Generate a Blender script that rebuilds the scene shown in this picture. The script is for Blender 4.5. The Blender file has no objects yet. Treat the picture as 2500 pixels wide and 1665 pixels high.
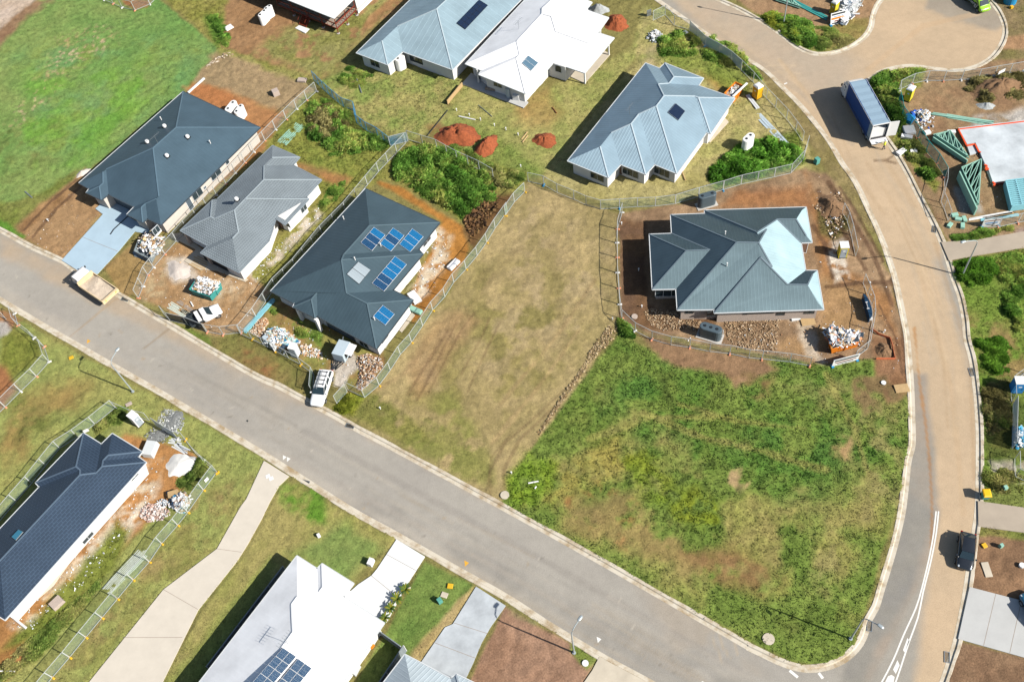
import bpy, bmesh, math, random
import numpy as np
from mathutils import Vector, Matrix
from mathutils.geometry import tessellate_polygon
random.seed(7); RNG = np.random.default_rng(11)
SC = bpy.context.scene
COL = SC.collection
# ---------------------------------------------------------------- camera model (drone, about 100 m up, tilted 34 degrees)
FPX, CX, CY, HCAM = 2400.0, 1250.0, 832.5, 100.0
_d = np.array([1520.0 - CX, 2450.0 - CY, FPX]); _dn = _d / np.linalg.norm(_d)
_f = np.array([0, 0, 1.0]); _Y = _f - (_f @ _dn) * _dn; _Y /= np.linalg.norm(_Y); _Z = -_dn; _X = np.cross(_Y, _Z)
MCW = np.array([_X, _Y, _Z])                      # photo axes (right, down, forward) -> world
TL = dict(a=(0, 0), b=(600, 0), c=(1200, 0), d=(1860, 0), e=(0, 400), f=(600, 400), g=(1200, 400), h=(1860, 400),
          i=(0, 800), j=(600, 800), k=(1200, 800), l=(1860, 800), m=(0, 1239), n=(600, 1239), o=(1200, 1239), p=(1860, 1239))
TL = {k: (v[0], v[1], .27176) for k, v in TL.items()}
TL.update(w=(0, 0, 1.0620), q=(1570, 490, .20408), r=(1120, 0, .16985), s=(2180, 210, .13588), t=(2180, 380, .13588), u=(1860, 0, .13588),
          v=(2340, 860, .2552), x=(2290, 0, .08929), y=(560, 720, .17857), A1=(360, 700, .1104), A2=(300, 980, .08493), A3=(340, 1140, .08493),
          A4=(290, 540, .08493), A5=(2040, 640, .1658), A6=(1740, 160, .14027), N=(0, 0, 1.0))
def px(t, x, y):
    o = TL[t]; return o[0] + x * o[2], o[1] + y * o[2]
def ray(t, x, y):
    u, v = px(t, x, y); return MCW @ np.array([u - CX, v - CY, FPX])
CAMP = np.array([0, 0, HCAM])
def at(t, x, y, z=0.0):
    r = ray(t, x, y); k = (z - HCAM) / r[2]; return Vector(CAMP + k * r)
def pts(t, *c, z=0.0):
    """at() of a flat list of picks of one survey tile; a str switches the tile"""
    out = []; i = 0; c = list(c)
    while i < len(c):
        if isinstance(c[i], str): t = c[i]; i += 1; continue
        out.append(at(t, c[i], c[i + 1], z)); i += 2
    return out
def pxs(t, *c):
    out = []; i = 0
    while i < len(c):
        if isinstance(c[i], str): t = c[i]; i += 1; continue
        out.append(px(t, c[i], c[i + 1])); i += 2
    return out
def project(X, Y, Z=0.0):
    q = np.stack([X, Y, np.zeros_like(X) + Z - HCAM], -1) @ MCW      # world -> photo axes
    return CX + FPX * q[..., 0] / q[..., 2], CY + FPX * q[..., 1] / q[..., 2]
cam = bpy.data.objects.new('camera', bpy.data.cameras.new('camera')); COL.objects.link(cam); SC.camera = cam
_R = Matrix([[MCW[r][0], -MCW[r][1], -MCW[r][2]] for r in range(3)])
cam.matrix_world = Matrix.Translation((0, 0, HCAM)) @ _R.to_4x4()
cam.data.sensor_fit = 'HORIZONTAL'; cam.data.sensor_width = 36; cam.data.lens = 36 * FPX / 2500; cam.data.clip_end = 6000; cam.data.clip_start = 1
# ---------------------------------------------------------------- light
SUN_AZ, SUN_EL = math.radians(-32.5), math.radians(37)
sd = Vector((math.cos(SUN_AZ) * math.cos(SUN_EL), math.sin(SUN_AZ) * math.cos(SUN_EL), math.sin(SUN_EL)))
sun = bpy.data.lights.new('sun', 'SUN'); sun.energy = 5.0; sun.angle = math.radians(.53); sun.color = (1, .955, .88)
so = bpy.data.objects.new('sun', sun); COL.objects.link(so); so.rotation_euler = sd.to_track_quat('Z', 'Y').to_euler()
W = bpy.data.worlds.new('World'); SC.world = W; W.use_nodes = True
nt = W.node_tree; bg = nt.nodes['Background']; sky = nt.nodes.new('ShaderNodeTexSky'); sky.sky_type = 'NISHITA'; sky.sun_disc = False
sky.sun_elevation = SUN_EL; sky.sun_rotation = math.atan2(sd.x, sd.y); nt.links.new(sky.outputs[0], bg.inputs[0]); bg.inputs[1].default_value = .068
SC.view_settings.view_transform = 'Standard'; SC.view_settings.look = 'None'; SC.view_settings.gamma = 1; SC.view_settings.exposure = 1.22
KEXP = 2.05                                        # how much brighter than its albedo sunlit flat ground shows in the picture
# ---------------------------------------------------------------- materials
def lin(c):
    c = c.lstrip('#'); v = [int(c[i:i + 2], 16) / 255 for i in (0, 2, 4)]
    return np.array([x / 12.92 if x <= .04045 else ((x + .055) / 1.055) ** 2.4 for x in v])
def alb(c, k=KEXP): return np.clip(lin(c) / k, 0, .85)
_mats = {}
def mat(name, color, rough=.7, metal=0.0, var=.18, scale=3.0, bump=.0, bscale=20, spec=.3, raw=False, coat=0):
    if name in _mats: return _mats[name]
    m = bpy.data.materials.new(name); m.use_nodes = True; n = m.node_tree.nodes; L = m.node_tree.links; b = n['Principled BSDF']
    c = tuple(lin(color) if raw else alb(color)) if isinstance(color, str) else color
    tc = n.new('ShaderNodeTexCoord'); no = n.new('ShaderNodeTexNoise'); no.inputs['Scale'].default_value = scale; no.inputs['Detail'].default_value = 6; no.inputs['Roughness'].default_value = .65
    L.new(tc.outputs['Object'], no.inputs['Vector'])
    mr = n.new('ShaderNodeMapRange'); mr.inputs[1].default_value = .25; mr.inputs[2].default_value = .75; mr.inputs[3].default_value = 1 - var; mr.inputs[4].default_value = 1 + var * .6
    L.new(no.outputs[0], mr.inputs[0])
    mx = n.new('ShaderNodeMix'); mx.data_type = 'RGBA'; mx.blend_type = 'MULTIPLY'; mx.inputs[0].default_value = 1; mx.inputs[6].default_value = (*c, 1)
    L.new(mr.outputs[0], mx.inputs[7]); L.new(mx.outputs[2], b.inputs['Base Color'])
    b.inputs['Roughness'].default_value = rough; b.inputs['Metallic'].default_value = metal; b.inputs['Specular IOR Level'].default_value = spec; b.inputs['Coat Weight'].default_value = coat
    if bump:
        n2 = n.new('ShaderNodeTexNoise'); n2.inputs['Scale'].default_value = bscale; n2.inputs['Detail'].default_value = 4; L.new(tc.outputs['Object'], n2.inputs['Vector'])
        bp = n.new('ShaderNodeBump'); bp.inputs['Strength'].default_value = bump; bp.inputs['Distance'].default_value = .1; L.new(n2.outputs[0], bp.inputs['Height']); L.new(bp.outputs[0], b.inputs['Normal'])
    _mats[name] = m; return m
def vcol_mat(name, rough=.9, trans=0, spec=.15):
    """colour from the mesh's own 'Col' attribute (leaf to leaf and stone to stone variety)"""
    if name in _mats: return _mats[name]
    m = bpy.data.materials.new(name); m.use_nodes = True; n = m.node_tree.nodes; L = m.node_tree.links; b = n['Principled BSDF']
    a = n.new('ShaderNodeAttribute'); a.attribute_name = 'Col'; L.new(a.outputs['Color'], b.inputs['Base Color'])
    b.inputs['Roughness'].default_value = rough; b.inputs['Specular IOR Level'].default_value = spec
    if trans:                                      # blades are far thinner than a pixel: ease their facing towards the sward's
        g = n.new('ShaderNodeNewGeometry'); v1 = n.new('ShaderNodeVectorMath'); v1.operation = 'SCALE'; v1.inputs['Scale'].default_value = .55; L.new(g.outputs['Normal'], v1.inputs[0]); v2 = n.new('ShaderNodeVectorMath'); v2.inputs[1].default_value = (0, 0, .75); L.new(v1.outputs[0], v2.inputs[0]); v3 = n.new('ShaderNodeVectorMath'); v3.operation = 'NORMALIZE'; L.new(v2.outputs[0], v3.inputs[0]); L.new(v3.outputs[0], b.inputs['Normal'])
        t = n.new('ShaderNodeBsdfTranslucent'); L.new(a.outputs['Color'], t.inputs['Color']); ms = n.new('ShaderNodeMixShader'); ms.inputs[0].default_value = trans
        L.new(b.outputs[0], ms.inputs[1]); L.new(t.outputs[0], ms.inputs[2]); L.new(ms.outputs[0], n['Material Output'].inputs[0])
    _mats[name] = m; return m
def roof_mat(name, color, kind='rib', pitch=.45, rough=.38, depth=.5, metal=0.0, k=2.3, aniso=0, tint=.1):
    """UV is in metres: u along the eave, v up the slope. ribs run up the slope, tiles lie in rows"""
    m = bpy.data.materials.new(name); m.use_nodes = True; n = m.node_tree.nodes; L = m.node_tree.links; b = n['Principled BSDF']
    c = tuple(alb(color, k)); uv = n.new('ShaderNodeUVMap'); sx = n.new('ShaderNodeSeparateXYZ'); L.new(uv.outputs[0], sx.inputs[0])
    def M_(op, a, bb=None):
        q = n.new('ShaderNodeMath'); q.operation = op
        for i, s in enumerate((a, bb)):
            if s is None: continue
            if isinstance(s, (int, float)): q.inputs[i].default_value = s
            else: L.new(s, q.inputs[i])
        return q.outputs[0]
    if kind == 'stripe': ph = M_('FRACT', M_('DIVIDE', sx.outputs[0], pitch)); h = M_('LESS_THAN', M_('ABSOLUTE', M_('SUBTRACT', ph, .5)), .07)
    elif kind == 'rib':
        ph = M_('FRACT', M_('DIVIDE', sx.outputs[0], pitch)); h = M_('SMOOTH_MIN', M_('MULTIPLY', M_('ABSOLUTE', M_('SUBTRACT', ph, .5)), 6.0), 1.0); h = M_('SUBTRACT', 1.0, h)
    else:
        row = M_('FLOOR', M_('DIVIDE', sx.outputs[1], .34)); fv = M_('FRACT', M_('DIVIDE', sx.outputs[1], .34))
        uo = M_('ADD', M_('DIVIDE', sx.outputs[0], pitch), M_('MULTIPLY', row, .5)); fu = M_('FRACT', uo)
        hu = M_('SINE', M_('MULTIPLY', fu, 3.14159)); h = M_('ADD', M_('MULTIPLY', fv, -1.6), M_('MULTIPLY', hu, .7))
        if kind == 'flat': h = M_('MULTIPLY', M_('GREATER_THAN', fv, .14), M_('GREATER_THAN', fu, .07))
    no = n.new('ShaderNodeTexNoise'); no.inputs['Scale'].default_value = .35; no.inputs['Detail'].default_value = 7; no.inputs['Roughness'].default_value = .6; tc = n.new('ShaderNodeTexCoord'); L.new(tc.outputs['Object'], no.inputs['Vector'])
    mr = n.new('ShaderNodeMapRange'); mr.inputs[1].default_value = .3; mr.inputs[2].default_value = .7; mr.inputs[3].default_value = .86; mr.inputs[4].default_value = 1.1; L.new(no.outputs[0], mr.inputs[0])
    f = M_('MULTIPLY', mr.outputs[0], M_('ADD', M_('MULTIPLY', h, tint if kind != 'flat' else .45), .92 if kind != 'flat' else .6))
    if kind == 'flat':
        h2 = M_('SUBTRACT', 1.0, h); f = M_('MULTIPLY', mr.outputs[0], M_('ADD', M_('MULTIPLY', h2, .75), 1.0))
    mx = n.new('ShaderNodeMix'); mx.data_type = 'RGBA'; mx.blend_type = 'MULTIPLY'; mx.inputs[0].default_value = 1; mx.inputs[6].default_value = (*c, 1); L.new(f, mx.inputs[7]); L.new(mx.outputs[2], b.inputs['Base Color'])
    bp = n.new('ShaderNodeBump'); bp.inputs['Strength'].default_value = depth; bp.inputs['Distance'].default_value = .035; L.new(h, bp.inputs['Height']); L.new(bp.outputs[0], b.inputs['Normal']); fa = n.new('ShaderNodeAttribute'); fa.attribute_name = 'facet'; L.new(fa.outputs['Vector'], bp.inputs['Normal'])
    b.inputs['Roughness'].default_value = rough; b.inputs['Specular IOR Level'].default_value = .4 if metal else .12; b.inputs['Metallic'].default_value = metal
    if aniso: tg = n.new('ShaderNodeTangent'); tg.direction_type = 'UV_MAP'; L.new(tg.outputs[0], b.inputs['Tangent']); b.inputs['Anisotropic'].default_value = aniso; b.inputs['Anisotropic Rotation'].default_value = 0
    return m
# ---------------------------------------------------------------- objects
def tag(o, label=None, cat=None, group=None, kind=None):
    if label: o['label'] = label
    if cat: o['category'] = cat
    if group: o['group'] = group
    if kind: o['kind'] = kind
    return o
def thing(name, label, cat, loc=(0, 0, 0), rot=0.0, group=None):
    o = bpy.data.objects.new(name, None); COL.objects.link(o); o.location = loc; o.rotation_euler = (0, 0, rot); o.empty_display_size = .3
    return tag(o, label, cat, group)
class MB:
    def __init__(s): s.v = []; s.f = []; s.c = []
    def add(s, vs, fs):
        o = len(s.v); s.v += [Vector(x) for x in vs]; s.f += [tuple(i + o for i in q) for q in fs]; return s
    def box(s, c, size, rot=None, taper=1.0):
        """c: centre; size: full size; rot: z angle or a Matrix"""
        hx, hy, hz = (x / 2 for x in size); R = Matrix.Rotation(rot, 3, 'Z') if isinstance(rot, (int, float)) else (rot or Matrix.Identity(3)); c = Vector(c)
        vs = [c + R @ Vector((x * hx * (taper if z > 0 else 1), y * hy * (taper if z > 0 else 1), z * hz)) for z in (-1, 1) for x, y in ((-1, -1), (1, -1), (1, 1), (-1, 1))]
        return s.add(vs, [(3, 2, 1, 0), (4, 5, 6, 7), (0, 1, 5, 4), (1, 2, 6, 5), (2, 3, 7, 6), (3, 0, 4, 7)])
    def bar(s, a, b, w, h, up=(0, 0, 1)):
        a = Vector(a); b = Vector(b); d = (b - a); l = d.length
        if l < 1e-5: return s
        x = d / l; u = Vector(up); y = u.cross(x)
        if y.length < 1e-3: y = Vector((1, 0, 0)).cross(x)
        y.normalize(); z = x.cross(y); return s.box((a + b) / 2, (l, w, h), Matrix((x, y, z)).transposed())
    def tube(s, P, r, n=6, cap=True, r2=None):
        P = [Vector(p) for p in P]; rings = []
        for i, p in enumerate(P):
            d = (P[min(i + 1, len(P) - 1)] - P[max(i - 1, 0)]).normalized(); u = Vector((0, 0, 1)) if abs(d.z) < .9 else Vector((1, 0, 0)); x = u.cross(d).normalized(); y = d.cross(x)
            rr = r if r2 is None else r + (r2 - r) * i / (len(P) - 1)
            rings.append([p + rr * (math.cos(2 * math.pi * k / n) * x + math.sin(2 * math.pi * k / n) * y) for k in range(n)])
        return s.loft(rings, cap)
    def loft(s, rings, cap=True):
        n = len(rings[0]); fs = []
        for i in range(len(rings) - 1):
            for k in range(n): fs.append((i * n + k, i * n + (k + 1) % n, (i + 1) * n + (k + 1) % n, (i + 1) * n + k))
        if cap: fs += [tuple(reversed(range(n))), tuple(range((len(rings) - 1) * n, len(rings) * n))]
        return s.add([p for R in rings for p in R], fs)
    def prism(s, poly, z0, z1):
        p = [Vector((q[0], q[1])) for q in poly]
        if sum(p[i].x * p[(i + 1) % len(p)].y - p[(i + 1) % len(p)].x * p[i].y for i in range(len(p))) < 0: p.reverse()
        n = len(p); vs = [(q.x, q.y, z0) for q in p] + [(q.x, q.y, z1) for q in p]
        return s.add(vs, [tuple(reversed(range(n))), tuple(range(n, 2 * n))] + [(i, (i + 1) % n, (i + 1) % n + n, i + n) for i in range(n)])
    def cyl(s, c, r, h, n=16, r2=None, axis='Z'):
        c = Vector(c); A = {'Z': Vector((0, 0, 1)), 'Y': Vector((0, 1, 0)), 'X': Vector((1, 0, 0))}[axis]; return s.tube([c - A * h / 2, c + A * h / 2], r, n, True, r2)
    def build(s, name, m, parent=None, off=None, smooth=False, bevel=0, uv=None):
        me = bpy.data.meshes.new(name); o_ = Vector(off) if off is not None else (parent.location if parent is not None and off is None and s.__dict__.get('world') else Vector())
        me.from_pydata([tuple(v - o_) for v in s.v], [], s.f); me.materials.append(m)
        if uv is not None:
            l = me.uv_layers.new(name='UVMap'); l.data.foreach_set('uv', np.array(uv, 'f').ravel())
        if s.c:
            a = me.color_attributes.new('Col', 'FLOAT_COLOR', 'POINT'); a.data.foreach_set('color', np.array([(*c, 1) for c in s.c], 'f').ravel())
        if smooth: me.polygons.foreach_set('use_smooth', [True] * len(me.polygons))
        me.update(); o = bpy.data.objects.new(name, me); COL.objects.link(o)
        if parent is not None: o.parent = parent
        if bevel:
            b = o.modifiers.new('bevel', 'BEVEL'); b.width = bevel; b.segments = 2; b.limit_method = 'ANGLE'
        return o
def WB():
    b = MB(); b.world = True; return b
def dup(o, loc=None, rot=None, parent=None, scale=None):
    c = o.copy(); COL.objects.link(c)
    if parent is not None: c.parent = parent
    if loc is not None: c.location = loc
    if rot is not None: c.rotation_euler = (0, 0, rot)
    if scale is not None: c.scale = scale
    for ch in list(o.children): dup(ch, parent=c)
    return c
# ---------------------------------------------------------------- noise and painting by place
_T = RNG.random((256, 256))
def vnoise(x, y):
    xi = np.floor(x).astype(int); yi = np.floor(y).astype(int); fx = x - xi; fy = y - yi; fx = fx * fx * (3 - 2 * fx); fy = fy * fy * (3 - 2 * fy)
    a = _T[yi & 255, xi & 255]; b = _T[yi & 255, (xi + 1) & 255]; c = _T[(yi + 1) & 255, xi & 255]; d = _T[(yi + 1) & 255, (xi + 1) & 255]
    return (a * (1 - fx) + b * fx) * (1 - fy) + (c * (1 - fx) + d * fx) * fy
def fbm(x, y, f=1.0, o=4, s=0.0):
    t = np.zeros_like(x); a = 1.0; w = 0; ca, sa = .8, .6
    X, Y = x * f + s, y * f - s * 1.7
    for _ in range(o):
        t += a * vnoise(X, Y); w += a; a *= .55; X, Y = (X * ca - Y * sa) * 2.03 + 17.3, (X * sa + Y * ca) * 2.03 + 5.1
    return t / w
def sdist(U, V, poly, closed=True):
    """signed distance in photo pixels; > 0 inside"""
    p = np.array(poly); n = len(p); d = np.full(U.shape, 1e18); ins = np.zeros(U.shape, bool)
    for i in range(n if closed else n - 1):
        a = p[i]; b = p[(i + 1) % n]; e = b - a; wx = U - a[0]; wy = V - a[1]; t = np.clip((wx * e[0] + wy * e[1]) / max(e @ e, 1e-9), 0, 1)
        d = np.minimum(d, (wx - t * e[0]) ** 2 + (wy - t * e[1]) ** 2)
        if closed and a[1] != b[1]:
            c = ((a[1] > V) != (b[1] > V)) & (U < (b[0] - a[0]) * (V - a[1]) / (b[1] - a[1]) + a[0]); ins ^= c
    d = np.sqrt(d); return np.where(ins, d, -d) if closed else -d
def paint(X, Y, U, V, zones, col, hgt, den):
    for k, z in enumerate(zones):
        poly = np.array(z['p']); wd = z.get('w', 0); mg = z['soft'] + z['warp'] + wd + 4
        sel = np.nonzero((U > poly[:, 0].min() - mg) & (U < poly[:, 0].max() + mg) & (V > poly[:, 1].min() - mg) & (V < poly[:, 1].max() + mg))[0]
        if not len(sel): continue
        x, y, u, v = X[sel], Y[sel], U[sel], V[sel]
        sdv = sdist(u, v, poly, not wd) + wd + (fbm(x, y, z.get('wf', .45), 4, k * 3.1) - .5) * 2 * z['warp']
        a = np.clip(sdv / (2 * z['soft']) + .5, 0, 1); a = (a * a * (3 - 2 * a)) * z.get('op', 1)
        if z.get('patch'):                           # broken cover: only where the noise is high
            q = fbm(x, y, z.get('pf', .5), 4, 40 + k * 5.7); a = a * np.clip((q - z['patch']) * 5.5 + .5, 0, 1)
        t = np.clip((fbm(x, y, z.get('cf', .35), 4, 90 + k * 2.3) - .5) * 2.6 + .5, 0, 1)[:, None]
        c = z['a'] * (1 - t) + z['b'] * t
        col[sel] = col[sel] * (1 - a[:, None]) + c * a[:, None]
        if z['h'] is not None:
            hgt[sel] = hgt[sel] * (1 - a) + z['h'] * a; den[sel] = den[sel] * (1 - a) + z['d'] * a
def Zn(a, b, p, soft=8, warp=8, h=0.0, d=0.0, **k): return dict(a=alb(a), b=alb(b), p=p, soft=soft, warp=warp, h=h, d=d, **k)
# ================================================================ SETTING: road, kerbs, ground
N_KERB = pxs('e', -400, 385, 0, 590, 270, 738, 560, 872, 725, 985, 1180, 1240, 'j', 0, 378, 300, 522, 560, 660, 850, 815, 1040, 925, 1300, 1060, 'o', 130, 5, 900, 430, 1750, 918, 2310, 1240)
N_KERB2 = pxs('p', -125, 1242, 0, 1300, 140, 1368, 270, 1415, 400, 1440, 560, 1425, 720, 1362, 840, 1262, 910, 1150, 955, 1000, 1020, 885, 1070, 720, 1120, 560, 1195, 300, 1262, 0, 'l', 1310, 1200, 1348, 1040, 1345, 800, 1335, 500, 1312, 200, 1287, 0,
              'h', 1200, 1050, 1120, 790, 1060, 640, 980, 460, 880, 240, 805, 110, 725, 0, 'd', 640, 1330, 550, 1200, 380, 985, 200, 800, 0, 615, 'c', 2080, 405, 1800, 215, 1490, 0, 1100, -270)
ISLAND = pxs('u', -900, -60, -400, 160, 0, 380, 180, 490, 400, 650, 640, 840, 900, 955, 1150, 968, 1430, 905, 1650, 805, 1850, 655, 1960, 480, 1995, 280, 2065, 100, 2150, -10, 2300, -160)
E_KERB = pxs('d', 1960, -80, 2050, 0, 2130, 100, 2185, 230, 2180, 345, 2110, 470, 2020, 550, 1880, 612, 1700, 632, 1450, 602, 1300, 592, 1100, 632, 1000, 692, 925, 760, 900, 850, 930, 960, 1020, 1110, 1150, 1290, 1230, 1410, 1320, 1568,
              'h', 1400, 260, 1520, 480, 1600, 650, 1660, 800, 1720, 1000, 1790, 1200, 1830, 1400, 1845, 1568, 'l', 1890, 270, 1922, 470, 1945, 700, 1960, 1000, 1955, 1568, 'p', 1930, 180, 1890, 450, 1840, 800, 1760, 1200, 1730, 1300, 1640, 1568, 1500, 1900)
S_KERB = pxs('e', -400, 980, 0, 1222, 'i', 440, 12, 1000, 335, 1500, 620, 2355, 1130, 'n', 910, 0, 1350, 245, 1850, 530, 2355, 815, 'o', 500, 1045, 980, 1335, 1440, 1585, 2000, 1900)
ROADPOLY = N_KERB + N_KERB2 + [(1500, -160)] + [(1700, -160)] + ISLAND + [(2330, -80)] + E_KERB + [(1760, 1790)] + S_KERB[::-1]
def catmull(P, step):
    P = [Vector(p) for p in P]; out = []
    for i in range(len(P) - 1):
        p0, p1, p2, p3 = P[max(i - 1, 0)], P[i], P[i + 1], P[min(i + 2, len(P) - 1)]; n = max(1, int((p2 - p1).length / step))
        for k in range(n):
            t = k / n; q = .5 * ((2 * p1) + (p2 - p0) * t + (2 * p0 - 5 * p1 + 4 * p2 - p3) * t * t + (3 * p1 - p0 - 3 * p2 + p3) * t ** 3); out.append(q)
    return out + [P[-1]]
Z0R = -.1
def kerb_strip(name, pix, side, flare=()):
    P = catmull([at('N', u, v) for u, v in pix], .6); b = MB(); rings = []; acc = 0
    prof = [(-.42, Z0R + .012), (-.03, Z0R + .004), (.02, Z0R + .06), (.07, .025), (.36, .035), (.4, .0), (.42, -.25), (-.42, -.25)]
    for i, p in enumerate(P):
        d = (P[min(i + 1, len(P) - 1)] - P[max(i - 1, 0)]).normalized(); nr = Vector((-d.y, d.x, 0)) * side; w = .05 * math.sin(i * .37) * math.sin(i * .11)
        rings.append([p + nr * (o + (w if o > .3 else 0)) + Vector((0, 0, z)) for o, z in prof])
    b.loft(rings); o = b.build(name, M_KERB); tag(o, kind='structure'); return o
def kerb_mat():
    m = bpy.data.materials.new('kerb_concrete'); m.use_nodes = True; n = m.node_tree.nodes; L = m.node_tree.links; b = n['Principled BSDF']
    g = n.new('ShaderNodeNewGeometry'); n1 = n.new('ShaderNodeTexNoise'); n1.inputs['Scale'].default_value = .6; n1.inputs['Detail'].default_value = 8; n1.inputs['Roughness'].default_value = .7; L.new(g.outputs['Position'], n1.inputs['Vector'])
    r = n.new('ShaderNodeValToRGB'); e = r.color_ramp.elements; e[0].position = .34; e[0].color = (*alb('#b09a78'), 1); e[1].position = .55; e[1].color = (*alb('#ddd3c0'), 1); L.new(n1.outputs[0], r.inputs[0])
    L.new(r.outputs[0], b.inputs['Base Color']); b.inputs['Roughness'].default_value = .9; b.inputs['Specular IOR Level'].default_value = .15; return m
M_KERB = kerb_mat()
kerb_strip('kerb', N_KERB + N_KERB2, 1); kerb_strip('kerb', ISLAND, 1); kerb_strip('kerb', E_KERB, 1); kerb_strip('kerb', S_KERB, -1)
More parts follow.
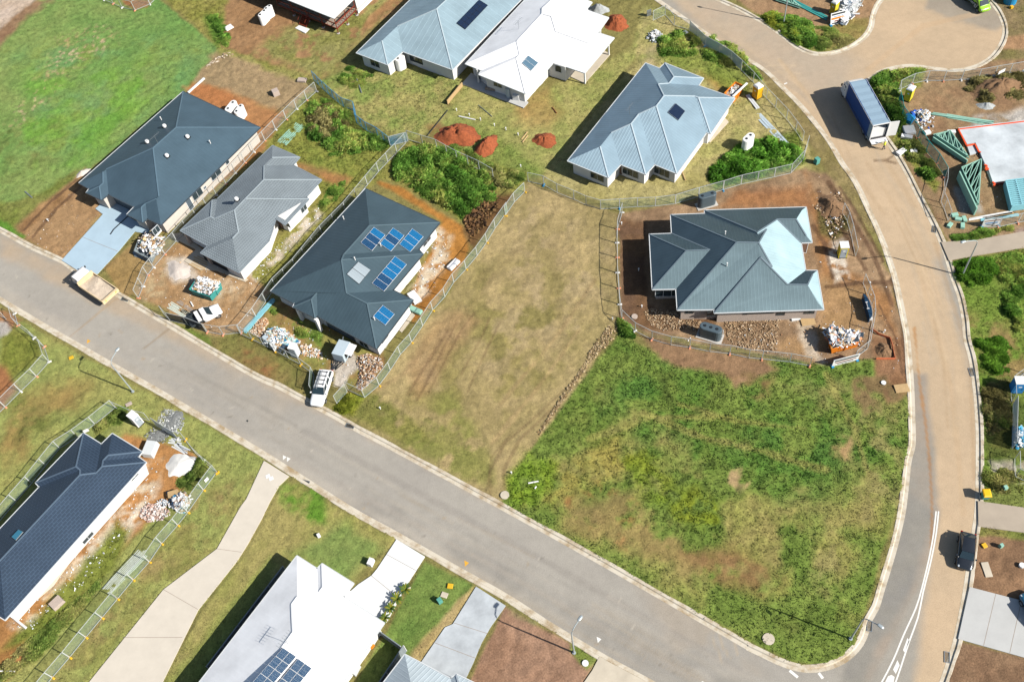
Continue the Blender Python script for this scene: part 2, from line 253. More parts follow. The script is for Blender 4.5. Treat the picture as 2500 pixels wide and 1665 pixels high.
# ---- painting zones (pixel picks of the photograph, all laid on the ground plane)
def w_(*c): return pxs('w', *c)
ZONES = [
 # top left lawn and dirt road
 Zn('#8a9c58', '#71964e', w_(-80, 60, 120, -40, 355, -10, 500, 108, 470, 175, 415, 218, 200, 395, 70, 475, -80, 530), 5, 7, .10, 1, cf=.12),
 Zn('#8a9a4c', '#6f9a5e', w_(20, 130, 250, 60, 480, 110, 430, 200, 200, 380, 40, 400), 50, 30, None, 0, patch=.5, pf=.12, op=.7),
 Zn('#6f9f3c', '#80a848', w_(60, 180, 300, 120, 380, 200, 200, 370, 30, 400), 40, 30, None, 0, patch=.55, pf=.2, op=.8),
 Zn('#7f7f4a', '#6b7a3e', w_(0, 300, 90, 260, 140, 300, 120, 360, 0, 420), 30, 20, None, 0, patch=.5, op=.7),
 Zn('#cfb795', '#b9a070', w_(140, 90, 230, 60, 270, 90, 150, 170, 60, 290, 20, 290), 25, 10, None, 0, patch=.66, pf=1.6),
 Zn('#8a6a50', '#96795c', pxs('a', 330, 0, 470, 0, 250, 150, 0, 420, -200, 500, -200, 260), 10, 12),
 Zn('#c9b6a4', '#bda893', pxs('a', -200, -100, 340, -100, 330, 0, 180, 120, 0, 260, -200, 380), 6, 8),
 Zn('#9a9350', '#8a8a42', w_(350, -30, 540, -30, 525, 110, 500, 110), 6, 8, .2, 1),
 Zn('#6f8f38', '#5f8230', pxs('a', 1850, 130, 2000, 150, 2080, 380, 2000, 440, 1940, 400, 1820, 200), 12, 12, .3, 1),
 Zn('#a06f45', '#95663e', pxs('a', 1080, 0, 1380, 0, 1320, 60, 1215, 90, 1120, 40), 5, 4),
 # lot under the white veranda house
 Zn('#a37f5a', '#94714e', w_(525, -30, 1000, -30, 860, 60, 740, 185, 690, 185, 505, 110), 8, 8, .04, .1),
 Zn('#8b8a4a', '#97925a', w_(640, 75, 900, -20, 960, -30, 850, 70, 800, 130, 740, 190, 700, 170, 590, 120), 18, 18, .12, .9, patch=.38),
 Zn('#b08a62', '#a07a52', w_(845, 40, 915, -20, 930, -10, 850, 60, 830, 80), 6, 6),
 Zn('#8f8f48', '#a09a5a', w_(505, 105, 690, 170, 735, 190, 720, 215, 690, 200, 500, 125), 8, 10, .18, 1),
 # back yard of the dark hip house
 Zn('#a8906c', '#9a8563', w_(495, 118, 690, 190, 735, 210, 690, 255, 620, 250, 560, 225, 440, 190), 8, 10, .05, .5),
 Zn('#b58458', '#a97a50', w_(420, 200, 520, 205, 640, 260, 690, 250, 590, 335, 545, 300), 10, 12, 0, 0),
 Zn('#ad7448', '#b5794c', w_(440, 190, 500, 200, 560, 240, 540, 260, 430, 215), 8, 8),
 Zn('#a5794e', '#8f673f', w_(585, 330, 730, 205, 745, 225, 640, 320, 480, 445, 380, 535, 335, 515), 5, 5),
 # overgrown yard behind the grey tiled and solar houses
 Zn('#8f8f45', '#7f8a3e', w_(690, 225, 740, 200, 800, 235, 830, 285, 935, 325, 840, 440, 780, 470, 735, 500, 640, 420, 700, 390, 610, 340), 8, 10, .25, 1),
 Zn('#a87a4c', '#96784c', w_(630, 360, 700, 375, 810, 410, 790, 430, 700, 400, 640, 400), 10, 10, .02, .1),
 Zn('#a8a062', '#8c9a50', w_(725, 190, 850, 130, 1060, 175, 1040, 240, 1000, 300, 935, 325, 830, 270, 770, 225), 8, 10, .22, 1, cf=.5),
 Zn('#aca465', '#959a55', w_(1040, 245, 1070, 180, 1210, 235, 1450, 110, 1480, 20, 1560, 20, 1480, 110, 1250, 410, 1205, 405, 990, 315, 1005, 290), 8, 10, .12, .9, cf=.4),
 Zn('#b58f58', '#a58a55', w_(1190, 240, 1260, 215, 1290, 260, 1260, 290, 1190, 280), 25, 15, .05, .4, op=.8),
 Zn('#96743f', '#8a6a48', w_(975, 290, 1010, 280, 1030, 310, 1000, 320), 10, 8, 0, 0),
 Zn('#6f8a3a', '#7f8f42', w_(995, 300, 1130, 300, 1180, 345, 1250, 400, 1205, 410, 1130, 380, 1000, 330), 15, 12, .2, 1, op=.7),
 # yard of the silver house
 Zn('#b8aa72', '#a5a062', w_(1480, 20, 1600, 50, 1700, 110, 1860, 290, 1860, 385, 1640, 455, 1400, 472, 1240, 412, 1460, 150), 8, 10, .12, .9, cf=.4),
 Zn('#c0955f', '#b38850', w_(1610, 165, 1650, 180, 1720, 190, 1730, 215, 1650, 210), 12, 10, 0, 0),
 Zn('#b4a37c', '#a39468', w_(1490, 110, 1530, 100, 1490, 180, 1470, 170), 12, 10, .05, .4),
 Zn('#7c8f3a', '#8a9444', w_(1480, 130, 1560, 110, 1700, 140, 1740, 240, 1650, 190, 1540, 150), 15, 14, .22, 1, op=.85),
 Zn('#7d8a3c', '#6b8032', w_(1700, 330, 1840, 300, 1860, 380, 1640, 440, 1610, 410), 10, 10, .3, 1),
 Zn('#b0a570', '#a69c62', w_(1260, 405, 1640, 380, 1640, 445, 1400, 470, 1300, 430), 8, 8, .08, .8),
 # road verge on the curve
 Zn('#94845a', '#867a4a', w_(1500, -10, 1560, 20, 1790, 160, 1890, 280, 1975, 400, 2040, 560, 1950, 480, 1860, 330, 1700, 110, 1580, 40), 5, 5, .06, .6),
 # bare brown lot
 Zn('#b09c6e', '#9c8c5e', w_(1208, 418, 1420, 492, 1422, 740, 1335, 890, 1185, 1080, 1150, 1160, 1100, 1125, 800, 962, 850, 912, 1020, 690), 5, 5, .03, .35, cf=.25),
 Zn('#9a8c58', '#8e8350', w_(1090, 600, 1380, 640, 1330, 850, 1130, 1000, 960, 960, 900, 920, 1050, 760), 50, 30, .05, .6, patch=.5, pf=.25),
 Zn('#b5a07a', '#a8946a', w_(1190, 440, 1400, 560, 1400, 720, 1200, 880, 1100, 820), 60, 40, None, 0, patch=.52, pf=.5, op=.7),
 Zn('#a5835c', '#97785a', w_(935, 850, 990, 745, 1060, 705, 1100, 740, 1040, 800, 985, 905, 950, 915), 18, 18, .01, .15, op=.6),
 Zn('#7f7f42', '#8a8448', w_(800, 955, 860, 900, 960, 980, 1000, 1020, 930, 1030), 14, 14, .1, .9, patch=.35),
 Zn('#7f8440', '#8d8a4c', w_(1000, 900, 1040, 890, 1120, 1030, 1140, 1110, 1090, 1115, 930, 1030, 970, 960), 22, 14, .08, .7, patch=.4, op=.8),
 # green corner field
 Zn('#7f9044', '#6c8238', w_(1425, 765, 1500, 810, 1600, 850, 2010, 800, 2085, 885, 2092, 1000, 2080, 1100, 2050, 1200, 1990, 1400, 1960, 1500, 1900, 1532, 1820, 1525, 1740, 1480, 1150, 1162, 1180, 1088, 1335, 880), 6, 8, .3, 1, cf=.3),
 Zn('#989650', '#a0925a', w_(1180, 1085, 1400, 920, 1600, 1000, 1900, 1100, 2060, 900, 2080, 1100, 1980, 1400, 1700, 1450, 1200, 1170), 60, 50, .16, 1, patch=.48, pf=.22, op=.85),
 Zn('#5a8432', '#517a34', w_(1440, 790, 1600, 860, 2050, 850, 2070, 1100, 1800, 1150, 1600, 1050, 1350, 950), 70, 50, .38, 1, patch=.52, pf=.3, op=.8),
 Zn('#a08758', '#8f7a50', w_(1290, 1150, 1450, 1130, 1560, 1230, 1760, 1290, 1770, 1350, 1640, 1330, 1420, 1260, 1300, 1210), 30, 30, .06, .35, patch=.43, pf=.5, op=.8),
 Zn('#a8794e', '#94683f', w_(1400, 1090, 1470, 1160, 1440, 1260, 1350, 1230, 1250, 1150), 18, 16, .02, .1, patch=.62, pf=.8, op=.8),
 Zn('#9a7450', '#8a6645', w_(1560, 1270, 1700, 1260, 1800, 1330, 1760, 1370, 1640, 1340), 28, 20, .04, .2, patch=.44, op=.7),
 Zn('#9a9048', '#a3964e', w_(1180, 1090, 1260, 1080, 1420, 1000, 1440, 1080, 1300, 1140, 1200, 1160), 25, 20, .3, 1, patch=.5, pf=.4, op=.9),
 Zn('#8f9a2e', '#7d9a30', w_(1160, 1100, 1215, 1040, 1290, 1060, 1260, 1170, 1170, 1165), 14, 14, .35, 1, patch=.42, pf=.4, op=.9),
 Zn('#8a9228', '#7b8f2c', w_(1400, 1050, 1480, 1040, 1560, 1120, 1660, 1140, 1680, 1220, 1560, 1200, 1440, 1110), 20, 20, .35, 1, patch=.5, pf=.6, op=.8),
 Zn('#a39862', '#988c58', w_(1800, 860, 2000, 900, 2085, 960, 2060, 1150, 1980, 1300, 1900, 1380, 1860, 1320, 1960, 1150, 1960, 1000), 40, 30, .15, .8, patch=.52, pf=.5, op=.75),
 Zn('#b29468', '#a08458', w_(1900, 1000, 1960, 1000, 1955, 1060, 1910, 1070), 10, 10, .02, .2, patch=.45),
 Zn('#b49a70', '#a08a60', w_(1690, 1075, 1720, 1060, 1730, 1110, 1700, 1140, 1670, 1110, 1680, 1080), 5, 8, .02, .2, patch=.45),
 Zn('#97785a', '#86694e', w_(1470, 768, 1560, 790, 1760, 830, 1790, 850, 1690, 890, 1660, 860, 1590, 850, 1520, 830), 10, 12, .02, .1),
 Zn('#7d6a44', '#8a7048', w_(1680, 860, 1780, 850, 1770, 910, 1740, 920, 1690, 890), 14, 14, .05, .3, patch=.42),
 # building site of the dark corner house
 Zn('#a98c6c', '#8a7056', w_(1422, 492, 1560, 470, 1650, 440, 1850, 385, 1900, 400, 1960, 480, 2050, 640, 2075, 760, 2092, 885, 2010, 820, 1900, 840, 1480, 765, 1425, 735), 6, 8, .0, .03, cf=.3),
 Zn('#a67a50', '#98704a', w_(1850, 400, 1900, 480, 1920, 600, 2050, 690, 2070, 800, 2000, 700, 1890, 640, 1870, 500), 16, 16),
 Zn('#a5764e', '#966a48', w_(1700, 440, 1860, 430, 1870, 480, 1660, 475), 14, 12),
 Zn('#b39068', '#a5845c', w_(1890, 640, 2000, 660, 2010, 740, 1900, 790, 1860, 830, 1780, 800, 1880, 740), 16, 16),
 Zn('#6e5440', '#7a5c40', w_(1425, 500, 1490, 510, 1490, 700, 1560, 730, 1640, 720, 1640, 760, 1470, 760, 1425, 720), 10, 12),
 Zn('#5f5a34', '#74683c', w_(1880, 480, 1930, 460, 1960, 520, 1920, 550, 1880, 540), 10, 10, .2, .8),
 Zn('#d6cbbb', '#bfae98', w_(1905, 550, 1940, 550, 1950, 640, 1920, 650, 1905, 600), 8, 10, 0, 0, patch=.4, pf=1.2),
 Zn('#cdbfae', '#b8a58c', w_(1815, 735, 1860, 735, 1880, 780, 1890, 830, 1850, 820, 1835, 770), 8, 10, 0, 0, patch=.3),
 Zn('#8a6648', '#977254', w_(2005, 770, 2075, 780, 2095, 900, 2040, 930, 2010, 880), 10, 10),
 Zn('#7f6a48', '#8c7a52', w_(1960, 870, 2050, 860, 2080, 900, 2040, 940, 1990, 950, 1960, 910), 10, 12, .06, .4, patch=.4),
 # solar house lot
 Zn('#a07c52', '#8c8a4a', w_(560, 752, 640, 690, 760, 740, 880, 800, 885, 850, 840, 912, 790, 905, 700, 838), 6, 8, .04, .25),
 Zn('#6f8a38', '#7b8f42', w_(620, 710, 700, 730, 740, 760, 740, 800, 650, 730), 10, 12, .2, .9, patch=.45, pf=.8),
 Zn('#d0c7bb', '#c0b5a6', pxs('y', 1430, 800, 1680, 760, 1740, 840, 1760, 1000, 1620, 1100, 1560, 1260, 1440, 1240, 1440, 1060, 1370, 1040, 1400, 960), 5, 6),
 Zn('#b7803f', '#a87338', w_(868, 418, 930, 432, 1010, 490, 1062, 520, 1080, 575, 1040, 650, 1005, 700, 950, 740, 930, 700, 1000, 560, 1015, 512), 6, 6),
 Zn('#c4a273', '#d8cbb5', w_(1000, 520, 1040, 540, 1040, 600, 970, 680, 940, 700, 945, 670, 1000, 580), 12, 12, 0, 0, patch=.42, pf=.8),
 Zn('#6f5236', '#84643f', w_(1062, 500, 1110, 455, 1190, 440, 1130, 520, 1090, 575, 1075, 560), 10, 12, .08, .4),
 Zn('#85893f', '#96904c', w_(945, 320, 1120, 370, 1210, 400, 1200, 440, 1100, 450, 1060, 505, 900, 415, 870, 410, 850, 430), 8, 8, .22, 1),
 Zn('#8b8a42', '#9a9350', w_(735, 440, 850, 425, 830, 470, 610, 680, 560, 640), 7, 9, .15, .9),
 Zn('#d2c6b4', '#c2b195', w_(560, 630, 600, 620, 690, 520, 735, 470, 745, 490, 650, 590, 580, 660), 8, 10, 0, 0, patch=.45, pf=.9),
 # grey tiled house front yard
 Zn('#b5946e', '#a5835c', w_(325, 600, 440, 540, 560, 625, 620, 670, 565, 760, 500, 772, 375, 712, 305, 675), 7, 8, .01, .06),
 Zn('#d3c9bb', '#bfae97', w_(380, 590, 440, 590, 450, 640, 400, 650, 380, 620), 9, 10, 0, 0, op=.85),
 Zn('#cdbda4', '#b89b76', w_(500, 650, 590, 650, 570, 720, 500, 690), 25, 15, 0, 0, patch=.5, pf=1),
 Zn('#c7b58f', '#b59c76', w_(330, 640, 380, 610, 380, 680, 330, 690), 15, 12, 0, .1, patch=.45, pf=1.2),
 Zn('#a58a5c', '#9a7f50', w_(240, 615, 330, 540, 380, 560, 310, 675, 285, 690), 6, 7, .03, .25),
 # dark hip house front yard
 Zn('#9f7d59', '#a98862', w_(35, 535, 195, 385, 245, 470, 145, 605), 8, 9, .01, .06),
 Zn('#77813c', '#86884a', w_(-50, 470, 60, 460, 180, 390, 160, 420, 60, 500, 20, 535, -60, 520), 8, 10, .14, .9),
 Zn('#a8845c', '#8e6c48', w_(90, 470, 190, 400, 200, 420, 120, 490, 50, 540, 40, 520), 8, 8, 0, .05),
 Zn('#5f8a32', '#6d9a3a', pxs('e', -60, 480, 60, 530, 230, 650, 200, 670, -60, 560), 5, 5, .12, 1),
 # verge below the first lots
 Zn('#7f7c44', '#8d7a4c', w_(500, 775, 560, 762, 700, 840, 715, 880, 700, 910, 640, 890, 480, 800), 8, 8, .1, .8),
 Zn('#9a6f48', '#8a6240', w_(560, 800, 640, 840, 620, 870, 560, 830), 12, 12, .02, .1, patch=.45),
 Zn('#6d7d38', '#7b8640', w_(390, 740, 480, 775, 490, 800, 420, 760), 5, 5, .1, .9),
 Zn('#909032', '#80882f', w_(765, 935, 800, 905, 850, 905, 810, 960), 6, 6, .25, 1),
 Zn('#8a6242', '#7c5536', w_(580, 860, 690, 930, 770, 960, 790, 985, 740, 960, 680, 935, 560, 860), 4, 5),
 # south west side
 Zn('#a09e5c', '#929a56', w_(-80, 650, 20, 720, 160, 800, 600, 1050, 660, 1100, 590, 1200, 350, 1568, 60, 1700, -80, 1500, -80, 900), 5, 5, .12, .9, cf=.2),
 Zn('#a0814f', '#8c7a48', w_(60, 900, 200, 880, 160, 1000, 60, 1080, -40, 1100, -40, 960), 40, 30, .05, .4, patch=.48, pf=.2, op=.8),
 Zn('#5f6a34', '#77813e', w_(20, 900, 130, 960, 120, 1010, 30, 1000), 30, 25, .2, .9, patch=.48, op=.8),
 Zn('#8c8c44', '#7a8238', pxs('e', 0, 1500, 90, 1450, 300, 1568, 'i', 380, 240, 110, 460, 0, 440), 8, 8, .18, 1),
 Zn('#9a6a46', '#8c6040', pxs('i', -80, 330, 60, 360, 120, 470, 160, 540, 0, 740, -80, 700), 10, 9),
 Zn('#a37a56', '#94694a', pxs('e', -50, 1290, 110, 1330, 190, 1400, 120, 1470, -50, 1480), 8, 8),
 Zn('#b9b2a8', '#a8a29a', pxs('e', -80, 1400, 60, 1420, 100, 1490, 'i', 60, 60, -80, 120), 6, 6),
 Zn('#b98754', '#a97a4a', w_(285, 995, 330, 1005, 440, 1040, 480, 1070, 430, 1110, 350, 1190, 300, 1240, 180, 1380, 60, 1500, -60, 1560, -60, 1420), 8, 9, 0, .03),
 Zn('#dccdb8', '#c9b292', w_(290, 1060, 370, 1060, 350, 1170, 200, 1340, 60, 1460, 20, 1440, 250, 1200), 14, 14, 0, 0, patch=.48, pf=.8),
 Zn('#838a3e', '#727c34', w_(270, 1200, 300, 1220, 260, 1310, 90, 1470, -40, 1568, -60, 1568, 60, 1440), 14, 12, .2, .9),
 Zn('#b07048', '#a3683e', w_(0, 1500, 70, 1470, 90, 1490, -20, 1590, -60, 1560), 12, 12, 0, .1, op=.7),
 Zn('#707a3c', '#7c8240', w_(410, 1080, 470, 1050, 480, 1090, 430, 1130), 8, 8, .3, 1),
 Zn('#8c8c4c', '#9a8a58', w_(300, 1330, 440, 1130, 580, 1100, 470, 1290, 330, 1400, 210, 1568, 110, 1568), 20, 14, .08, .8, patch=.42),
 # lawn of the white house
 Zn('#a3985e', '#949350', w_(660, 1105, 910, 1240, 800, 1340, 690, 1290, 560, 1410, 440, 1568, 370, 1568, 500, 1350, 580, 1200), 5, 6, .05, .9),
 Zn('#6f9036', '#5f8a2c', w_(640, 1110, 740, 1130, 745, 1200, 700, 1200, 640, 1150), 12, 12, .06, 1, patch=.4),
 Zn('#71904a', '#7f9450', w_(660, 1270, 800, 1200, 870, 1260, 800, 1345, 700, 1300), 25, 18, .05, 1, op=.8),
 Zn('#8b9450', '#7f8f44', w_(440, 1500, 620, 1280, 640, 1300, 480, 1568, 380, 1568), 14, 14, .05, 1, op=.7),
 Zn('#6c8640', '#80904a', w_(975, 1290, 1090, 1345, 1000, 1450, 900, 1568, 820, 1568, 890, 1450), 5, 5, .06, 1),
 Zn('#ab9560', '#b5a070', w_(1050, 1380, 1090, 1345, 1060, 1440, 970, 1540, 940, 1510, 1000, 1440), 7, 9, .06, .6),
 Zn('#a4826a', '#96745c', w_(1160, 1395, 1300, 1470, 1375, 1510, 1300, 1640, 1060, 1700, 1080, 1560), 5, 5, 0, .02),
 Zn('#82884a', '#77863c', pxs('o', 710, 1180, 965, 1345, 860, 1460, 780, 1400, 700, 1280), 5, 5, .08, .9),
 Zn('#8a8a5a', '#a0906a', pxs('o', 130, 880, 420, 1020, 390, 1060, 150, 960), 6, 8, .06, .5, patch=.4),
 # right-hand side
 Zn('#a08060', '#a98a68', w_(1640, -40, 2060, -40, 2010, 60, 1960, 100, 1870, 120, 1750, 40), 5, 5, .03, .1),
 Zn('#789030', '#6d8a34', w_(1745, 40, 1790, 40, 1870, 75, 1880, 120, 1800, 95), 8, 8, .3, 1),
 Zn('#97854f', '#8f8a4c', w_(1850, 80, 1940, 40, 2000, 40, 1990, 80, 1930, 120, 1870, 125), 8, 9, .12, .7),
 Zn('#8c7a58', '#7d7446', w_(2270, -30, 2400, -30, 2400, 160, 2290, 150, 2310, 60), 6, 6, .06, .5),
 Zn('#b58f6c', '#a5825f', w_(2305, 85, 2400, 80, 2400, 115, 2300, 115), 5, 5),
 Zn('#98795a', '#9c8462', w_(1990, 170, 2400, 130, 2400, 600, 2180, 560, 2150, 500, 2060, 330, 2000, 230), 5, 5, .03, .15),
 Zn('#7f8a38', '#8f8f44', w_(1985, 190, 2080, 155, 2130, 155, 2120, 200, 2060, 230, 2085, 300, 2120, 400, 2160, 420, 2150, 440, 2090, 370, 2040, 300, 2000, 240), 8, 8, .22, 1),
 Zn('#aaa49a', '#9a958c', w_(2195, 430, 2240, 440, 2260, 490, 2210, 490), 8, 8),
 Zn('#bdb6ac', '#a59c90', w_(2240, 270, 2354, 250, 2400, 270, 2400, 290, 2230, 300), 10, 10, 0, 0, patch=.35),
 Zn('#a5928c', '#9a8060', w_(2190, 545, 2354, 520, 2400, 540, 2190, 570), 5, 5, .05, .3),
 Zn('#6f8a34', '#7f8f40', w_(2195, 600, 2400, 565, 2400, 1170, 2255, 1155, 2245, 900, 2215, 700), 5, 6, .22, 1, cf=.4),
 Zn('#9a8455', '#8a7a48', w_(2210, 720, 2290, 740, 2400, 780, 2400, 900, 2330, 880, 2260, 860), 25, 20, .05, .4, patch=.45),
 Zn('#5a6a30', '#6a6a34', w_(2250, 920, 2400, 930, 2400, 1060, 2265, 1060), 15, 12, .2, .9),
 Zn('#c5bdae', '#9a9070', w_(2275, 1060, 2400, 1050, 2400, 1120, 2285, 1110), 8, 9, .05, .3, patch=.42, pf=1.3),
 Zn('#70803a', '#7c8444', w_(2255, 1110, 2400, 1110, 2400, 1170, 2255, 1165), 6, 6, .15, .9),
 Zn('#977659', '#84674e', w_(2245, 1215, 2400, 1230, 2400, 1390, 2225, 1360), 5, 5, .01, .05),
 Zn('#7c8440', '#8a7a4a', w_(2250, 1210, 2400, 1225, 2400, 1245, 2250, 1232), 5, 6, .15, .9),
 Zn('#82664e', '#92755a', w_(2195, 1470, 2400, 1520, 2400, 1750, 2130, 1750), 5, 5, .0, .03),
]
def Stroke(a, b, p, w, soft=2, warp=1.5, op=.7, **k): return Zn(a, b, p, soft, warp, None, 0, w=w, op=op, **k)
TR = ('#5f4632', '#6c5240')
for line, wd in [(w_(1128, 1140, 1126, 1085, 1160, 1020, 1240, 950, 1340, 855), 3), (w_(1160, 1140, 1158, 1080, 1195, 1010, 1290, 920), 4), (w_(1118, 1130, 1130, 1050, 1180, 990), 2.5), (w_(938, 905, 985, 830, 1030, 760), 4),
                 (w_(960, 920, 1010, 820, 1050, 740), 3), (w_(985, 900, 1060, 760, 1090, 720), 2.5), (w_(1060, 860, 1110, 770, 1125, 730), 2.5), (w_(1075, 900, 1120, 800, 1150, 740), 2),
                 (w_(1880, 440, 1920, 500, 1990, 620), 5), (w_(1905, 420, 1950, 490, 2010, 590, 2050, 700), 6), (w_(1870, 520, 1895, 560, 1915, 640), 5), (w_(1930, 430, 1975, 500, 2030, 600), 4), (w_(1900, 660, 1980, 650, 2050, 650), 6),
                 (w_(55, 530, 110, 470, 175, 415), 3), (w_(75, 545, 130, 480, 190, 425), 3), (w_(2050, 640, 2070, 720, 2085, 880), 4), (w_(2020, 700, 2060, 780, 2075, 860), 3)]:
    ZONES.append(Stroke(*TR, line, wd, 2, 2.5, .75 if sum(q[0] for q in line) / len(line) > 1480 or line[0][0] < 300 else .38))
for line, wd in [(w_(1105, 640, 1180, 560, 1260, 500), 8), (w_(1050, 760, 1130, 640, 1200, 560), 6), (w_(1220, 520, 1280, 640, 1290, 760), 9)]:
    ZONES.append(Stroke('#8a7d52', '#958258', line, wd, 6, 8, .45))
for line, wd in [(w_(1130, 1020, 1230, 900, 1330, 760), 5), (w_(1150, 930, 1290, 760, 1370, 640), 4), (w_(860, 900, 960, 840, 1000, 780), 5)]:
    ZONES.append(Stroke('#b59b70', '#a38a60', line, wd, 4, 5, .5))
for line, wd in [(w_(1480, 950, 1600, 1000, 1720, 1030, 1900, 1080), 7), (w_(1350, 1010, 1500, 960, 1640, 960), 6), (w_(1560, 930, 1700, 970, 1850, 985), 5), (w_(1900, 860, 1960, 980, 2000, 1100), 6)]:
    ZONES.append(Stroke('#a39a5c', '#98934f', line, wd, 5, 9, .65))
for line, wd in [(w_(1560, 1110, 1640, 1060), 6), (w_(1600, 945, 1660, 905), 5), (w_(1520, 860, 1560, 1000), 7)]:
    ZONES.append(Stroke('#4a5a28', '#52602c', line, wd, 4, 6, .6))
# ---- road colours
RZ = [
 Zn('#aea89d', '#a8a298', w_(-200, 500, 700, 850, 1250, 1120, 1900, 1500, 2000, 1700, 900, 1400, -200, 800), 30, 20, cf=.15),
 Zn('#ccb393', '#c3ac8e', w_(1500, -60, 1700, -60, 2400, -60, 2400, 300, 2150, 600, 2280, 1000, 2245, 1300, 2200, 1700, 2090, 1700, 2140, 1250, 2120, 1000, 2060, 700, 1950, 420), 18, 10, cf=.15),
 Zn('#b8a793', '#b0a493', w_(1500, -60, 1650, -60, 1980, 150, 1950, 240, 1840, 200, 1600, 40), 40, 20, op=.7),
 Zn('#9d978c', '#a6998a', w_(2085, 850, 2130, 860, 2160, 1150, 2165, 1180, 2110, 1350, 2000, 1568, 1980, 1700, 1880, 1700, 1950, 1530, 2060, 1200, 2092, 1000), 10, 8),
 Zn('#918d86', '#989389', w_(2090, 1130, 2150, 1180, 2100, 1350, 2010, 1500, 1940, 1700, 1860, 1700, 1950, 1520, 2060, 1250), 14, 10),
 Zn('#a29a8c', '#948c80', w_(2290, 20, 2320, 60, 2290, 70, 2200, 50, 2130, 20, 2130, -20, 2290, -20), 8, 8, op=.8),
 Zn('#b5a48e', '#c0a98c', w_(0, 540, 700, 880, 1150, 1120, 1150, 1160, 700, 930, 0, 590), 14, 10, op=.7),
 Zn('#c2b8a8', '#b5ab9b', w_(0, 650, 60, 690, 600, 1020, 1300, 1420, 1300, 1440, 600, 1050, 0, 700), 10, 8, op=.5),
 Zn('#b7a893', '#a99c8a', w_(300, 700, 520, 810, 700, 900, 640, 930, 400, 830), 60, 40, op=.5, patch=.45, pf=.2),
 Zn('#b9a58a', '#ad9d88', w_(1450, 1330, 1700, 1450, 1760, 1568, 1560, 1500), 30, 20, op=.35, patch=.5, pf=.2),
 Zn('#7f7b75', '#8a857d', w_(850, 1140, 1300, 1370, 1900, 1680, 1800, 1700, 1250, 1400, 820, 1160), 30, 30, op=.45, patch=.45, pf=.2),
]
for line, wd, cl, op in [(pxs('l', 1370, 0, 1420, 500, 1470, 830, 1510, 1200, 1530, 1568, 'p', 1530, 120, 1525, 350), 3, ('#b8854e', '#a87848'), .7), (w_(140, 790, 260, 690, 340, 650), 2, ('#b59c7c', '#a88e70'), .5), (w_(330, 800, 420, 730), 2, ('#8f7a62', '#9a8468'), .5),
                         (w_(160, 800, 215, 850), 3, ('#b99a72', '#b09068'), .5), (w_(2280, 0, 2320, 60, 2310, 110), 4, ('#9c7a58', '#8c6a4a'), .4), (w_(2000, 70, 2015, 20), 4, ('#9a7350', '#8c6848'), .5),
                         (w_(2060, 870, 2090, 880), 1, ('#9a7350', '#8c6848'), .1), (w_(2110, 600, 2190, 900, 2215, 1180), 7, ('#cbb08c', '#c2a684'), .45), (w_(2150, 560, 2230, 820, 2240, 1100), 5, ('#b39672', '#ac9070'), .4), (w_(1995, 160, 2120, 60, 2250, 30), 6, ('#d2b592', '#c8aa86'), .5),
                         (w_(1630, 60, 1840, 210, 1960, 330), 7, ('#a3988a', '#aa9c8a'), .35), (w_(700, 990, 1200, 1260, 1700, 1540), 8, ('#98928a', '#9c958c'), .5), (w_(650, 1040, 1150, 1310, 1600, 1560), 6, ('#a9a196', '#b0a698'), .5),
                         (pxs('o', 1990, 1110, 2000, 1200, 2080, 1400), 2, ('#bfae94', '#b8a68c'), .5), (pxs('o', 2050, 1130, 2070, 1230, 2150, 1360), 2, ('#bfae94', '#b8a68c'), .5), (pxs('o', 2180, 1180, 2210, 1310), 2, ('#bfae94', '#b8a68c'), .5),
                         (pxs('u', 80, 1190, 400, 1160, 600, 1180), 1.2, ('#d6bf9e', '#d6bf9e'), .5), (pxs('u', 150, 1310, 450, 1275, 700, 1320), 1.2, ('#d6bf9e', '#d6bf9e'), .5), (pxs('u', 400, 1500, 450, 1280, 600, 1120), 1.2, ('#d0bca0', '#d0bca0'), .4),
                         (pxs('d', 1015, 1440, 1110, 1440, 1210, 1465), 3, ('#7d6650', '#86705a'), .9), (pxs('d', 1110, 1440, 1180, 1400, 1160, 1340), 2.5, ('#7d6650', '#86705a'), .8)]:
    RZ.append(Stroke(*cl, line, wd, 2, 2, op))
_rs = random.Random(4)
for k in range(46):                                  # faint wheel streaks and scuffs along both roads
    u0 = _rs.uniform(-50, 1700); o = _rs.uniform(-75, 75); L_ = _rs.uniform(120, 520); f = lambda u: (u, 712 + u * .545 + o + 12 * math.sin(u / 300 + k))
    c = _rs.choice((('#8b857c', '#959087'), ('#bcb3a4', '#b3a999'), ('#a8977e', '#b0a088'))); RZ.append(Stroke(*c, [f(u0), f(u0 + L_ / 2), f(u0 + L_)], _rs.uniform(1, 5), 3, 3, _rs.uniform(.15, .4)))
_c = [px('d', 300, 500), px('d', 700, 1000), px('h', 900, 0), px('h', 1180, 430), px('h', 1400, 900), px('h', 1540, 1400), px('l', 1620, 300), px('l', 1660, 900), px('l', 1620, 1400)]
for k in range(30):
    i = _rs.randrange(0, 6); o = _rs.uniform(-58, 58); c = _rs.choice((('#d8bf9c', '#d0b694'), ('#b59a78', '#ac9272'), ('#b9ab96', '#b0a28e'))); RZ.append(Stroke(*c, [(_c[j][0] + o, _c[j][1] - o * .25) for j in range(i, min(i + _rs.randrange(2, 4), 9))], _rs.uniform(1, 5), 3, 3, _rs.uniform(.15, .4)))
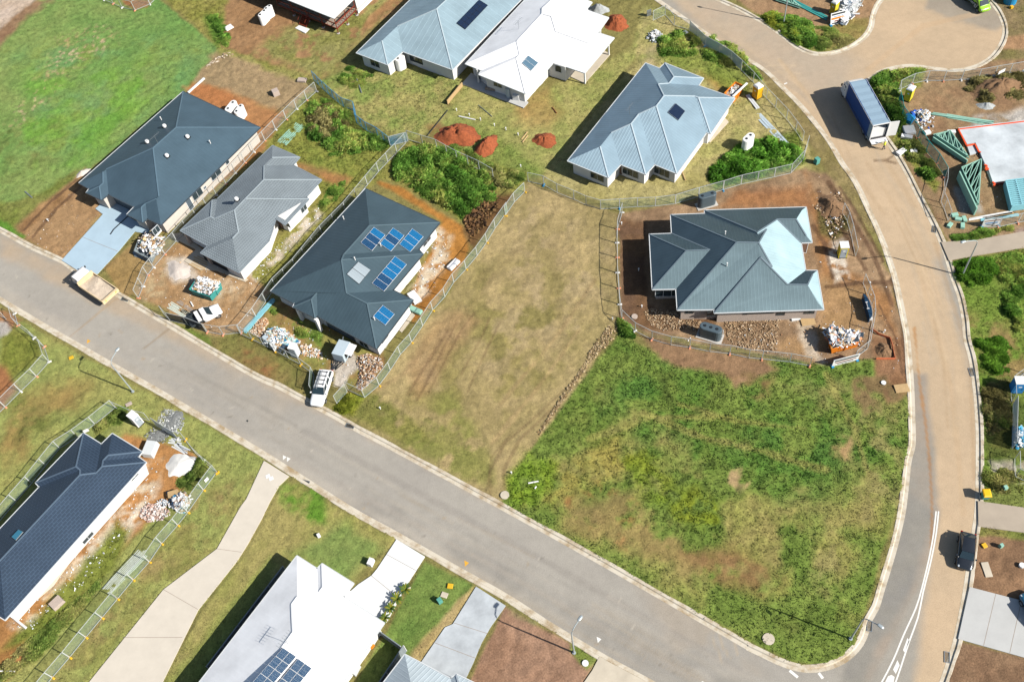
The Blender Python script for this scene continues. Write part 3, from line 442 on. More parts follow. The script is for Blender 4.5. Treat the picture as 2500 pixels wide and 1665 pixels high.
for k in range(70):
    u = _rs.uniform(0, 1750); v = 712 + u * .545 + _rs.uniform(-80, 80); a = _rs.uniform(0, 3.1); r = _rs.uniform(2, 9); RZ.append(Stroke(*_rs.choice((('#7c766c', '#857f76'), ('#cfc6b6', '#c6bcac'), ('#a88e6c', '#b09878'))), [(u, v), (u + r * math.cos(a), v + r * math.sin(a))], _rs.uniform(.6, 2.2), 1.2, 1, _rs.uniform(.3, .7)))
def grid_obj(name, xs, ys, m, zfun, keep=None, zones=None, base=('#8e8650', '#857d4a')):
    nx, ny = len(xs), len(ys); X, Y = np.meshgrid(xs, ys); X = X.ravel(); Y = Y.ravel(); U, V = project(X, Y)
    t = fbm(X, Y, .3, 4)[:, None]; col = alb(base[0]) * (1 - t) + alb(base[1]) * t; hg = np.full(X.shape, .08); dn = np.full(X.shape, .6)
    near = np.nonzero((U > -400) & (U < 2900) & (V > -500) & (V < 2200))[0]
    c2, h2, d2 = col[near], hg[near], dn[near]; paint(X[near], Y[near], U[near], V[near], zones, c2, h2, d2); col[near] = c2; hg[near] = h2; dn[near] = d2
    Z = zfun(X, Y, U, V, hg, dn); idx = np.arange(nx * ny).reshape(ny, nx)
    F = np.stack([idx[:-1, :-1], idx[:-1, 1:], idx[1:, 1:], idx[1:, :-1]], -1).reshape(-1, 4)
    if keep is not None:
        k = keep(U, V); F = F[k[F].any(1)]
        used = np.unique(F); mp = np.full(nx * ny, -1); mp[used] = np.arange(len(used)); F = mp[F]; X, Y, Z, col, U, V = X[used], Y[used], Z[used], col[used], U[used], V[used]
    me = bpy.data.meshes.new(name); me.vertices.add(len(X)); me.vertices.foreach_set('co', np.stack([X, Y, Z], 1).astype('f').ravel())
    me.loops.add(F.size); me.loops.foreach_set('vertex_index', F.ravel().astype('i')); me.polygons.add(len(F)); me.polygons.foreach_set('loop_start', np.arange(0, F.size, 4, dtype='i')); me.polygons.foreach_set('use_smooth', np.ones(len(F), bool))
    a = me.color_attributes.new('Col', 'FLOAT_COLOR', 'POINT'); a.data.foreach_set('color', np.concatenate([col, (hg[:len(col)] if keep is None else np.zeros(len(col)))[:, None]], 1).astype('f').ravel())
    me.update(calc_edges=True); me.materials.append(m); o = bpy.data.objects.new(name, me); COL.objects.link(o); tag(o, kind='structure')
    return o, (X, Y, U, V, col, hg, dn, Z)
def ground_mat(name, s1, s2, amp1, amp2, bump, rough=.95):
    m = bpy.data.materials.new(name); m.use_nodes = True; n = m.node_tree.nodes; L = m.node_tree.links; b = n['Principled BSDF']
    a = n.new('ShaderNodeAttribute'); a.attribute_name = 'Col'; g = n.new('ShaderNodeNewGeometry'); last = a.outputs['Color']
    for s, am, dt in ((.3, amp1 * .5, 6), (s1, amp1, 6), (s2, amp2, 4)):
        no = n.new('ShaderNodeTexNoise'); no.inputs['Scale'].default_value = s; no.inputs['Detail'].default_value = dt; no.inputs['Roughness'].default_value = .7; L.new(g.outputs['Position'], no.inputs['Vector'])
        mr = n.new('ShaderNodeMapRange'); mr.inputs[1].default_value = .3; mr.inputs[2].default_value = .7; mr.inputs[3].default_value = 1 - am; mr.inputs[4].default_value = 1 + am; L.new(no.outputs[0], mr.inputs[0])
        mx = n.new('ShaderNodeMix'); mx.data_type = 'RGBA'; mx.blend_type = 'MULTIPLY'; mx.inputs[0].default_value = 1; L.new(last, mx.inputs[6]); L.new(mr.outputs[0], mx.inputs[7]); last = mx.outputs[2]
    L.new(last, b.inputs['Base Color']); b.inputs['Roughness'].default_value = rough; b.inputs['Specular IOR Level'].default_value = .1
    if bump:
        bp = n.new('ShaderNodeBump'); bp.inputs['Strength'].default_value = bump; bp.inputs['Distance'].default_value = .12; L.new(no.outputs[0], bp.inputs['Height']); L.new(bp.outputs[0], b.inputs['Normal'])
    return m
FINE = .2
far = lambda lo, hi: (np.array([lo - 2500, lo - 900, lo - 300, lo - 80, lo - 20]), np.array([hi + 20, hi + 80, hi + 300, hi + 900, hi + 2500]))
l, h = far(-88, 92); GX = np.concatenate([l, np.arange(-88, 92, FINE), h]); l, h = far(14, 166); GY = np.concatenate([l, np.arange(14, 166, FINE), h])
def zground(X, Y, U, V, hg, dn):
    s = sdist(U, V, ROADPOLY); road = np.clip((s + 3) / 6, 0, 1)
    inn = (U > -300) & (U < 2800) & (V > -300) & (V < 2000)
    rough = (fbm(X, Y, 1.3, 3, 5) - .5) * 2
    z = rough * (.09 + .25 * np.minimum(hg, .4)) * inn
    z = np.where(s > -7, np.minimum(z, .0), z)
    return z * (1 - road) - .3 * road
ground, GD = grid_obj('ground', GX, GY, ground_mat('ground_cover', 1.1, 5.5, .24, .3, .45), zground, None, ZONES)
def road_keep(U, V): return sdist(U, V, ROADPOLY) > -1.5
road, _ = grid_obj('road', np.arange(-88, 92, .25), np.arange(14, 166, .25), ground_mat('road_asphalt', .9, 9.0, .07, .13, .15, .85), lambda X, Y, U, V, hg, dn: np.full(X.shape, Z0R), road_keep, RZ, ('#a9a296', '#a39d92'))
# ================================================================ HOUSES
MT = lambda n: _mats[n]
mat('white_render', '#f4f2ee', .8, var=.06, scale=1.5, bump=.08); mat('cream_render', '#d8cfc4', .85, var=.08, scale=1.2, bump=.1); mat('pale_brick', '#c4b3a6', .85, var=.16, scale=6, bump=.2)
mat('brown_cladding', '#8a6a58', .8, var=.15); mat('white_paint', '#f6f6f4', .5, var=.04); mat('white_gutter', '#dfe3e4', .4, var=.05); mat('grey_gutter', '#8f9aa2', .4, var=.06); mat('dark_gutter', '#4a545c', .4, var=.06)
mat('window_frame', '#c9ced2', .4, var=.04); mat('dark_frame', '#3c4348', .4, var=.05); mat('glass', (.02, .03, .035), .06, spec=.6, var=.1); mat('garage_door', '#5d6a74', .5, var=.06, scale=6)
mat('galvanised', '#aeb6ba', .4, .6, var=.12, scale=10); mat('concrete', '#cfcac2', .9, var=.14, scale=1.1, bump=.1); mat('dark_metal', '#33383c', .5, .3); mat('black_plastic', '#2b3034', .45, var=.12); mat('timber', '#c8a878', .8, var=.2, scale=5); mat('timber_grey', '#a8998a', .85, var=.2, scale=5)
ROOFS = dict(
    dark=roof_mat('dark_blue_steel_roof', '#546a78', 'rib', .5, .45, .12, 0, 2.2, 0, .05), solar=roof_mat('charcoal_steel_roof', '#51656f', 'rib', .5, .45, .2, 0, 2.2, 0, .07), grey=roof_mat('grey_concrete_tile', '#99a4aa', 'tile', .33, .55, 1.0, 0, 2.3, 0, .2),
    silver=roof_mat('pale_steel_roof', '#9db6c4', 'rib', .42, .62, .5, .5, 1.8, .6), stripe=roof_mat('striped_pale_steel_roof', '#a2bac4', 'stripe', .95, .66, .5, .4, 1.75, .5), white=roof_mat('white_steel_roof', '#ffffff', 'rib', .6, .5, .05, 0, 1.7, 0, .02),
    corner=roof_mat('slate_steel_roof', '#82989f', 'rib', .42, .62, .25, .8, 1.85, .86), tile=roof_mat('dark_flat_tile', '#3e4d5f', 'flat', .62, .4, .5), ribbed=roof_mat('ribbed_grey_roof', '#bcc8ce', 'rib', .42, .4, .6, 0, 1.8))
RIDGE = {k: mat('ridge_' + k, c, .4, var=.05) for k, c in dict(dark='#657d8c', solar='#62767f', grey='#a9b4b9', silver='#c4d4dc', stripe='#c0d0d6', white='#ffffff', corner='#75858e', tile='#66788a', ribbed='#c4ced4').items()}
DIRS = dict(N=(0, 1), S=(0, -1), E=(1, 0), W=(-1, 0))
class House: pass
def house(name, label, axis, ze, V, facets, outline, roof, wall, pitch=22.5, inset=.5, gutter='white_gutter', cap=None, zb=0.0, cat='house', walls=True, part='wall'):
    H = House(); eaves = set(outline); tx, p, q = axis; A = at(*V[p], ze); B = at(*V[q], ze); ax = (B - A); ax.z = 0; ax.normalize(); ay = Vector((-ax.y, ax.x, 0)); tp = math.tan(math.radians(pitch))
    C = sum((at(*V[k], 0) for k in outline), Vector()) / len(outline); root = thing(name, label, cat, (C.x, C.y, zb)); H.root = root; H.ax, H.ay, H.ze = ax, ay, ze
    pl = {}
    for code, d, anc, vs in facets:
        o = ax * DIRS[d][0] + ay * DIRS[d][1]; nrm = Vector((o.x * tp, o.y * tp, 1)).normalized(); pl[code] = (at(*V[anc], ze), nrm, o)
    pos = {k: at(*V[k], ze) for k in eaves if k in V}; inner = [k for k in V if k not in eaves]; I3 = np.eye(3)
    dd = {c: pl[c][1].dot(pl[c][0]) for c in pl}; rays = {k: ray(*V[k]) / np.linalg.norm(ray(*V[k])) for k in inner}
    for it in range(12):                             # ridge points: on the planes of all their facets, close to where they are seen
        for k in inner:
            A_ = .12 * (I3 - np.outer(rays[k], rays[k])); b_ = A_ @ CAMP
            for code, d, anc, vs in facets:
                if k in vs: n = np.array(pl[code][1]); A_ = A_ + np.outer(n, n); b_ = b_ + n * dd[code]
            pos[k] = Vector(np.linalg.solve(A_, b_))
        for code, d, anc, vs in facets: w_s = [(3 if v in eaves else 1, pl[code][1].dot(pos[v])) for v in vs if v in pos]; dd[code] = sum(w * x for w, x in w_s) / sum(w for w, x in w_s)
    for k in inner: pos[k].z = min(max(pos[k].z, ze - .1), ze + 4.5)
    for c in pl: pl[c] = (pl[c][1] * dd[c], pl[c][1], pl[c][2])
    H.pos = pos; H.pl = pl
    b = WB(); uv = []; edges = {}; fnn = []
    for code, d, anc, vs in facets:
        o = pl[code][2]; al = Vector((-o.y, o.x, 0)); P = [pos[v] for v in vs]; n0 = len(b.v); b.v += P
        for tri in tessellate_polygon([[Vector((x.x, x.y, 0)) for x in P]]):
            t = list(tri); a_, b_, c_ = (P[i] for i in t)
            if (b_ - a_).cross(c_ - a_).z < 0: t.reverse()
            b.f.append(tuple(n0 + i for i in t)); fnn.append(tuple(pl[code][1])); uv += [(P[i].dot(al), -P[i].dot(o) / math.cos(math.radians(pitch)) + 0) for i in t]
        for i in range(len(vs)):
            e = frozenset((vs[i], vs[(i + 1) % len(vs)])); edges.setdefault(e, []).append(code)
    H.roof = b.build('roof', ROOFS[roof], root, root.location, uv=uv)
    fa = H.roof.data.attributes.new('facet', 'FLOAT_VECTOR', 'FACE'); fa.data.foreach_set('vector', np.array(fnn, 'f').ravel())
    so = H.roof.modifiers.new('thickness', 'SOLIDIFY'); so.thickness = .06; so.offset = -1
    for e, cs in edges.items():
        if len(cs) < 2: continue
        k = list(e); a_, b_ = pos[k[0]], pos[k[1]]
        n1, n2 = pl[cs[0]][1], pl[cs[1]][1]; o1 = Vector((n1.x, n1.y, 0))
        mid = (a_ + b_) / 2; c1 = sum((pos[v] for v in next(f[3] for f in facets if f[0] == cs[0])), Vector()) / len(next(f[3] for f in facets if f[0] == cs[0]))
        if o1.dot(c1 - mid) > 0 and (a_ - b_).length > .4: rb = WB(); rb.bar(a_ + Vector((0, 0, .02)), b_ + Vector((0, 0, .02)), .17, .06); rb.build('ridge_cap', RIDGE[roof], H.roof, root.location)
    gb = WB(); gLit = WB(); n = len(outline); O = [pos[k] for k in outline]
    area = sum(O[i].x * O[(i + 1) % n].y - O[(i + 1) % n].x * O[i].y for i in range(n)); sg = 1 if area > 0 else -1
    for i in range(n):
        a_, b_ = O[i], O[(i + 1) % n]; d = (b_ - a_); d.z = 0
        if d.length < .05: continue
        d.normalize(); out = Vector((d.y, -d.x, 0)) * sg; (gLit if gutter == 'dark_gutter' and out.dot(ay) > .6 else gb).bar(a_ + out * .06 - d * .05 + Vector((0, 0, -.05)), b_ + out * .06 + d * .05 + Vector((0, 0, -.05)), .1, .13)
    gb.build('gutter', MT(gutter), root, root.location)
    if gLit.v: gLit.build('gutter', MT('white_gutter'), root, root.location)  # north runs of dark gutters in white: their sunlit insides put into the colour
    # walls: eave outline moved in by the overhang
    W_ = []; Q = [Vector((p_.x, p_.y)) for p_ in O]; Q = [q for i, q in enumerate(Q) if (q - Q[i - 1]).length > .25]; n = len(Q)
    for i in range(n):
        a_, b_, c_ = Q[i - 1], Q[i], Q[(i + 1) % n]; d1 = (b_ - a_).normalized(); d2 = (c_ - b_).normalized(); n1 = Vector((-d1.y, d1.x)) * sg; n2 = Vector((-d2.y, d2.x)) * sg; m_ = n1 + n2
        if m_.length < .4: m_ = n1; s_ = 1
        else: s_ = 2 / m_.length_squared
        W_.append(b_ + m_ * min(s_, 1.6) * inset)
    H.W = W_; H.sg = sg
    if walls:
        # storey-high wall ring and ceiling
        wb = WB(); wb.prism(W_, zb - .02, ze + .06); wb.build(part, MT(wall), root, root.location)
        sb = WB(); sb.prism([w for w in Q], ze - .07, ze - .045); sb.build('soffit', MT('white_paint'), root, root.location)
    return H
def on_wall(H, t, x, y):
    r = ray(t, x, y); best = None; n = len(H.W)
    for i in range(n):
        a_, b_ = H.W[i], H.W[(i + 1) % n]; d = b_ - a_; out = Vector((d.y, -d.x)) * H.sg
        den = out.x * r[0] + out.y * r[1]
        if den >= 0 or d.length < .3: continue
        k = (out.x * (a_.x - 0) + out.y * (a_.y - 0)) / den; p_ = Vector(CAMP + k * r); s_ = (Vector((p_.x, p_.y)) - a_).dot(d) / d.length_squared
        if -.15 < s_ < 1.15 and -.6 < p_.z < H.ze + .8:
            if best is None or k < best[0]: best = (k, p_, d.normalized(), out.normalized())
    return best
def opening(H, kind, t, x, y, w, h, zc=None, panes=2, frame='window_frame', fill='glass', label=None):
    s = on_wall(H, t, x, y)
    if not s: print('no wall for', kind, t, x, y); return
    _, p_, d, o = s; z = p_.z if zc is None else zc; z = min(max(z, h / 2 + .02), H.ze - h / 2 - .02); c = Vector((p_.x, p_.y, z)); D = Vector((d.x, d.y, 0)); O = Vector((o.x, o.y, 0)); R = Matrix((D, O, Vector((0, 0, 1)))).transposed()
    fb = WB(); f = .07
    for sx in (-1, 1): fb.box(c + D * sx * (w / 2 - f / 2), (f, .1, h), R)
    for sz in (-1, 1): fb.box(c + Vector((0, 0, sz * (h / 2 - f / 2))), (w - 2 * f, .1, f), R)
    for i in range(1, panes): fb.box(c + D * (-w / 2 + w * i / panes), (.05, .08, h - 2 * f), R)
    fo = fb.build(kind, MT(frame), H.root, H.root.location)
    if label: fo['label'] = label
    gb = WB(); gb.box(c, (w - 2 * f, .04, h - 2 * f), R); gb.build('pane' if fill == 'glass' else 'panel', MT(fill), fo, H.root.location)
def roof_pt(H, code, t, x, y, lift=0.0):
    p0, n, _o = H.pl[code]; r = Vector(ray(t, x, y)); p0 = p0 + n * lift; return Vector(CAMP) + r * (n.dot(p0 - Vector(CAMP)) / n.dot(r)), n
def pv_mat(name, cell, line, nx=6, ny=10, rough=.12):
    m = bpy.data.materials.new(name); m.use_nodes = True; n = m.node_tree.nodes; L = m.node_tree.links; b = n['Principled BSDF']
    uv = n.new('ShaderNodeUVMap'); br = n.new('ShaderNodeTexBrick'); br.offset = 0; br.inputs['Scale'].default_value = 1; br.inputs['Brick Width'].default_value = 1 / nx; br.inputs['Row Height'].default_value = 1 / ny; br.inputs['Mortar Size'].default_value = .0022; br.inputs['Mortar Smooth'].default_value = .2
    c = tuple(alb(cell, 2.2)); br.inputs['Color1'].default_value = (*c, 1); br.inputs['Color2'].default_value = (*[x * 1.15 for x in c], 1); br.inputs['Mortar'].default_value = (*alb(line, 2.2), 1)
    L.new(uv.outputs[0], br.inputs['Vector']); L.new(br.outputs['Color'], b.inputs['Base Color']); b.inputs['Roughness'].default_value = rough; b.inputs['Specular IOR Level'].default_value = .35; _mats[name] = m; return m
pv_mat('bright_blue_cells', '#0e6498', '#5f9ec2', 10, 6, .3); pv_mat('deep_blue_cells', '#1d4468', '#5f82a6', 10, 6, .25); pv_mat('navy_cells', '#1e2c44', '#33445e', 6, 10, .2); pv_mat('striped_cells', '#33506e', '#dfe9f0', 2, 12, .25); pv_mat('collector_glass', '#a4b0b7', '#7f8b93', 9, 1, .2); pv_mat('teal_glass', '#1f93b4', '#3aa8c6', 1, 1, .1); pv_mat('dark_collector', '#5f7c90', '#86a0b0', 8, 1, .15)
def panels(H, code, t, c4, nu, nv, cells, frame='white_paint', name='solar_panel', gap=.02):
    """c4: the four corners A B C D of the array as picked; nu panels along A-B, nv along A-D"""
    P = [roof_pt(H, code, t, c4[2 * i], c4[2 * i + 1], .16) for i in range(4)]; nrm = P[0][1]; A, B, C, D = (p[0] for p in P)
    bl = lambda u, v: A * (1 - u) * (1 - v) + B * u * (1 - v) + C * u * v + D * (1 - u) * v
    for j in range(nv):
        for i in range(nu):
            u0, u1, v0, v1 = i / nu, (i + 1) / nu, j / nv, (j + 1) / nv; q = [bl(u0, v0), bl(u1, v0), bl(u1, v1), bl(u0, v1)]; ct = sum(q, Vector()) / 4; q = [ct + (x - ct) * (1 - gap) for x in q]
            if (q[1] - q[0]).cross(q[2] - q[0]).dot(nrm) < 0: q = [q[0], q[3], q[2], q[1]]
            fb = WB(); lo = [x - nrm * .09 for x in q]; inn = [ct + (x - ct) * .972 for x in q]
            fb.add(lo + q + inn, [(0, 1, 5, 4), (1, 2, 6, 5), (2, 3, 7, 6), (3, 0, 4, 7), (4, 5, 9, 8), (5, 6, 10, 9), (6, 7, 11, 10), (7, 4, 8, 11), (3, 2, 1, 0)])
            fo = fb.build(name, MT(frame), H.root, H.root.location); gb = WB(); gb.add([x - nrm * .004 for x in inn], [(0, 1, 2, 3)])
            k = cells[(j * nu + i) % len(cells)]; gb.build('cells', MT(k), fo, H.root.location, uv=[(0, 0), (1, 0), (1, 1), (0, 1)])
def vent(H, code, t, x, y, kind='turbine'):
    p, n = roof_pt(H, code, t, x, y); b = WB()
    if kind == 'turbine':
        k = WB(); k.box(p + n * .03, (.62, .62, .05), Matrix((H.ax, H.ay, Vector((0, 0, 1)))).transposed()); ko = k.build('vent_base', MT('dark_metal'), H.root, H.root.location)
        for i in range(5):
            r = .2 + .09 * math.sin(math.pi * (i + .3) / 5); b.cyl(p + Vector((0, 0, .12 + .08 * i)), r, .07, 14, r * .97)
        b.build('roof_vent', MT('white_paint'), H.root, H.root.location)
    elif kind == 'pipe':
        b.tube([p, p + Vector((0, 0, .55))], .06, 8); b.tube([p + Vector((0, 0, .55)), p + Vector((0, 0, .62))], .09, 8); b.build('vent_pipe', MT('white_paint'), H.root, H.root.location)
    else:
        b.tube([p, p + Vector((0, 0, 1.5))], .025, 6); a = H.ax * .9; b.tube([p + Vector((0, 0, 1.4)) - a, p + Vector((0, 0, 1.4)) + a], .02, 5)
        for i in range(7): m_ = p + Vector((0, 0, 1.4)) + a * (-1 + i / 3); b.tube([m_ - H.ay * .35, m_ + H.ay * .35], .012, 4)
        b.build('antenna', MT('galvanised'), H.root, H.root.location)
def posts(H, t, picks, w=.2, z1=None, m='white_paint', name='post'):
    for i in range(0, len(picks), 2):
        q = at(t, picks[i], picks[i + 1]); b = WB(); b.box((q.x, q.y, (z1 or H.ze) / 2), (w, w, z1 or H.ze), Matrix((H.ax, H.ay, Vector((0, 0, 1)))).transposed()); b.build(name, MT(m), H.root, H.root.location)
V_ = lambda **k: {n: (v if len(v) == 3 else v) for n, v in k.items()}
# A: dark hip house by the lawn
VA = dict(L=('e', 710, 173), T=('a', 1645, 825), R=('a', 2335, 1148), BR=('e', 1445, 548), r1=('a', 1585, 1138), r2=('a', 1370, 1330), p0=('e', 800, 225), p1=('e', 775, 260), p2=('e', 910, 325), p3=('e', 975, 275), g0=('e', 1205, 388), g1=('e', 1140, 455),
          g2=('e', 1283, 527), g3=('e', 1325, 492), q1=('e', 890, 205), q0=('e', 927, 72), q00=('e', 952, 53), qb=('e', 925, 178), k1=('e', 1430, 292), k2=('e', 1400, 315), k3=('e', 1305, 363), k4=('e', 1265, 383))
HA = house('dark_roof_house', 'finished house with dark blue hip roof and pale walls beside the big green lawn', (0, 'L', 'T'), 2.6, VA, [
    ('N', 'N', 'L', ['L', 'T', 'r1', 'r2', 'q00', 'q0']), ('E', 'E', 'T', ['T', 'R', 'r1']), ('S', 'S', 'BR', ['BR', 'R', 'r1', 'r2', 'k1', 'k2']), ('W1', 'W', 'L', ['L', 'p0', 'qb', 'q0']), ('N2', 'N', 'p1', ['p1', 'p0', 'qb', 'q1']), ('W2', 'W', 'p1', ['p1', 'p2', 'q1']),
    ('S2', 'S', 'p3', ['q1', 'p2', 'p3', 'q00', 'q0', 'qb']), ('W3', 'W', 'p3', ['q00', 'p3', 'g0', 'k1', 'r2']), ('N3', 'N', 'g1', ['g0', 'g1', 'k4', 'k3', 'k2', 'k1']), ('W4', 'W', 'g1', ['g1', 'g2', 'k4']), ('S3', 'S', 'g3', ['k4', 'g2', 'g3', 'k3']), ('W5', 'W', 'BR', ['k3', 'g3', 'BR', 'k2'])],
    ['L', 'p0', 'p1', 'p2', 'p3', 'g0', 'g1', 'g2', 'g3', 'BR', 'R', 'T'], 'dark', 'cream_render', 21, gutter='dark_gutter')
for x, y, w, h in ((1770, 268, 1.9, 1.5), (1937, 92, 2.0, 1.3), (1840, 215, .5, .5)): opening(HA, 'window', 'e', x, y, w, h)
opening(HA, 'window', 'a', 2040, 1455, .7, .9, panes=1); opening(HA, 'door', 'e', 1700, 355, .95, 2.1, 1.06, 1, 'white_paint', 'garage_door')
opening(HA, 'garage_door', 'e', 1090, 350, 4.6, 2.1, 1.06, 1, 'dark_frame', 'garage_door'); opening(HA, 'window', 'e', 1380, 560, 1.2, 1.2)
posts(HA, 'e', (985, 392), .35, m='pale_brick', name='column')
for c, x, y in (('S', 1690, 1240), ('S', 1505, 1410), ('N', 1483, 1145), ('N', 1327, 1285)): vent(HA, c, 'a', x, y)
vent(HA, 'N', 'a', 1452, 1080, 'pipe'); vent(HA, 'S', 'a', 1893, 1292, 'pipe'); vent(HA, 'S', 'a', 1420, 1290, 'antenna')
# B: grey tiled house
VB = dict(L=('e', 1620, 600), T=('b', 240, 1310), a1=('b', 482, 1415), a2=('b', 422, 1484), a3=('f', 678, 145), a4=('f', 540, 300), a5=('f', 565, 318), s3=('f', 352, 545), s2=('f', 268, 490), s1=('f', 205, 692), BR=('e', 2145, 975), w2=('e', 1803, 800), w1=('e', 1870, 738),
          ra=('b', 235, 1413), rb=('b', 166, 1490), rc=('f', 160, 135), rd=('f', 0, 293), rd2=('f', 0, 308), re=('e', 2098, 418), k1=('e', 2140, 615), k2=('e', 2095, 668), n1=('e', 1905, 330), n2=('e', 1950, 320), n3=('e', 1922, 490), n4=('e', 1890, 472))
HB = house('grey_tiled_house', 'grey concrete tiled house under construction between two dark roofed houses', (0, 'BR', 's1'), 2.5, VB, [
    ('N1', 'N', 'L', ['L', 'n1', 'n4']), ('X1', 'E', 'n1', ['n1', 'n2', 'n3', 'n4']), ('N2', 'N', 'T', ['n2', 'T', 'ra', 'rb', 'rc', 'rd', 're', 'n3']), ('E1', 'E', 'T', ['T', 'a1', 'ra']), ('S1', 'S', 'a1', ['a1', 'a2', 'rb', 'ra']), ('E2', 'E', 'a3', ['a2', 'a3', 'rc', 'rb']),
    ('S2', 'S', 'a3', ['a3', 'a4', 'rd', 'rc']), ('E3', 'E', 'a5', ['a4', 'a5', 'rd2', 'rd']), ('S3', 'S', 'BR', ['a5', 's3', 's2', 's1', 'BR', 'k2', 'k1', 're', 'rd', 'rd2']), ('W1', 'W', 'L', ['L', 'w1', 'k1', 're', 'n3', 'n4']), ('N3', 'N', 'w2', ['w1', 'w2', 'k2', 'k1']), ('W2', 'W', 'w2', ['w2', 'BR', 'k2'])],
    ['L', 'w1', 'w2', 'BR', 's1', 's2', 's3', 'a5', 'a4', 'a3', 'a2', 'a1', 'T', 'n2', 'n1'], 'grey', 'white_render', 22, gutter='grey_gutter')
for x, y, w, h in ((520, 402, 1.2, 1.1), (378, 548, .9, .9), (222, 592, 1.6, 1.2)): opening(HB, 'window', 'f', x, y, w, h, panes=2)
opening(HB, 'door', 'f', 310, 570, 1.6, 2.2, 1.12, 1, 'dark_frame', 'brown_cladding'); posts(HB, 'e', (1715, 715, 1905, 900), .35, m='pale_brick', name='column'); opening(HB, 'garage_door', 'e', 1960, 930, 4.4, 2.1, 1.06, 1, 'dark_frame', 'dark_metal')
vent(HB, 'S3', 'e', 2130, 328)
# C: solar house
VC = dict(A=('f', 1075, 225), B=('f', 1740, 530), L=('f', 225, 1143), BR=('j', 1175, 188), pa=('y', 890, 118), p1=('y', 872, 165), p2=('y', 1172, 312), p3=('y', 1205, 288), q1=('f', 590, 1225), q2=('f', 660, 1145), r1=('f', 1112, 562), r2=('f', 885, 828), r3=('f', 848, 893),
          k2=('f', 905, 1170), k3=('f', 1088, 1262), eS0=('f', 1552, 768), eS1=('f', 1590, 812), t0=('f', 1320, 1135), t1=('f', 1500, 1225))
HC = house('solar_panel_house', 'charcoal steel roofed house carrying blue solar panels next to the bare brown lot', (0, 'L', 'A'), 2.6, VC, [
    ('N', 'N', 'L', ['L', 'A', 'r1', 'r2', 'r3']), ('E', 'E', 'A', ['A', 'B', 'r1']), ('S1', 'S', 'B', ['B', 'eS0', 'r2', 'r1']), ('E1', 'E', 'eS1', ['eS0', 'eS1', 'r3', 'r2']), ('S2', 'S', 'eS1', ['eS1', 't0', 'k2', 'r3']), ('E2', 'E', 't1', ['t0', 't1', 'k3', 'k2']), ('S3', 'S', 'BR', ['t1', 'BR', 'k3']),
    ('W', 'W', 'BR', ['L', 'pa', 'q2', 'p3', 'BR', 'k3', 'k2', 'r3']), ('N2', 'N', 'p1', ['pa', 'p1', 'q1', 'q2']), ('W2', 'W', 'p1', ['p1', 'p2', 'q1']), ('S4', 'S', 'p3', ['q1', 'p2', 'p3', 'q2'])],
    ['L', 'pa', 'p1', 'p2', 'p3', 'BR', 't1', 't0', 'eS1', 'eS0', 'B', 'A'], 'solar', 'white_render', 21, gutter='dark_gutter')
bb, db = 'bright_blue_cells', 'deep_blue_cells'
panels(HC, 'S1', 'f', (1150, 568, 1255, 640, 1135, 783, 1030, 708), 1, 3, [bb, db, db]); panels(HC, 'S1', 'f', (1322, 573, 1425, 645, 1305, 788, 1203, 715), 1, 3, [bb, db, bb]); panels(HC, 'S1', 'f', (1495, 580, 1598, 655, 1478, 793, 1378, 722), 1, 3, [bb])
panels(HC, 'S2', 'f', (1340, 828, 1447, 905, 1243, 1147, 1132, 1072), 1, 5, [bb, bb, bb, db, db]); panels(HC, 'S3', 'f', (1230, 1268, 1338, 1350, 1255, 1450, 1143, 1368), 1, 2, [bb]); panels(HC, 'S2', 'f', (1010, 878, 1125, 955, 1020, 1083, 905, 990), 1, 2, ['collector_glass'], 'dark_metal', 'solar_water_collector')
opening(HC, 'window', 'f', 1625, 690, 1.8, 1.1); opening(HC, 'window', 'j', 1250, 95, 1.4, .5, panes=1, frame='dark_frame'); posts(HC, 'y', (1000, 335, 1255, 490), .4, m='white_render', name='column'); posts(HC, 'f', (1545, 905, 1425, 1060), .3, m='white_render', name='column')
opening(HC, 'garage_door', 'y', 1550, 560, 4.6, 2.1, 1.06, 1, 'dark_frame', 'garage_door'); opening(HC, 'window', 'y', 1850, 700, 1.5, 1.2); vent(HC, 'N', 'f', 882, 500, 'pipe'); vent(HC, 'S1', 'f', 1215, 742, 'pipe'); vent(HC, 'S3', 'f', 1160, 1405, 'pipe'); vent(HC, 'S2', 'f', 985, 868, 'pipe')
# D: pale striped house at the top
VD = dict(L=('b', 995, 478), d1=('b', 1275, 585), d2=('b', 1410, 465), BR=('b', 1857, 628), Re=('b', 2930, -470), Te=('b', 2062, -574), r0=('b', 1712, 97), re=('b', 2350, -500), m1=('b', 1362, 245), m2=('b', 1222, 378))
HD = house('striped_roof_house', 'long pale grey house with striped steel roof and dark solar array at the top', (0, 'BR', 'Re'), 2.6, VD, [
    ('N', 'N', 'L', ['L', 'Te', 're', 'r0', 'm1', 'm2']), ('E', 'E', 'Te', ['Te', 'Re', 're']), ('S', 'S', 'BR', ['BR', 'Re', 're', 'r0']), ('W1', 'W', 'L', ['L', 'd1', 'm2']), ('S2', 'S', 'd1', ['d1', 'd2', 'm1', 'm2']), ('W2', 'W', 'BR', ['d2', 'BR', 'r0', 'm1'])],
    ['L', 'd1', 'd2', 'BR', 'Re', 'Te'], 'stripe', 'white_render', 21)
panels(HD, 'S', 'r', (295, 0, 420, 80, 95, 425, -30, 335), 2, 6, ['navy_cells'], 'dark_metal'); opening(HD, 'window', 'b', 1530, 535, 2.4, 1.3, panes=3, frame='dark_frame'); opening(HD, 'window', 'b', 1160, 570, 1.8, 1.4, panes=2); posts(HD, 'b', (1095, 585), .35, m='white_render', name='column')
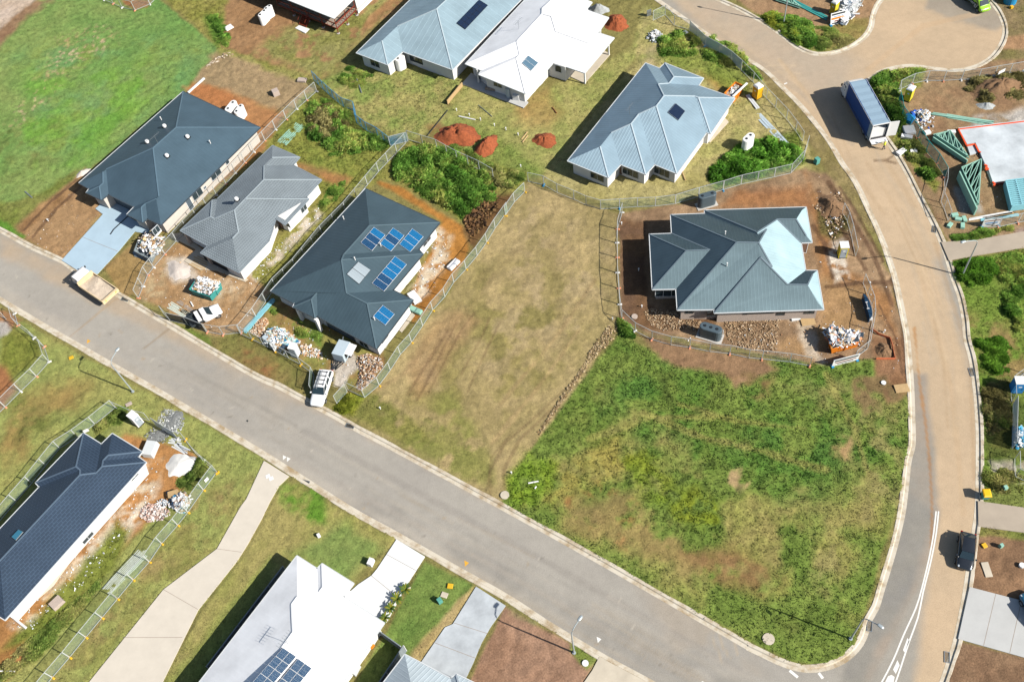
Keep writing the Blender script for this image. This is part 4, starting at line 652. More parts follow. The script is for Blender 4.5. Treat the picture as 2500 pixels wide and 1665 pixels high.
# E: white house
VE = dict(L=('r', 98, 922), a1=('r', 330, 1015), a2=('r', 290, 1075), BR=('r', 960, 1350), n1=('r', 1362, 898), p1=('r', 1810, 1050), p2=('r', 2230, 550), p3=('r', 2000, 475), p4=('r', 2150, 260), p5=('r', 1825, 145), p6=('r', 1912, 40), T=('r', 1210, -275),
          m0=('r', 830, 595), m1=('r', 865, 795), m2=('r', 825, 838), k0=('r', 1185, 215), k1=('r', 1320, 215), k2=('r', 1385, 440), k3=('r', 2000, 650), k4=('r', 1205, 110), re=('r', 1420, -60))
HE = house('white_roof_house', 'white house with brilliant white roof and covered patio above the red dirt piles', (0, 'BR', 'n1'), 2.6, VE, [
    ('N', 'N', 'L', ['L', 'T', 're', 'k4', 'k0', 'm0']), ('E0', 'E', 'T', ['T', 'p6', 're']), ('W1', 'W', 'L', ['L', 'a1', 'm1', 'm0']), ('N2', 'N', 'a2', ['a1', 'a2', 'm2', 'm1']), ('W2', 'W', 'a2', ['a2', 'BR', 'm2']), ('S', 'S', 'BR', ['BR', 'n1', 'k0', 'm0', 'm1', 'm2']), ('W3', 'W', 'p1', ['n1', 'p1', 'k3', 'k2', 'k1', 'k0']),
    ('S2', 'S', 'p2', ['p1', 'p2', 'k3']), ('E1', 'E', 'p2', ['p2', 'p3', 'k2', 'k3']), ('S3', 'S', 'p4', ['p3', 'p4', 'k1', 'k2']), ('E2', 'E', 'p4', ['p4', 'p5', 'k4', 'k0', 'k1']), ('S4', 'S', 'p6', ['p5', 'p6', 're', 'k4'])],
    ['L', 'a1', 'a2', 'BR', 'n1', 'p1', 'p2', 'p3', 'p4', 'p5', 'p6', 'T'], 'white', 'white_render', 20, walls=False)
def wall_block(H, poly, name='wall', m='white_render', z0=-.02, z1=None):
    b = WB(); b.prism(poly, z0, z1 or H.ze + .05); b.build(name, MT(m), H.root, H.root.location); H.W = [Vector((p.x, p.y)) for p in poly]; n = len(poly); H.sg = 1 if sum(poly[i].x * poly[(i + 1) % n].y - poly[(i + 1) % n].x * poly[i].y for i in range(n)) > 0 else -1
wE = [at('r', 200, 1150), at('r', 415, 1245), at('r', 415, 1290), at('r', 955, 1475), at('r', 1300, 1090), at('r', 1540, 1170), at('r', 1640, 1000, 0), at('r', 2050, 420), at('r', 2280, -80), at('r', 1640, -400)]
wE[6] = wE[5] + (wE[4] - wE[3]) * .35; wE[7] = HE.pos['p3'].copy() - HE.ax * .6 - HE.ay * -.2; wE[7].z = 0; wE[8] = HE.pos['p6'] - HE.ax * .6 + HE.ay * .6; wE[9] = HE.pos['T'] - HE.ax * .6 - HE.ay * .6
wE.append(HE.pos['L'] + HE.ax * .9 - HE.ay * .5); wE[0] = wE.pop()
wall_block(HE, wE)
opening(HE, 'window', 'r', 1430, 985, 1.1, 1.3, panes=1); opening(HE, 'door', 'r', 1180, 1120, 1, 2.1, 1.06, 1, 'white_paint', 'white_paint'); opening(HE, 'window', 'r', 560, 1215, 1.5, 1.1); opening(HE, 'window', 'r', 290, 1120, 1.2, 1.3)
posts(HE, 'r', (1815, 1205, 2155, 795, 2035, 480, 290, 1195), .2); panels(HE, 'S', 'r', (1000, 798, 1150, 908, 1045, 1022, 905, 908), 1, 2, ['dark_collector'], 'white_paint', 'solar_water_collector'); vent(HE, 'N', 'r', 865, 420, 'antenna')
# F: silver house on the curve
VF = dict(L=('c', 685, 1447), f1=('c', 1052, 1597), v1=('c', 1160, 1478), f2=('c', 1385, 1567), v2=('c', 1465, 1478), BR=('c', 1665, 1560), n1=('c', 1930, 1193), n2=('c', 1968, 1200), R=('c', 2183, 885), e1=('c', 1858, 772), e2=('c', 1902, 705), e3=('c', 1560, 570), n3=('c', 1510, 618), T=('c', 1385, 570),
          g1=('c', 975, 1316), g2=('c', 1077, 1190), g3=('c', 1254, 1106), g4=('c', 1328, 1019), g5=('c', 1484, 942), h1=('c', 1548, 847), h2=('c', 1833, 860), h3=('c', 1868, 871), u1=('c', 1511, 750), u2=('c', 1597, 746), u3=('c', 1643, 687))
HF = house('silver_roof_house', 'silver steel roofed house with three stepped front gables inside the curve of the road', (0, 'L', 'T'), 2.6, VF, [
    ('N', 'N', 'L', ['L', 'T', 'u1', 'h1', 'g5', 'g4', 'g3', 'g2', 'g1']), ('W1', 'W', 'L', ['L', 'f1', 'g1']), ('S1', 'S', 'f1', ['f1', 'v1', 'g2', 'g1']), ('W2', 'W', 'f2', ['v1', 'f2', 'g3', 'g2']), ('S2', 'S', 'f2', ['f2', 'v2', 'g4', 'g3']), ('W3', 'W', 'BR', ['v2', 'BR', 'g5', 'g4']),
    ('S3', 'S', 'BR', ['BR', 'n1', 'h2', 'h1', 'g5']), ('W4', 'W', 'n2', ['n1', 'n2', 'h3', 'h2']), ('S4', 'S', 'R', ['n2', 'R', 'h3']), ('E1', 'E', 'R', ['R', 'e1', 'u2', 'u1', 'h1', 'h2', 'h3']), ('S5', 'S', 'e2', ['e1', 'e2', 'u3', 'u2']), ('E2', 'E', 'e2', ['e2', 'e3', 'u3']), ('N2', 'N', 'e3', ['e3', 'n3', 'u2', 'u3']), ('E3', 'E', 'T', ['T', 'n3', 'u2', 'u1'])],
    ['L', 'f1', 'v1', 'f2', 'v2', 'BR', 'n1', 'n2', 'R', 'e1', 'e2', 'e3', 'n3', 'T'], 'silver', 'white_render', 22)
panels(HF, 'S3', 'c', (1655, 928, 1743, 1000, 1680, 1083, 1583, 1010), 1, 1, ['navy_cells'], 'galvanised', 'skylight'); vent(HF, 'N', 'c', 1240, 1030, 'antenna')
opening(HF, 'window', 'g', 1245, 55, 2.6, 1.6, 1.3, 3); opening(HF, 'window', 'g', 1530, 55, 2.4, 1.7, 1.3, 3); opening(HF, 'window', 'g', 950, 95, 2.2, 1.4, 1.3, 2); opening(HF, 'door', 'g', 1150, 40, 1, 2.1, 1.06, 1, 'white_paint', 'brown_cladding')
# G: dark house on the corner building site
VG = dict(wl1=('q', 78, 405), wA=('q', 345, 395), A=('q', 332, 172), A2=('q', 738, 157), A3=('q', 738, 118), TR=('q', 1948, 80), BRt=('q', 2018, 498), s1=('q', 1888, 503), s2=('q', 1943, 837), tr2=('q', 2080, 838), br2=('q', 2157, 1298), b1=('q', 855, 1340), b0=('q', 850, 1300), wm=('q', 412, 1305), wb=('q', 395, 1055), wl2=('q', 113, 1060),
          wr=('q', 512, 597), wv=('q', 795, 590), m=('q', 1115, 490), m2=('q', 1527, 480), n1=('q', 1366, 390), n2=('q', 1368, 408), nx=('q', 1480, 345), v0=('q', 1605, 222), e1=('q', 1925, 212), e0=('q', 1903, 118), e2=('q', 1950, 425), x1=('q', 1545, 795), y1=('q', 1403, 660), y2=('q', 1413, 680), z0=('q', 1720, 1002), z1=('q', 2069, 1000), z2=('q', 2028, 882), z3=('q', 2085, 1225))
HG = house('slate_roof_house', 'slate grey roofed house with many hips on the brown corner building site', (0, 'b1', 'br2'), 2.7, VG, [
    ('Ww', 'W', 'wl1', ['wl1', 'wl2', 'wr']), ('Nw', 'N', 'wA', ['wl1', 'wA', 'wv', 'wr']), ('Sw', 'S', 'wb', ['wl2', 'wb', 'wv', 'wr']), ('W', 'W', 'A', ['A', 'wA', 'wv', 'wb', 'wm', 'm']), ('N1', 'N', 'A2', ['A', 'A2', 'n2', 'nx', 'm2', 'm']), ('W2', 'W', 'A3', ['A2', 'A3', 'n1', 'n2']), ('N2', 'N', 'TR', ['A3', 'TR', 'e0', 'e1', 'v0', 'n1']),
    ('E1', 'E', 'BRt', ['TR', 'BRt', 'e2', 'e1', 'e0']), ('S1', 'S', 'BRt', ['e1', 'e2', 'BRt', 's1', 'v0']), ('E2', 'E', 's1', ['s1', 's2', 'z0', 'y2', 'x1', 'm2', 'nx', 'n2', 'n1', 'v0']), ('S2', 'S', 'b0', ['b0', 'wm', 'm', 'm2', 'x1', 'y2', 'y1']), ('W3', 'W', 'b1', ['b0', 'b1', 'y2', 'y1']), ('S3', 'S', 'br2', ['b1', 'br2', 'z3', 'z1', 'z0', 'y2']),
    ('N3', 'N', 'tr2', ['s2', 'tr2', 'z2', 'z1', 'z0']), ('E3', 'E', 'br2', ['tr2', 'br2', 'z3', 'z1', 'z2'])],
    ['wl1', 'wA', 'A', 'A2', 'A3', 'TR', 'BRt', 's1', 's2', 'tr2', 'br2', 'b1', 'b0', 'wm', 'wb', 'wl2'], 'corner', 'pale_brick', 23)
for x, y, w, h, n in ((555, 1328, 1.0, .7, 1), (825, 1335, 1.2, 1.4, 2), (1220, 1348, .5, .5, 1), (1400, 1338, 3.2, .5, 4), (1648, 1343, 1.0, .9, 1), (1990, 1330, 1.2, .7, 2)): opening(HG, 'window', 'q', x, y, w, h, None, n, 'dark_frame')
posts(HG, 'q', (905, 1405, 175, 1160), .22, m='dark_frame'); opening(HG, 'window', 'q', 290, 1110, 3.0, 1.8, 1.4, 3, 'white_paint'); vent(HG, 'N1', 'q', 982, 405, 'pipe'); vent(HG, 'S2', 'q', 1003, 783, 'pipe'); opening(HG, 'door', 'q', 1925, 560, .9, 2.1, 1.06, 1, 'white_paint', 'brown_cladding')
# H: dark flat tiled house bottom left
VH = dict(n0=('i', 322, 1392), T1=('i', 750, 948), T1r=('i', 910, 1047), T2=('i', 1008, 952), T2r=('i', 1275, 1115), e1=('i', 1240, 1160), e2=('i', 1310, 1210), BS=('m', 45, 1005), L2=('m', -468, 687), nb=('i', 355, 1428), r1=('i', 687, 1247), r1b=('i', 718, 1288), r2=('i', 730, 1330), r3=('i', 865, 1300), r4=('i', 975, 1152), r5=('i', 925, 1195), r6=('i', 918, 1248), rw=('m', 10, 475))
HH = house('flat_tile_house', 'navy flat tiled house with stepped hips in the fenced yard at the lower left', (0, 'BS', 'e2'), 2.6, VH, [
    ('N1', 'N', 'n0', ['n0', 'T1', 'r1']), ('W1', 'W', 'nb', ['n0', 'nb', 'r1b', 'r1']), ('N2', 'N', 'nb', ['nb', 'L2', 'rw', 'r2', 'r1b']), ('E1', 'E', 'T1', ['T1', 'T1r', 'r3', 'r2', 'r1b', 'r1']), ('N3', 'N', 'T2', ['T1r', 'T2', 'r4', 'r5', 'r6', 'r3']), ('E2', 'E', 'T2', ['T2', 'T2r', 'r4']), ('S1', 'S', 'T2r', ['T2r', 'e1', 'r5', 'r4']),
    ('E3', 'E', 'e2', ['e1', 'e2', 'r6', 'r5']), ('S', 'S', 'e2', ['e2', 'BS', 'rw', 'r2', 'r3', 'r6']), ('W', 'W', 'BS', ['BS', 'L2', 'rw'])],
    ['n0', 'T1', 'T1r', 'T2', 'T2r', 'e1', 'e2', 'BS', 'L2', 'nb'], 'tile', 'white_render', 22)
panels(HH, 'N2', 'm', (165, 195, 207, 215, 140, 292, 100, 262), 1, 1, ['teal_glass'], 'galvanised', 'skylight'); opening(HH, 'window', 'm', 790, 270, 1.6, .7); opening(HH, 'window', 'i', 1200, 1330, 1.2, 1.0)
# I: white house at the bottom
VI = dict(T=('n', 460, 435), T1r=('n', 640, 550), T2=('n', 685, 505), T2r=('n', 965, 680), e3=('n', 875, 800), R=('n', 1240, 1035), BR=('n', 278, 2421), L=('n', -644, 1863), n1=('n', 455, 800), n2=('n', 405, 875), n3=('n', 400, 1080), m1=('n', 650, 758), m2=('n', 690, 714), k1=('n', 640, 1043), k2=('n', 757, 1102), re=('n', -150, 1850))
HI = house('white_steel_house', 'white steel roofed house with two long solar arrays at the bottom edge', (0, 'L', 'T'), 2.7, VI, [
    ('N', 'N', 'T', ['L', 'T', 'n1', 'n2', 'n3', 're']), ('W', 'W', 'L', ['BR', 'L', 're']), ('E1', 'E', 'T', ['T', 'T1r', 'm1', 'n1']), ('N2', 'N', 'T2', ['T1r', 'T2', 'm2', 'm1']), ('E2', 'E', 'T2', ['T2', 'T2r', 'm2']), ('S1', 'S', 'T2r', ['T2r', 'e3', 'n2', 'n1', 'm1', 'm2']), ('E3', 'E', 'R', ['e3', 'R', 'k2', 'k1', 'n3', 'n2']), ('S', 'S', 'R', ['R', 'BR', 're', 'n3', 'k1', 'k2'])],
    ['T', 'T1r', 'T2', 'T2r', 'e3', 'R', 'BR', 'L'], 'white', 'white_render', 20)
panels(HI, 'S', 'n', (335, 1255, 455, 1335, 115, 1735, -5, 1640), 2, 5, ['striped_cells'], 'white_paint'); panels(HI, 'S', 'n', (470, 1352, 595, 1440, 300, 1800, 175, 1712), 2, 4, ['striped_cells'], 'white_paint'); vent(HI, 'S', 'n', 385, 1222, 'antenna')
# J: grey ribbed roof at the bottom edge
VJ = dict(T=('n', 1430, 1320), e1=('n', 1843, 1535), T2=('n', 1890, 1497), R=('n', 2350, 1715), BR=('n', 1900, 2300), Lj=('n', 950, 1950), r=('n', 1470, 1610), r1=('n', 1855, 1640), r2=('n', 1905, 1600), rs=('n', 1350, 1900))
HJ = house('ribbed_roof_house', 'pale grey ribbed roof corner of a house cut by the bottom edge', (0, 'Lj', 'T'), 2.6, VJ, [('N', 'N', 'T', ['Lj', 'T', 'r', 'rs']), ('E', 'E', 'T', ['T', 'e1', 'r1', 'r']), ('N2', 'N', 'T2', ['e1', 'T2', 'r2', 'r1']), ('E2', 'E', 'T2', ['T2', 'R', 'r2']), ('S', 'S', 'R', ['R', 'BR', 'rs', 'r', 'r1', 'r2']), ('W', 'W', 'BR', ['BR', 'Lj', 'rs'])],
    ['T', 'e1', 'T2', 'R', 'BR', 'Lj'], 'ribbed', 'white_render', 21)
# K: white veranda house at the top, raised on red steel
VK = dict(F=('b', 790, 165), Lk=('b', -70, -181), Rk=('b', 1300, -330), Bk=('b', 480, -640), r=('b', 715, -190), r2=('b', 560, -330))
HK = house('veranda_house', 'white roofed house with red steel veranda frame at the top edge', (0, 'F', 'Rk'), 3.4, VK, [('W', 'W', 'F', ['Lk', 'F', 'r', 'r2']), ('S', 'S', 'F', ['F', 'Rk', 'r']), ('E', 'E', 'Rk', ['Rk', 'Bk', 'r2', 'r']), ('N', 'N', 'Lk', ['Bk', 'Lk', 'r2'])], ['F', 'Rk', 'Bk', 'Lk'], 'white', 'white_render', 14, walls=False)
mat('red_steel', '#8a3a26', .5, var=.1)
F0, L0, R0 = (at(*VK[k], 3.4) for k in ('F', 'Lk', 'Rk')); u1 = (L0 - F0).normalized(); u2 = (R0 - F0).normalized(); n_ = (u1 + u2).normalized() * .5
fr = WB(); base = F0 + (u1 + u2) * .35
for z in (.95, 1.9): fr.bar(Vector((*(base).xy, z)), Vector((*(base + u1 * 13).xy, z)), .1, .14); fr.bar(Vector((*(base).xy, z)), Vector((*(base + u2 * 5).xy, z)), .1, .14)
for i in range(14): q = base + u1 * i; fr.bar(Vector((*q.xy, .95)), Vector((*q.xy, 1.9)), .05, .05)
for i in range(11): q = base + u2 * (i * .5); fr.bar(Vector((*q.xy, .95)), Vector((*q.xy, 1.9)), .05, .05)
fr.build('railing', MT('red_steel'), HK.root, HK.root.location)
for k, q in enumerate([base] + [base + u1 * s for s in (3.2, 6.4, 9.6)] + [base + u2 * s for s in (2.5, 5.0)]):
    b = WB(); b.box((q.x, q.y, 1.7), (.12, .12, 3.4)); b.build('post', MT('red_steel'), HK.root, HK.root.location)
    b = WB(); b.cyl((q.x, q.y, .05), .26, .12, 12); b.build('footing', MT('concrete'), HK.root, HK.root.location)
b = WB(); b.prism([base, base + u1 * 13, base + u1 * 13 + u2 * 8, base + u2 * 8], .82, .94); b.build('deck', MT('timber_grey'), HK.root, HK.root.location)
b = WB(); b.prism([base + u1 * 2.6 + u2 * 2.4, base + u1 * 13 + u2 * 2.4, base + u1 * 13 + u2 * 16, base + u2 * 16 + u1 * 2.0, base + u2 * 5.2 + u1 * 2.0, base + u2 * 5.2 + u1 * 2.6], .1, 3.4); b.build('wall', MT('white_render'), HK.root, HK.root.location)
b = WB(); b.prism([base + u2 * 5.4, base + u2 * 16, base + u2 * 16 + u1 * 2.2, base + u2 * 5.4 + u1 * 2.2], 0, 3.3); b.build('wall', MT('white_render'), HK.root, HK.root.location)
st = WB(); sc_ = at('b', 525, 225); dv = -u2
for i in range(5): st.box(Vector((*(sc_ + (-dv) * (.9 - i * .28)).xy, .85 - i * .18)), (1.4, .28, .05), math.atan2(u1.y, u1.x))
for s_ in (-.75, .75): st.bar(Vector((*(sc_ - dv * 1.0 + u1 * s_).xy, .95)), Vector((*(sc_ + dv * .4 + u1 * s_).xy, .05)), .06, .2); st.bar(Vector((*(sc_ - dv * 1.0 + u1 * s_).xy, 1.85)), Vector((*(sc_ + dv * .4 + u1 * s_).xy, .95)), .05, .05)
st.build('stairs', MT('red_steel'), HK.root, HK.root.location)
# ================================================================ slabs, driveways, markings
NOGRASS = []
def slab(name, poly, m, z=.05, label=None, cat=None, kind='structure', low=-.12, grass=True):
    b = MB(); P = [Vector((p.x, p.y)) for p in poly]; b.prism(P, low, z)
    o = b.build(name, m); tag(o, label, cat, None, None if label else kind)
    if grass: U, V = project(np.array([p.x for p in P]), np.array([p.y for p in P])); NOGRASS.append(list(zip(U, V)))
    return o
def strip(name, P, w, m, z=Z0R + .006, kind='structure', **k):
    b = MB(); C = catmull(P, 1.0); L_, R_ = [], []
    for i, p in enumerate(C):
        d = (C[min(i + 1, len(C) - 1)] - C[max(i - 1, 0)]).normalized(); n = Vector((-d.y, d.x, 0)) * w / 2; L_.append(p + n); R_.append(p - n)
    for i in range(len(C) - 1): b.add([(*R_[i].xy, z), (*R_[i + 1].xy, z), (*L_[i + 1].xy, z), (*L_[i].xy, z)], [(0, 1, 2, 3)])
    return tag(b.build(name, m), kind=kind, **k)
mat('blue_concrete', '#b4ccdb', .8, var=.1, scale=.5, bump=.05, bscale=30); mat('pale_concrete', '#ddd3c3', .9, var=.09, scale=.6, bump=.08, bscale=30); mat('white_concrete', '#eef0ef', .8, var=.05, scale=.6); mat('grey_concrete', '#c6ccd0', .9, var=.3, scale=.45, bump=.1)
mat('fresh_concrete', '#d3dade', .85, var=.4, scale=.3, bump=.05); mat('plain_concrete', '#c9c9c6', .9, var=.12, scale=.4); mat('dusty_concrete', '#b9ab98', .9, var=.15, scale=.4); mat('tan_concrete', '#d5c9b4', .9, var=.18, scale=.5)
slab('driveway', pts('e', 555, 868, 925, 455, 858, 405, 905, 365, 985, 400, 1015, 320, 1210, 430, 1140, 470, 1320, 570, 1345, 600, 1320, 630, 1210, 610, 1070, 780, 880, 985, 850, 1000, 700, 960), MT('blue_concrete'), .04)
for t_, q in (('e', (740, 660, 1060, 790)), ('n', (1265, 420, 1530, 565)), ('n', (1130, 612, 1385, 820)), ('p', (2100, 775, 1990, 1240)), ('p', (2330, 838, 2225, 1305)), ('n', (1870, 1035, 2170, 1130)), ('n', (1690, 1210, 2060, 1350))): strip('driveway', pts(t_, *q), .05, MT('timber_grey'), .054)
b = MB()
for q in ((990, 635, 1020, 590), (1020, 590, 1150, 470)): b.bar(at('e', q[0], q[1], .047), at('e', q[2], q[3], .047), .22, .012)
tag(b.build('drain_grate', MT('dark_frame')), 'long slotted drain across the blue grey driveway', 'drain grate')
slab('path', pts('j', 165, 1195, 390, 1335, 300, 1420, 215, 1568, 'm', 2355, 95, 2225, 330, 2130, 480, 1780, 920, 1460, 1568, 1300, 1880, 520, 1880, 800, 1568, 1470, 735, 1950, 370, 2160, -5, 'j', 5, 1540), MT('pale_concrete'), .05)
for q in ((1470, 735, 1780, 915), (1105, 1165, 1640, 1165), (1950, 370, 2170, 400)): strip('path', pts('m', *q), .05, MT('timber_grey'), .053)
for q in (('j', 200, 1335), ('j', 230, 1355)): b = MB(); p_ = at(q[0], q[1], q[2]); b.box((p_.x, p_.y, .06), (.5, .45, .03), .3); tag(b.build('pit_lid', MT('white_paint')), 'small white service lid set in the top of the pale path', 'service lid', 'pair of white lids in the path')
slab('driveway', pts('n', 1355, 285, 1610, 440, 1450, 690, 1265, 1030, 1190, 1000, 870, 800, 930, 760, 1010, 690, 1130, 610, 1180, 550), MT('white_concrete'), .05)
slab('driveway', pts('n', 2070, 708, 2335, 880, 2200, 1070, 2120, 1210, 2040, 1400, 1960, 1568, 1820, 1700, 1500, 1500, 1570, 1395, 1790, 1075, 1860, 1045), MT('grey_concrete'), .05)
slab('driveway', pts('o', 968, 1340, 1440, 1590, 1200, 1900, 800, 1800, 830, 1568, 905, 1460), MT('tan_concrete'), .05)
slab('driveway', pts('h', 1610, 705, 1900, 690, 2355, 610, 2600, 560, 2600, 710, 2355, 755, 1900, 830, 1680, 870), MT('dusty_concrete'), .05)
slab('driveway', pts('p', 1940, -60, 2355, 0, 2600, 40, 2600, 260, 2355, 225, 1945, 170), MT('dusty_concrete'), .05)
slab('driveway', pts('p', 1865, 712, 2355, 840, 2700, 930, 2700, 1440, 2355, 1345, 1762, 1178), MT('plain_concrete'), .05)
slab('patio', pts('r', 1540, 1080, 1810, 1205, 2175, 790, 2030, 690, 1700, 850), MT('tan_concrete'), .08)
slab('patio', pts('r', 45, 1215, 180, 1060, 960, 1450, 1000, 1480, 930, 1560), MT('plain_concrete'), .12)
slab('patio', pts('c', 1940, 1270, 1890, 1250, 1930, 1190, 2080, 1050, 2130, 1100, 1960, 1285), MT('tan_concrete'), .1)
slab('patio', pts('g', 760, 75, 840, -10, 1150, 20, 1120, 100, 1045, 195), MT('plain_concrete'), .1)
slab('patio', pts('f', 1310, 1135, 1370, 1060, 1500, 920, 1550, 950, 1380, 1170), MT('tan_concrete'), .06); slab('patio', pts('f', 1340, 1470, 1460, 1310, 1520, 1360, 1400, 1515), MT('tan_concrete'), .06)
slab('patio', pts('e', 1655, 875, 1760, 770, 1500, 640, 1620, 620, 1900, 830, 2060, 930, 2230, 1040, 2200, 1060, 1940, 960, 1790, 950), MT('tan_concrete'), .04)
slab('patio', pts('i', 1305, 1215, 1335, 1305, 1170, 1500, 'm', 300, 780, 350, 830, 250, 790, 'i', 1000, 1568), MT('white_concrete'), .05); slab('patio', pts('f', 540, 290, 650, 205, 680, 260, 575, 370), MT('tan_concrete'), .07)
slab('patio', pts('m', 740, 320, 1000, 60, 930, 0, 360, 640, 260, 770, 340, 820, 480, 700, 600, 530), MT('pale_concrete'), .05)
# white and orange road paint, 4 mm above the asphalt
mat('road_paint', '#f3f1ea', .7, var=.08); mat('orange_paint', '#eeb23a', .7, var=.1)
def flat(name, P, m, z=Z0R + .006, kind='structure'):
    b = MB(); b.add([(p.x, p.y, z) for p in P], [tuple(range(len(P)))]); me = b.build(name, m)
    if me.data.polygons[0].normal.z < 0: me.data.flip_normals()
    return tag(me, kind=kind)
RP = MT('road_paint')
strip('road_marking', pts('p', 1568, 28, 1545, 230, 1505, 450, 1440, 720, 1385, 900, 1280, 1130, 1180, 1370, 1075, 1570, 980, 1740), .15, RP); strip('road_marking', pts('p', 1590, 28, 1568, 230, 1520, 480, 1450, 760, 1405, 980, 1325, 1200, 1250, 1430, 1190, 1600, 1130, 1760), .15, RP)
flat('road_marking', pts('p', 1310, 1165, 1328, 1190, 1285, 1295, 1270, 1275), RP); flat('road_marking', pts('p', 1220, 1365, 1240, 1410, 1205, 1490, 1180, 1450), RP); flat('road_marking', pts('p', 1135, 1510, 1165, 1497, 1195, 1515, 1185, 1568, 1150, 1620, 1090, 1600), RP)
for q in ((250, 1458, 325, 1520), (512, 1480, 550, 1530), (585, 1565, 620, 1610)): strip('road_marking', pts('p', *q), .28, RP)
strip('road_marking', pts('p', -540, 1560, -450, 1610), .2, RP)
def arrow(t, x, y, m, s=.55):
    p = at(t, x, y); flat('road_marking', [p + Vector((-.5 * s, -.9 * s, 0)), p + Vector((.7 * s, .0, 0)), p + Vector((-.5 * s, .9 * s, 0))], m)
arrow('j', 346, 1160, RP, .36); arrow('j', 382, 1176, RP, .36); arrow('o', 965, 1180, RP, .36); arrow('n', 1982, 495, MT('orange_paint'), .4); arrow('i', 793, 118, MT('orange_paint'), .38)
flat('road_marking', pts('i', 2208, 832, 2218, 822, 2230, 832, 2220, 844), MT('black_plastic')); strip('road_marking', pts('d', 200, 755, 228, 742), .2, RP)
# drainage pits in the kerbs
for t, x, y, a, lb in (('j', 935, 880, -.45, 'grey kerb drain grate at the edge of the brown lot'), ('j', 530, 1385, -.45, 'grey kerb drain grate beside the pale path'), ('l', 1885, 395, 1.45, 'blue grey drain grate on the east kerb of the curved road'), ('h', 735, 75, 1.05, 'dark drain grate at the kerb above the corner building site'), ('h', 1550, 585, 1.1, 'blue grey drain grate beside the truss yard'),
                       ('e', 1120, 1215, -.45, 'small drain grate behind the tipper truck'), ('p', 968, 1060, 1.2, 'barred drain grate at the rounded field corner'), ('p', 1665, 1340, 1.2, 'drain grate on the east kerb below the grey driveway')):
    p_ = at(t, x, y); T_ = thing('drain_grate', lb, 'drain grate', (p_.x, p_.y, Z0R + .01), a); f = MB()
    for s in (-.24, .24): f.box((0, s, .02), (1.1, .06, .05))
    for s in (-.52, .52): f.box((s, 0, .02), (.06, .42, .05))
    f.build('frame', MT('galvanised'), T_); g = MB()
    for i in range(9): g.box((-.42 + i * .105, 0, .02), (.05, .42, .03))
    g.build('bars', MT('dark_metal'), T_)
# ================================================================ lumpy things
def heap(name, label, cat, t, x, y, rx, ry, h, rot, m, lump=.25, n=44, rings=12, seed=1, sharp=1.0, colfun=None, group=None, kind=None):
    c = at(t, x, y); vs = []; fs = []; rs = random.Random(seed); ph = [rs.random() * 6.28 for _ in range(6)]
    xs, ys = [], []
    for r in range(rings + 1):
        for k in range(n):
            a = 2 * math.pi * k / n; e = 1 + .1 * math.sin(2 * a + ph[0]) + .08 * math.sin(3 * a + ph[1]) + .05 * math.sin(7 * a + ph[2]); q = r / rings; X = q * rx * e * math.cos(a); Y = q * ry * e * math.sin(a); xs.append(X); ys.append(Y)
    xs = np.array(xs); ys = np.array(ys); f = fbm(xs, ys, 1.4, 4, seed * 7.7); f2 = fbm(xs, ys, 4.5, 3, seed * 3.3)
    for i in range(len(xs)):
        q = (i // n) / rings; base = (math.cos(q * math.pi) * .5 + .5) ** sharp; z = h * base * (1 + lump * 2 * (f[i] - .5)) + lump * h * .9 * (f2[i] - .5) * (1 - q ** 4) - .06 * q; vs.append((xs[i], ys[i], z))
    for r in range(rings):
        for k in range(n): fs.append((r * n + k, (r + 1) * n + k, (r + 1) * n + (k + 1) % n, r * n + (k + 1) % n))
    b = MB(); b.add(vs, fs); o = b.build(name, m, smooth=True); o.location = (c.x, c.y, 0); o.rotation_euler = (0, 0, rot); tag(o, label, cat, group, kind); return o
mat('red_soil', '#a85a34', .95, var=.5, scale=3.5, bump=.9, bscale=6); mat('grey_gravel', '#b9bdbc', .95, var=.35, scale=9, bump=.8, bscale=14); mat('white_sand', '#f2f0ea', .95, var=.08, scale=2, bump=.4, bscale=6); mat('pale_sand', '#d9cdc2', .95, var=.12, scale=2, bump=.6, bscale=5); mat('brown_soil', '#8f6f50', .95, var=.35, scale=3, bump=.9, bscale=6); mat('dark_gravel', '#8f918f', .95, var=.5, scale=9, bump=.9, bscale=12)
heap('dirt_pile', 'largest red dirt pile with a dark crease through it, behind the white house', 'dirt pile', 'b', 1900, 1215, 3.3, 2.6, 1.3, -.3, MT('red_soil'), .5, seed=3, sharp=.75)
heap('dirt_pile', 'narrow red dirt pile just right of the largest one', 'dirt pile', 'b', 2160, 1325, 2.4, 1.7, 1.2, .9, MT('red_soil'), .45, seed=4, sharp=.75); heap('dirt_pile', 'low red dirt pile beside the two pale boards near the silver house', 'dirt pile', 'c', 475, 1260, 2.1, 1.5, .75, -.2, MT('red_soil'), .5, seed=5, sharp=.75)
heap('dirt_pile', 'red dirt pile next to the grey gravel heap at the top', 'dirt pile', 'c', 1120, 210, 2.1, 2.0, 1.1, .3, MT('red_soil'), .5, seed=6, sharp=.75); heap('gravel_pile', 'grey gravel heap behind the white house patio', 'gravel pile', 'c', 965, 95, 1.75, 1.25, 1.2, -.3, MT('grey_gravel'), .2, seed=7)
heap('gravel_pile', 'small grey gravel heap below the dark scrub mound', 'gravel pile', 'd', 2010, 955, 1.5, .9, .5, -.3, MT('grey_gravel'), .3, seed=8); heap('sand_pile', 'big white sand heap in the yard of the flat tiled house', 'sand pile', 'i', 1625, 1235, 1.95, 1.85, .5, .2, MT('white_sand'), .12, seed=9, sharp=.6)
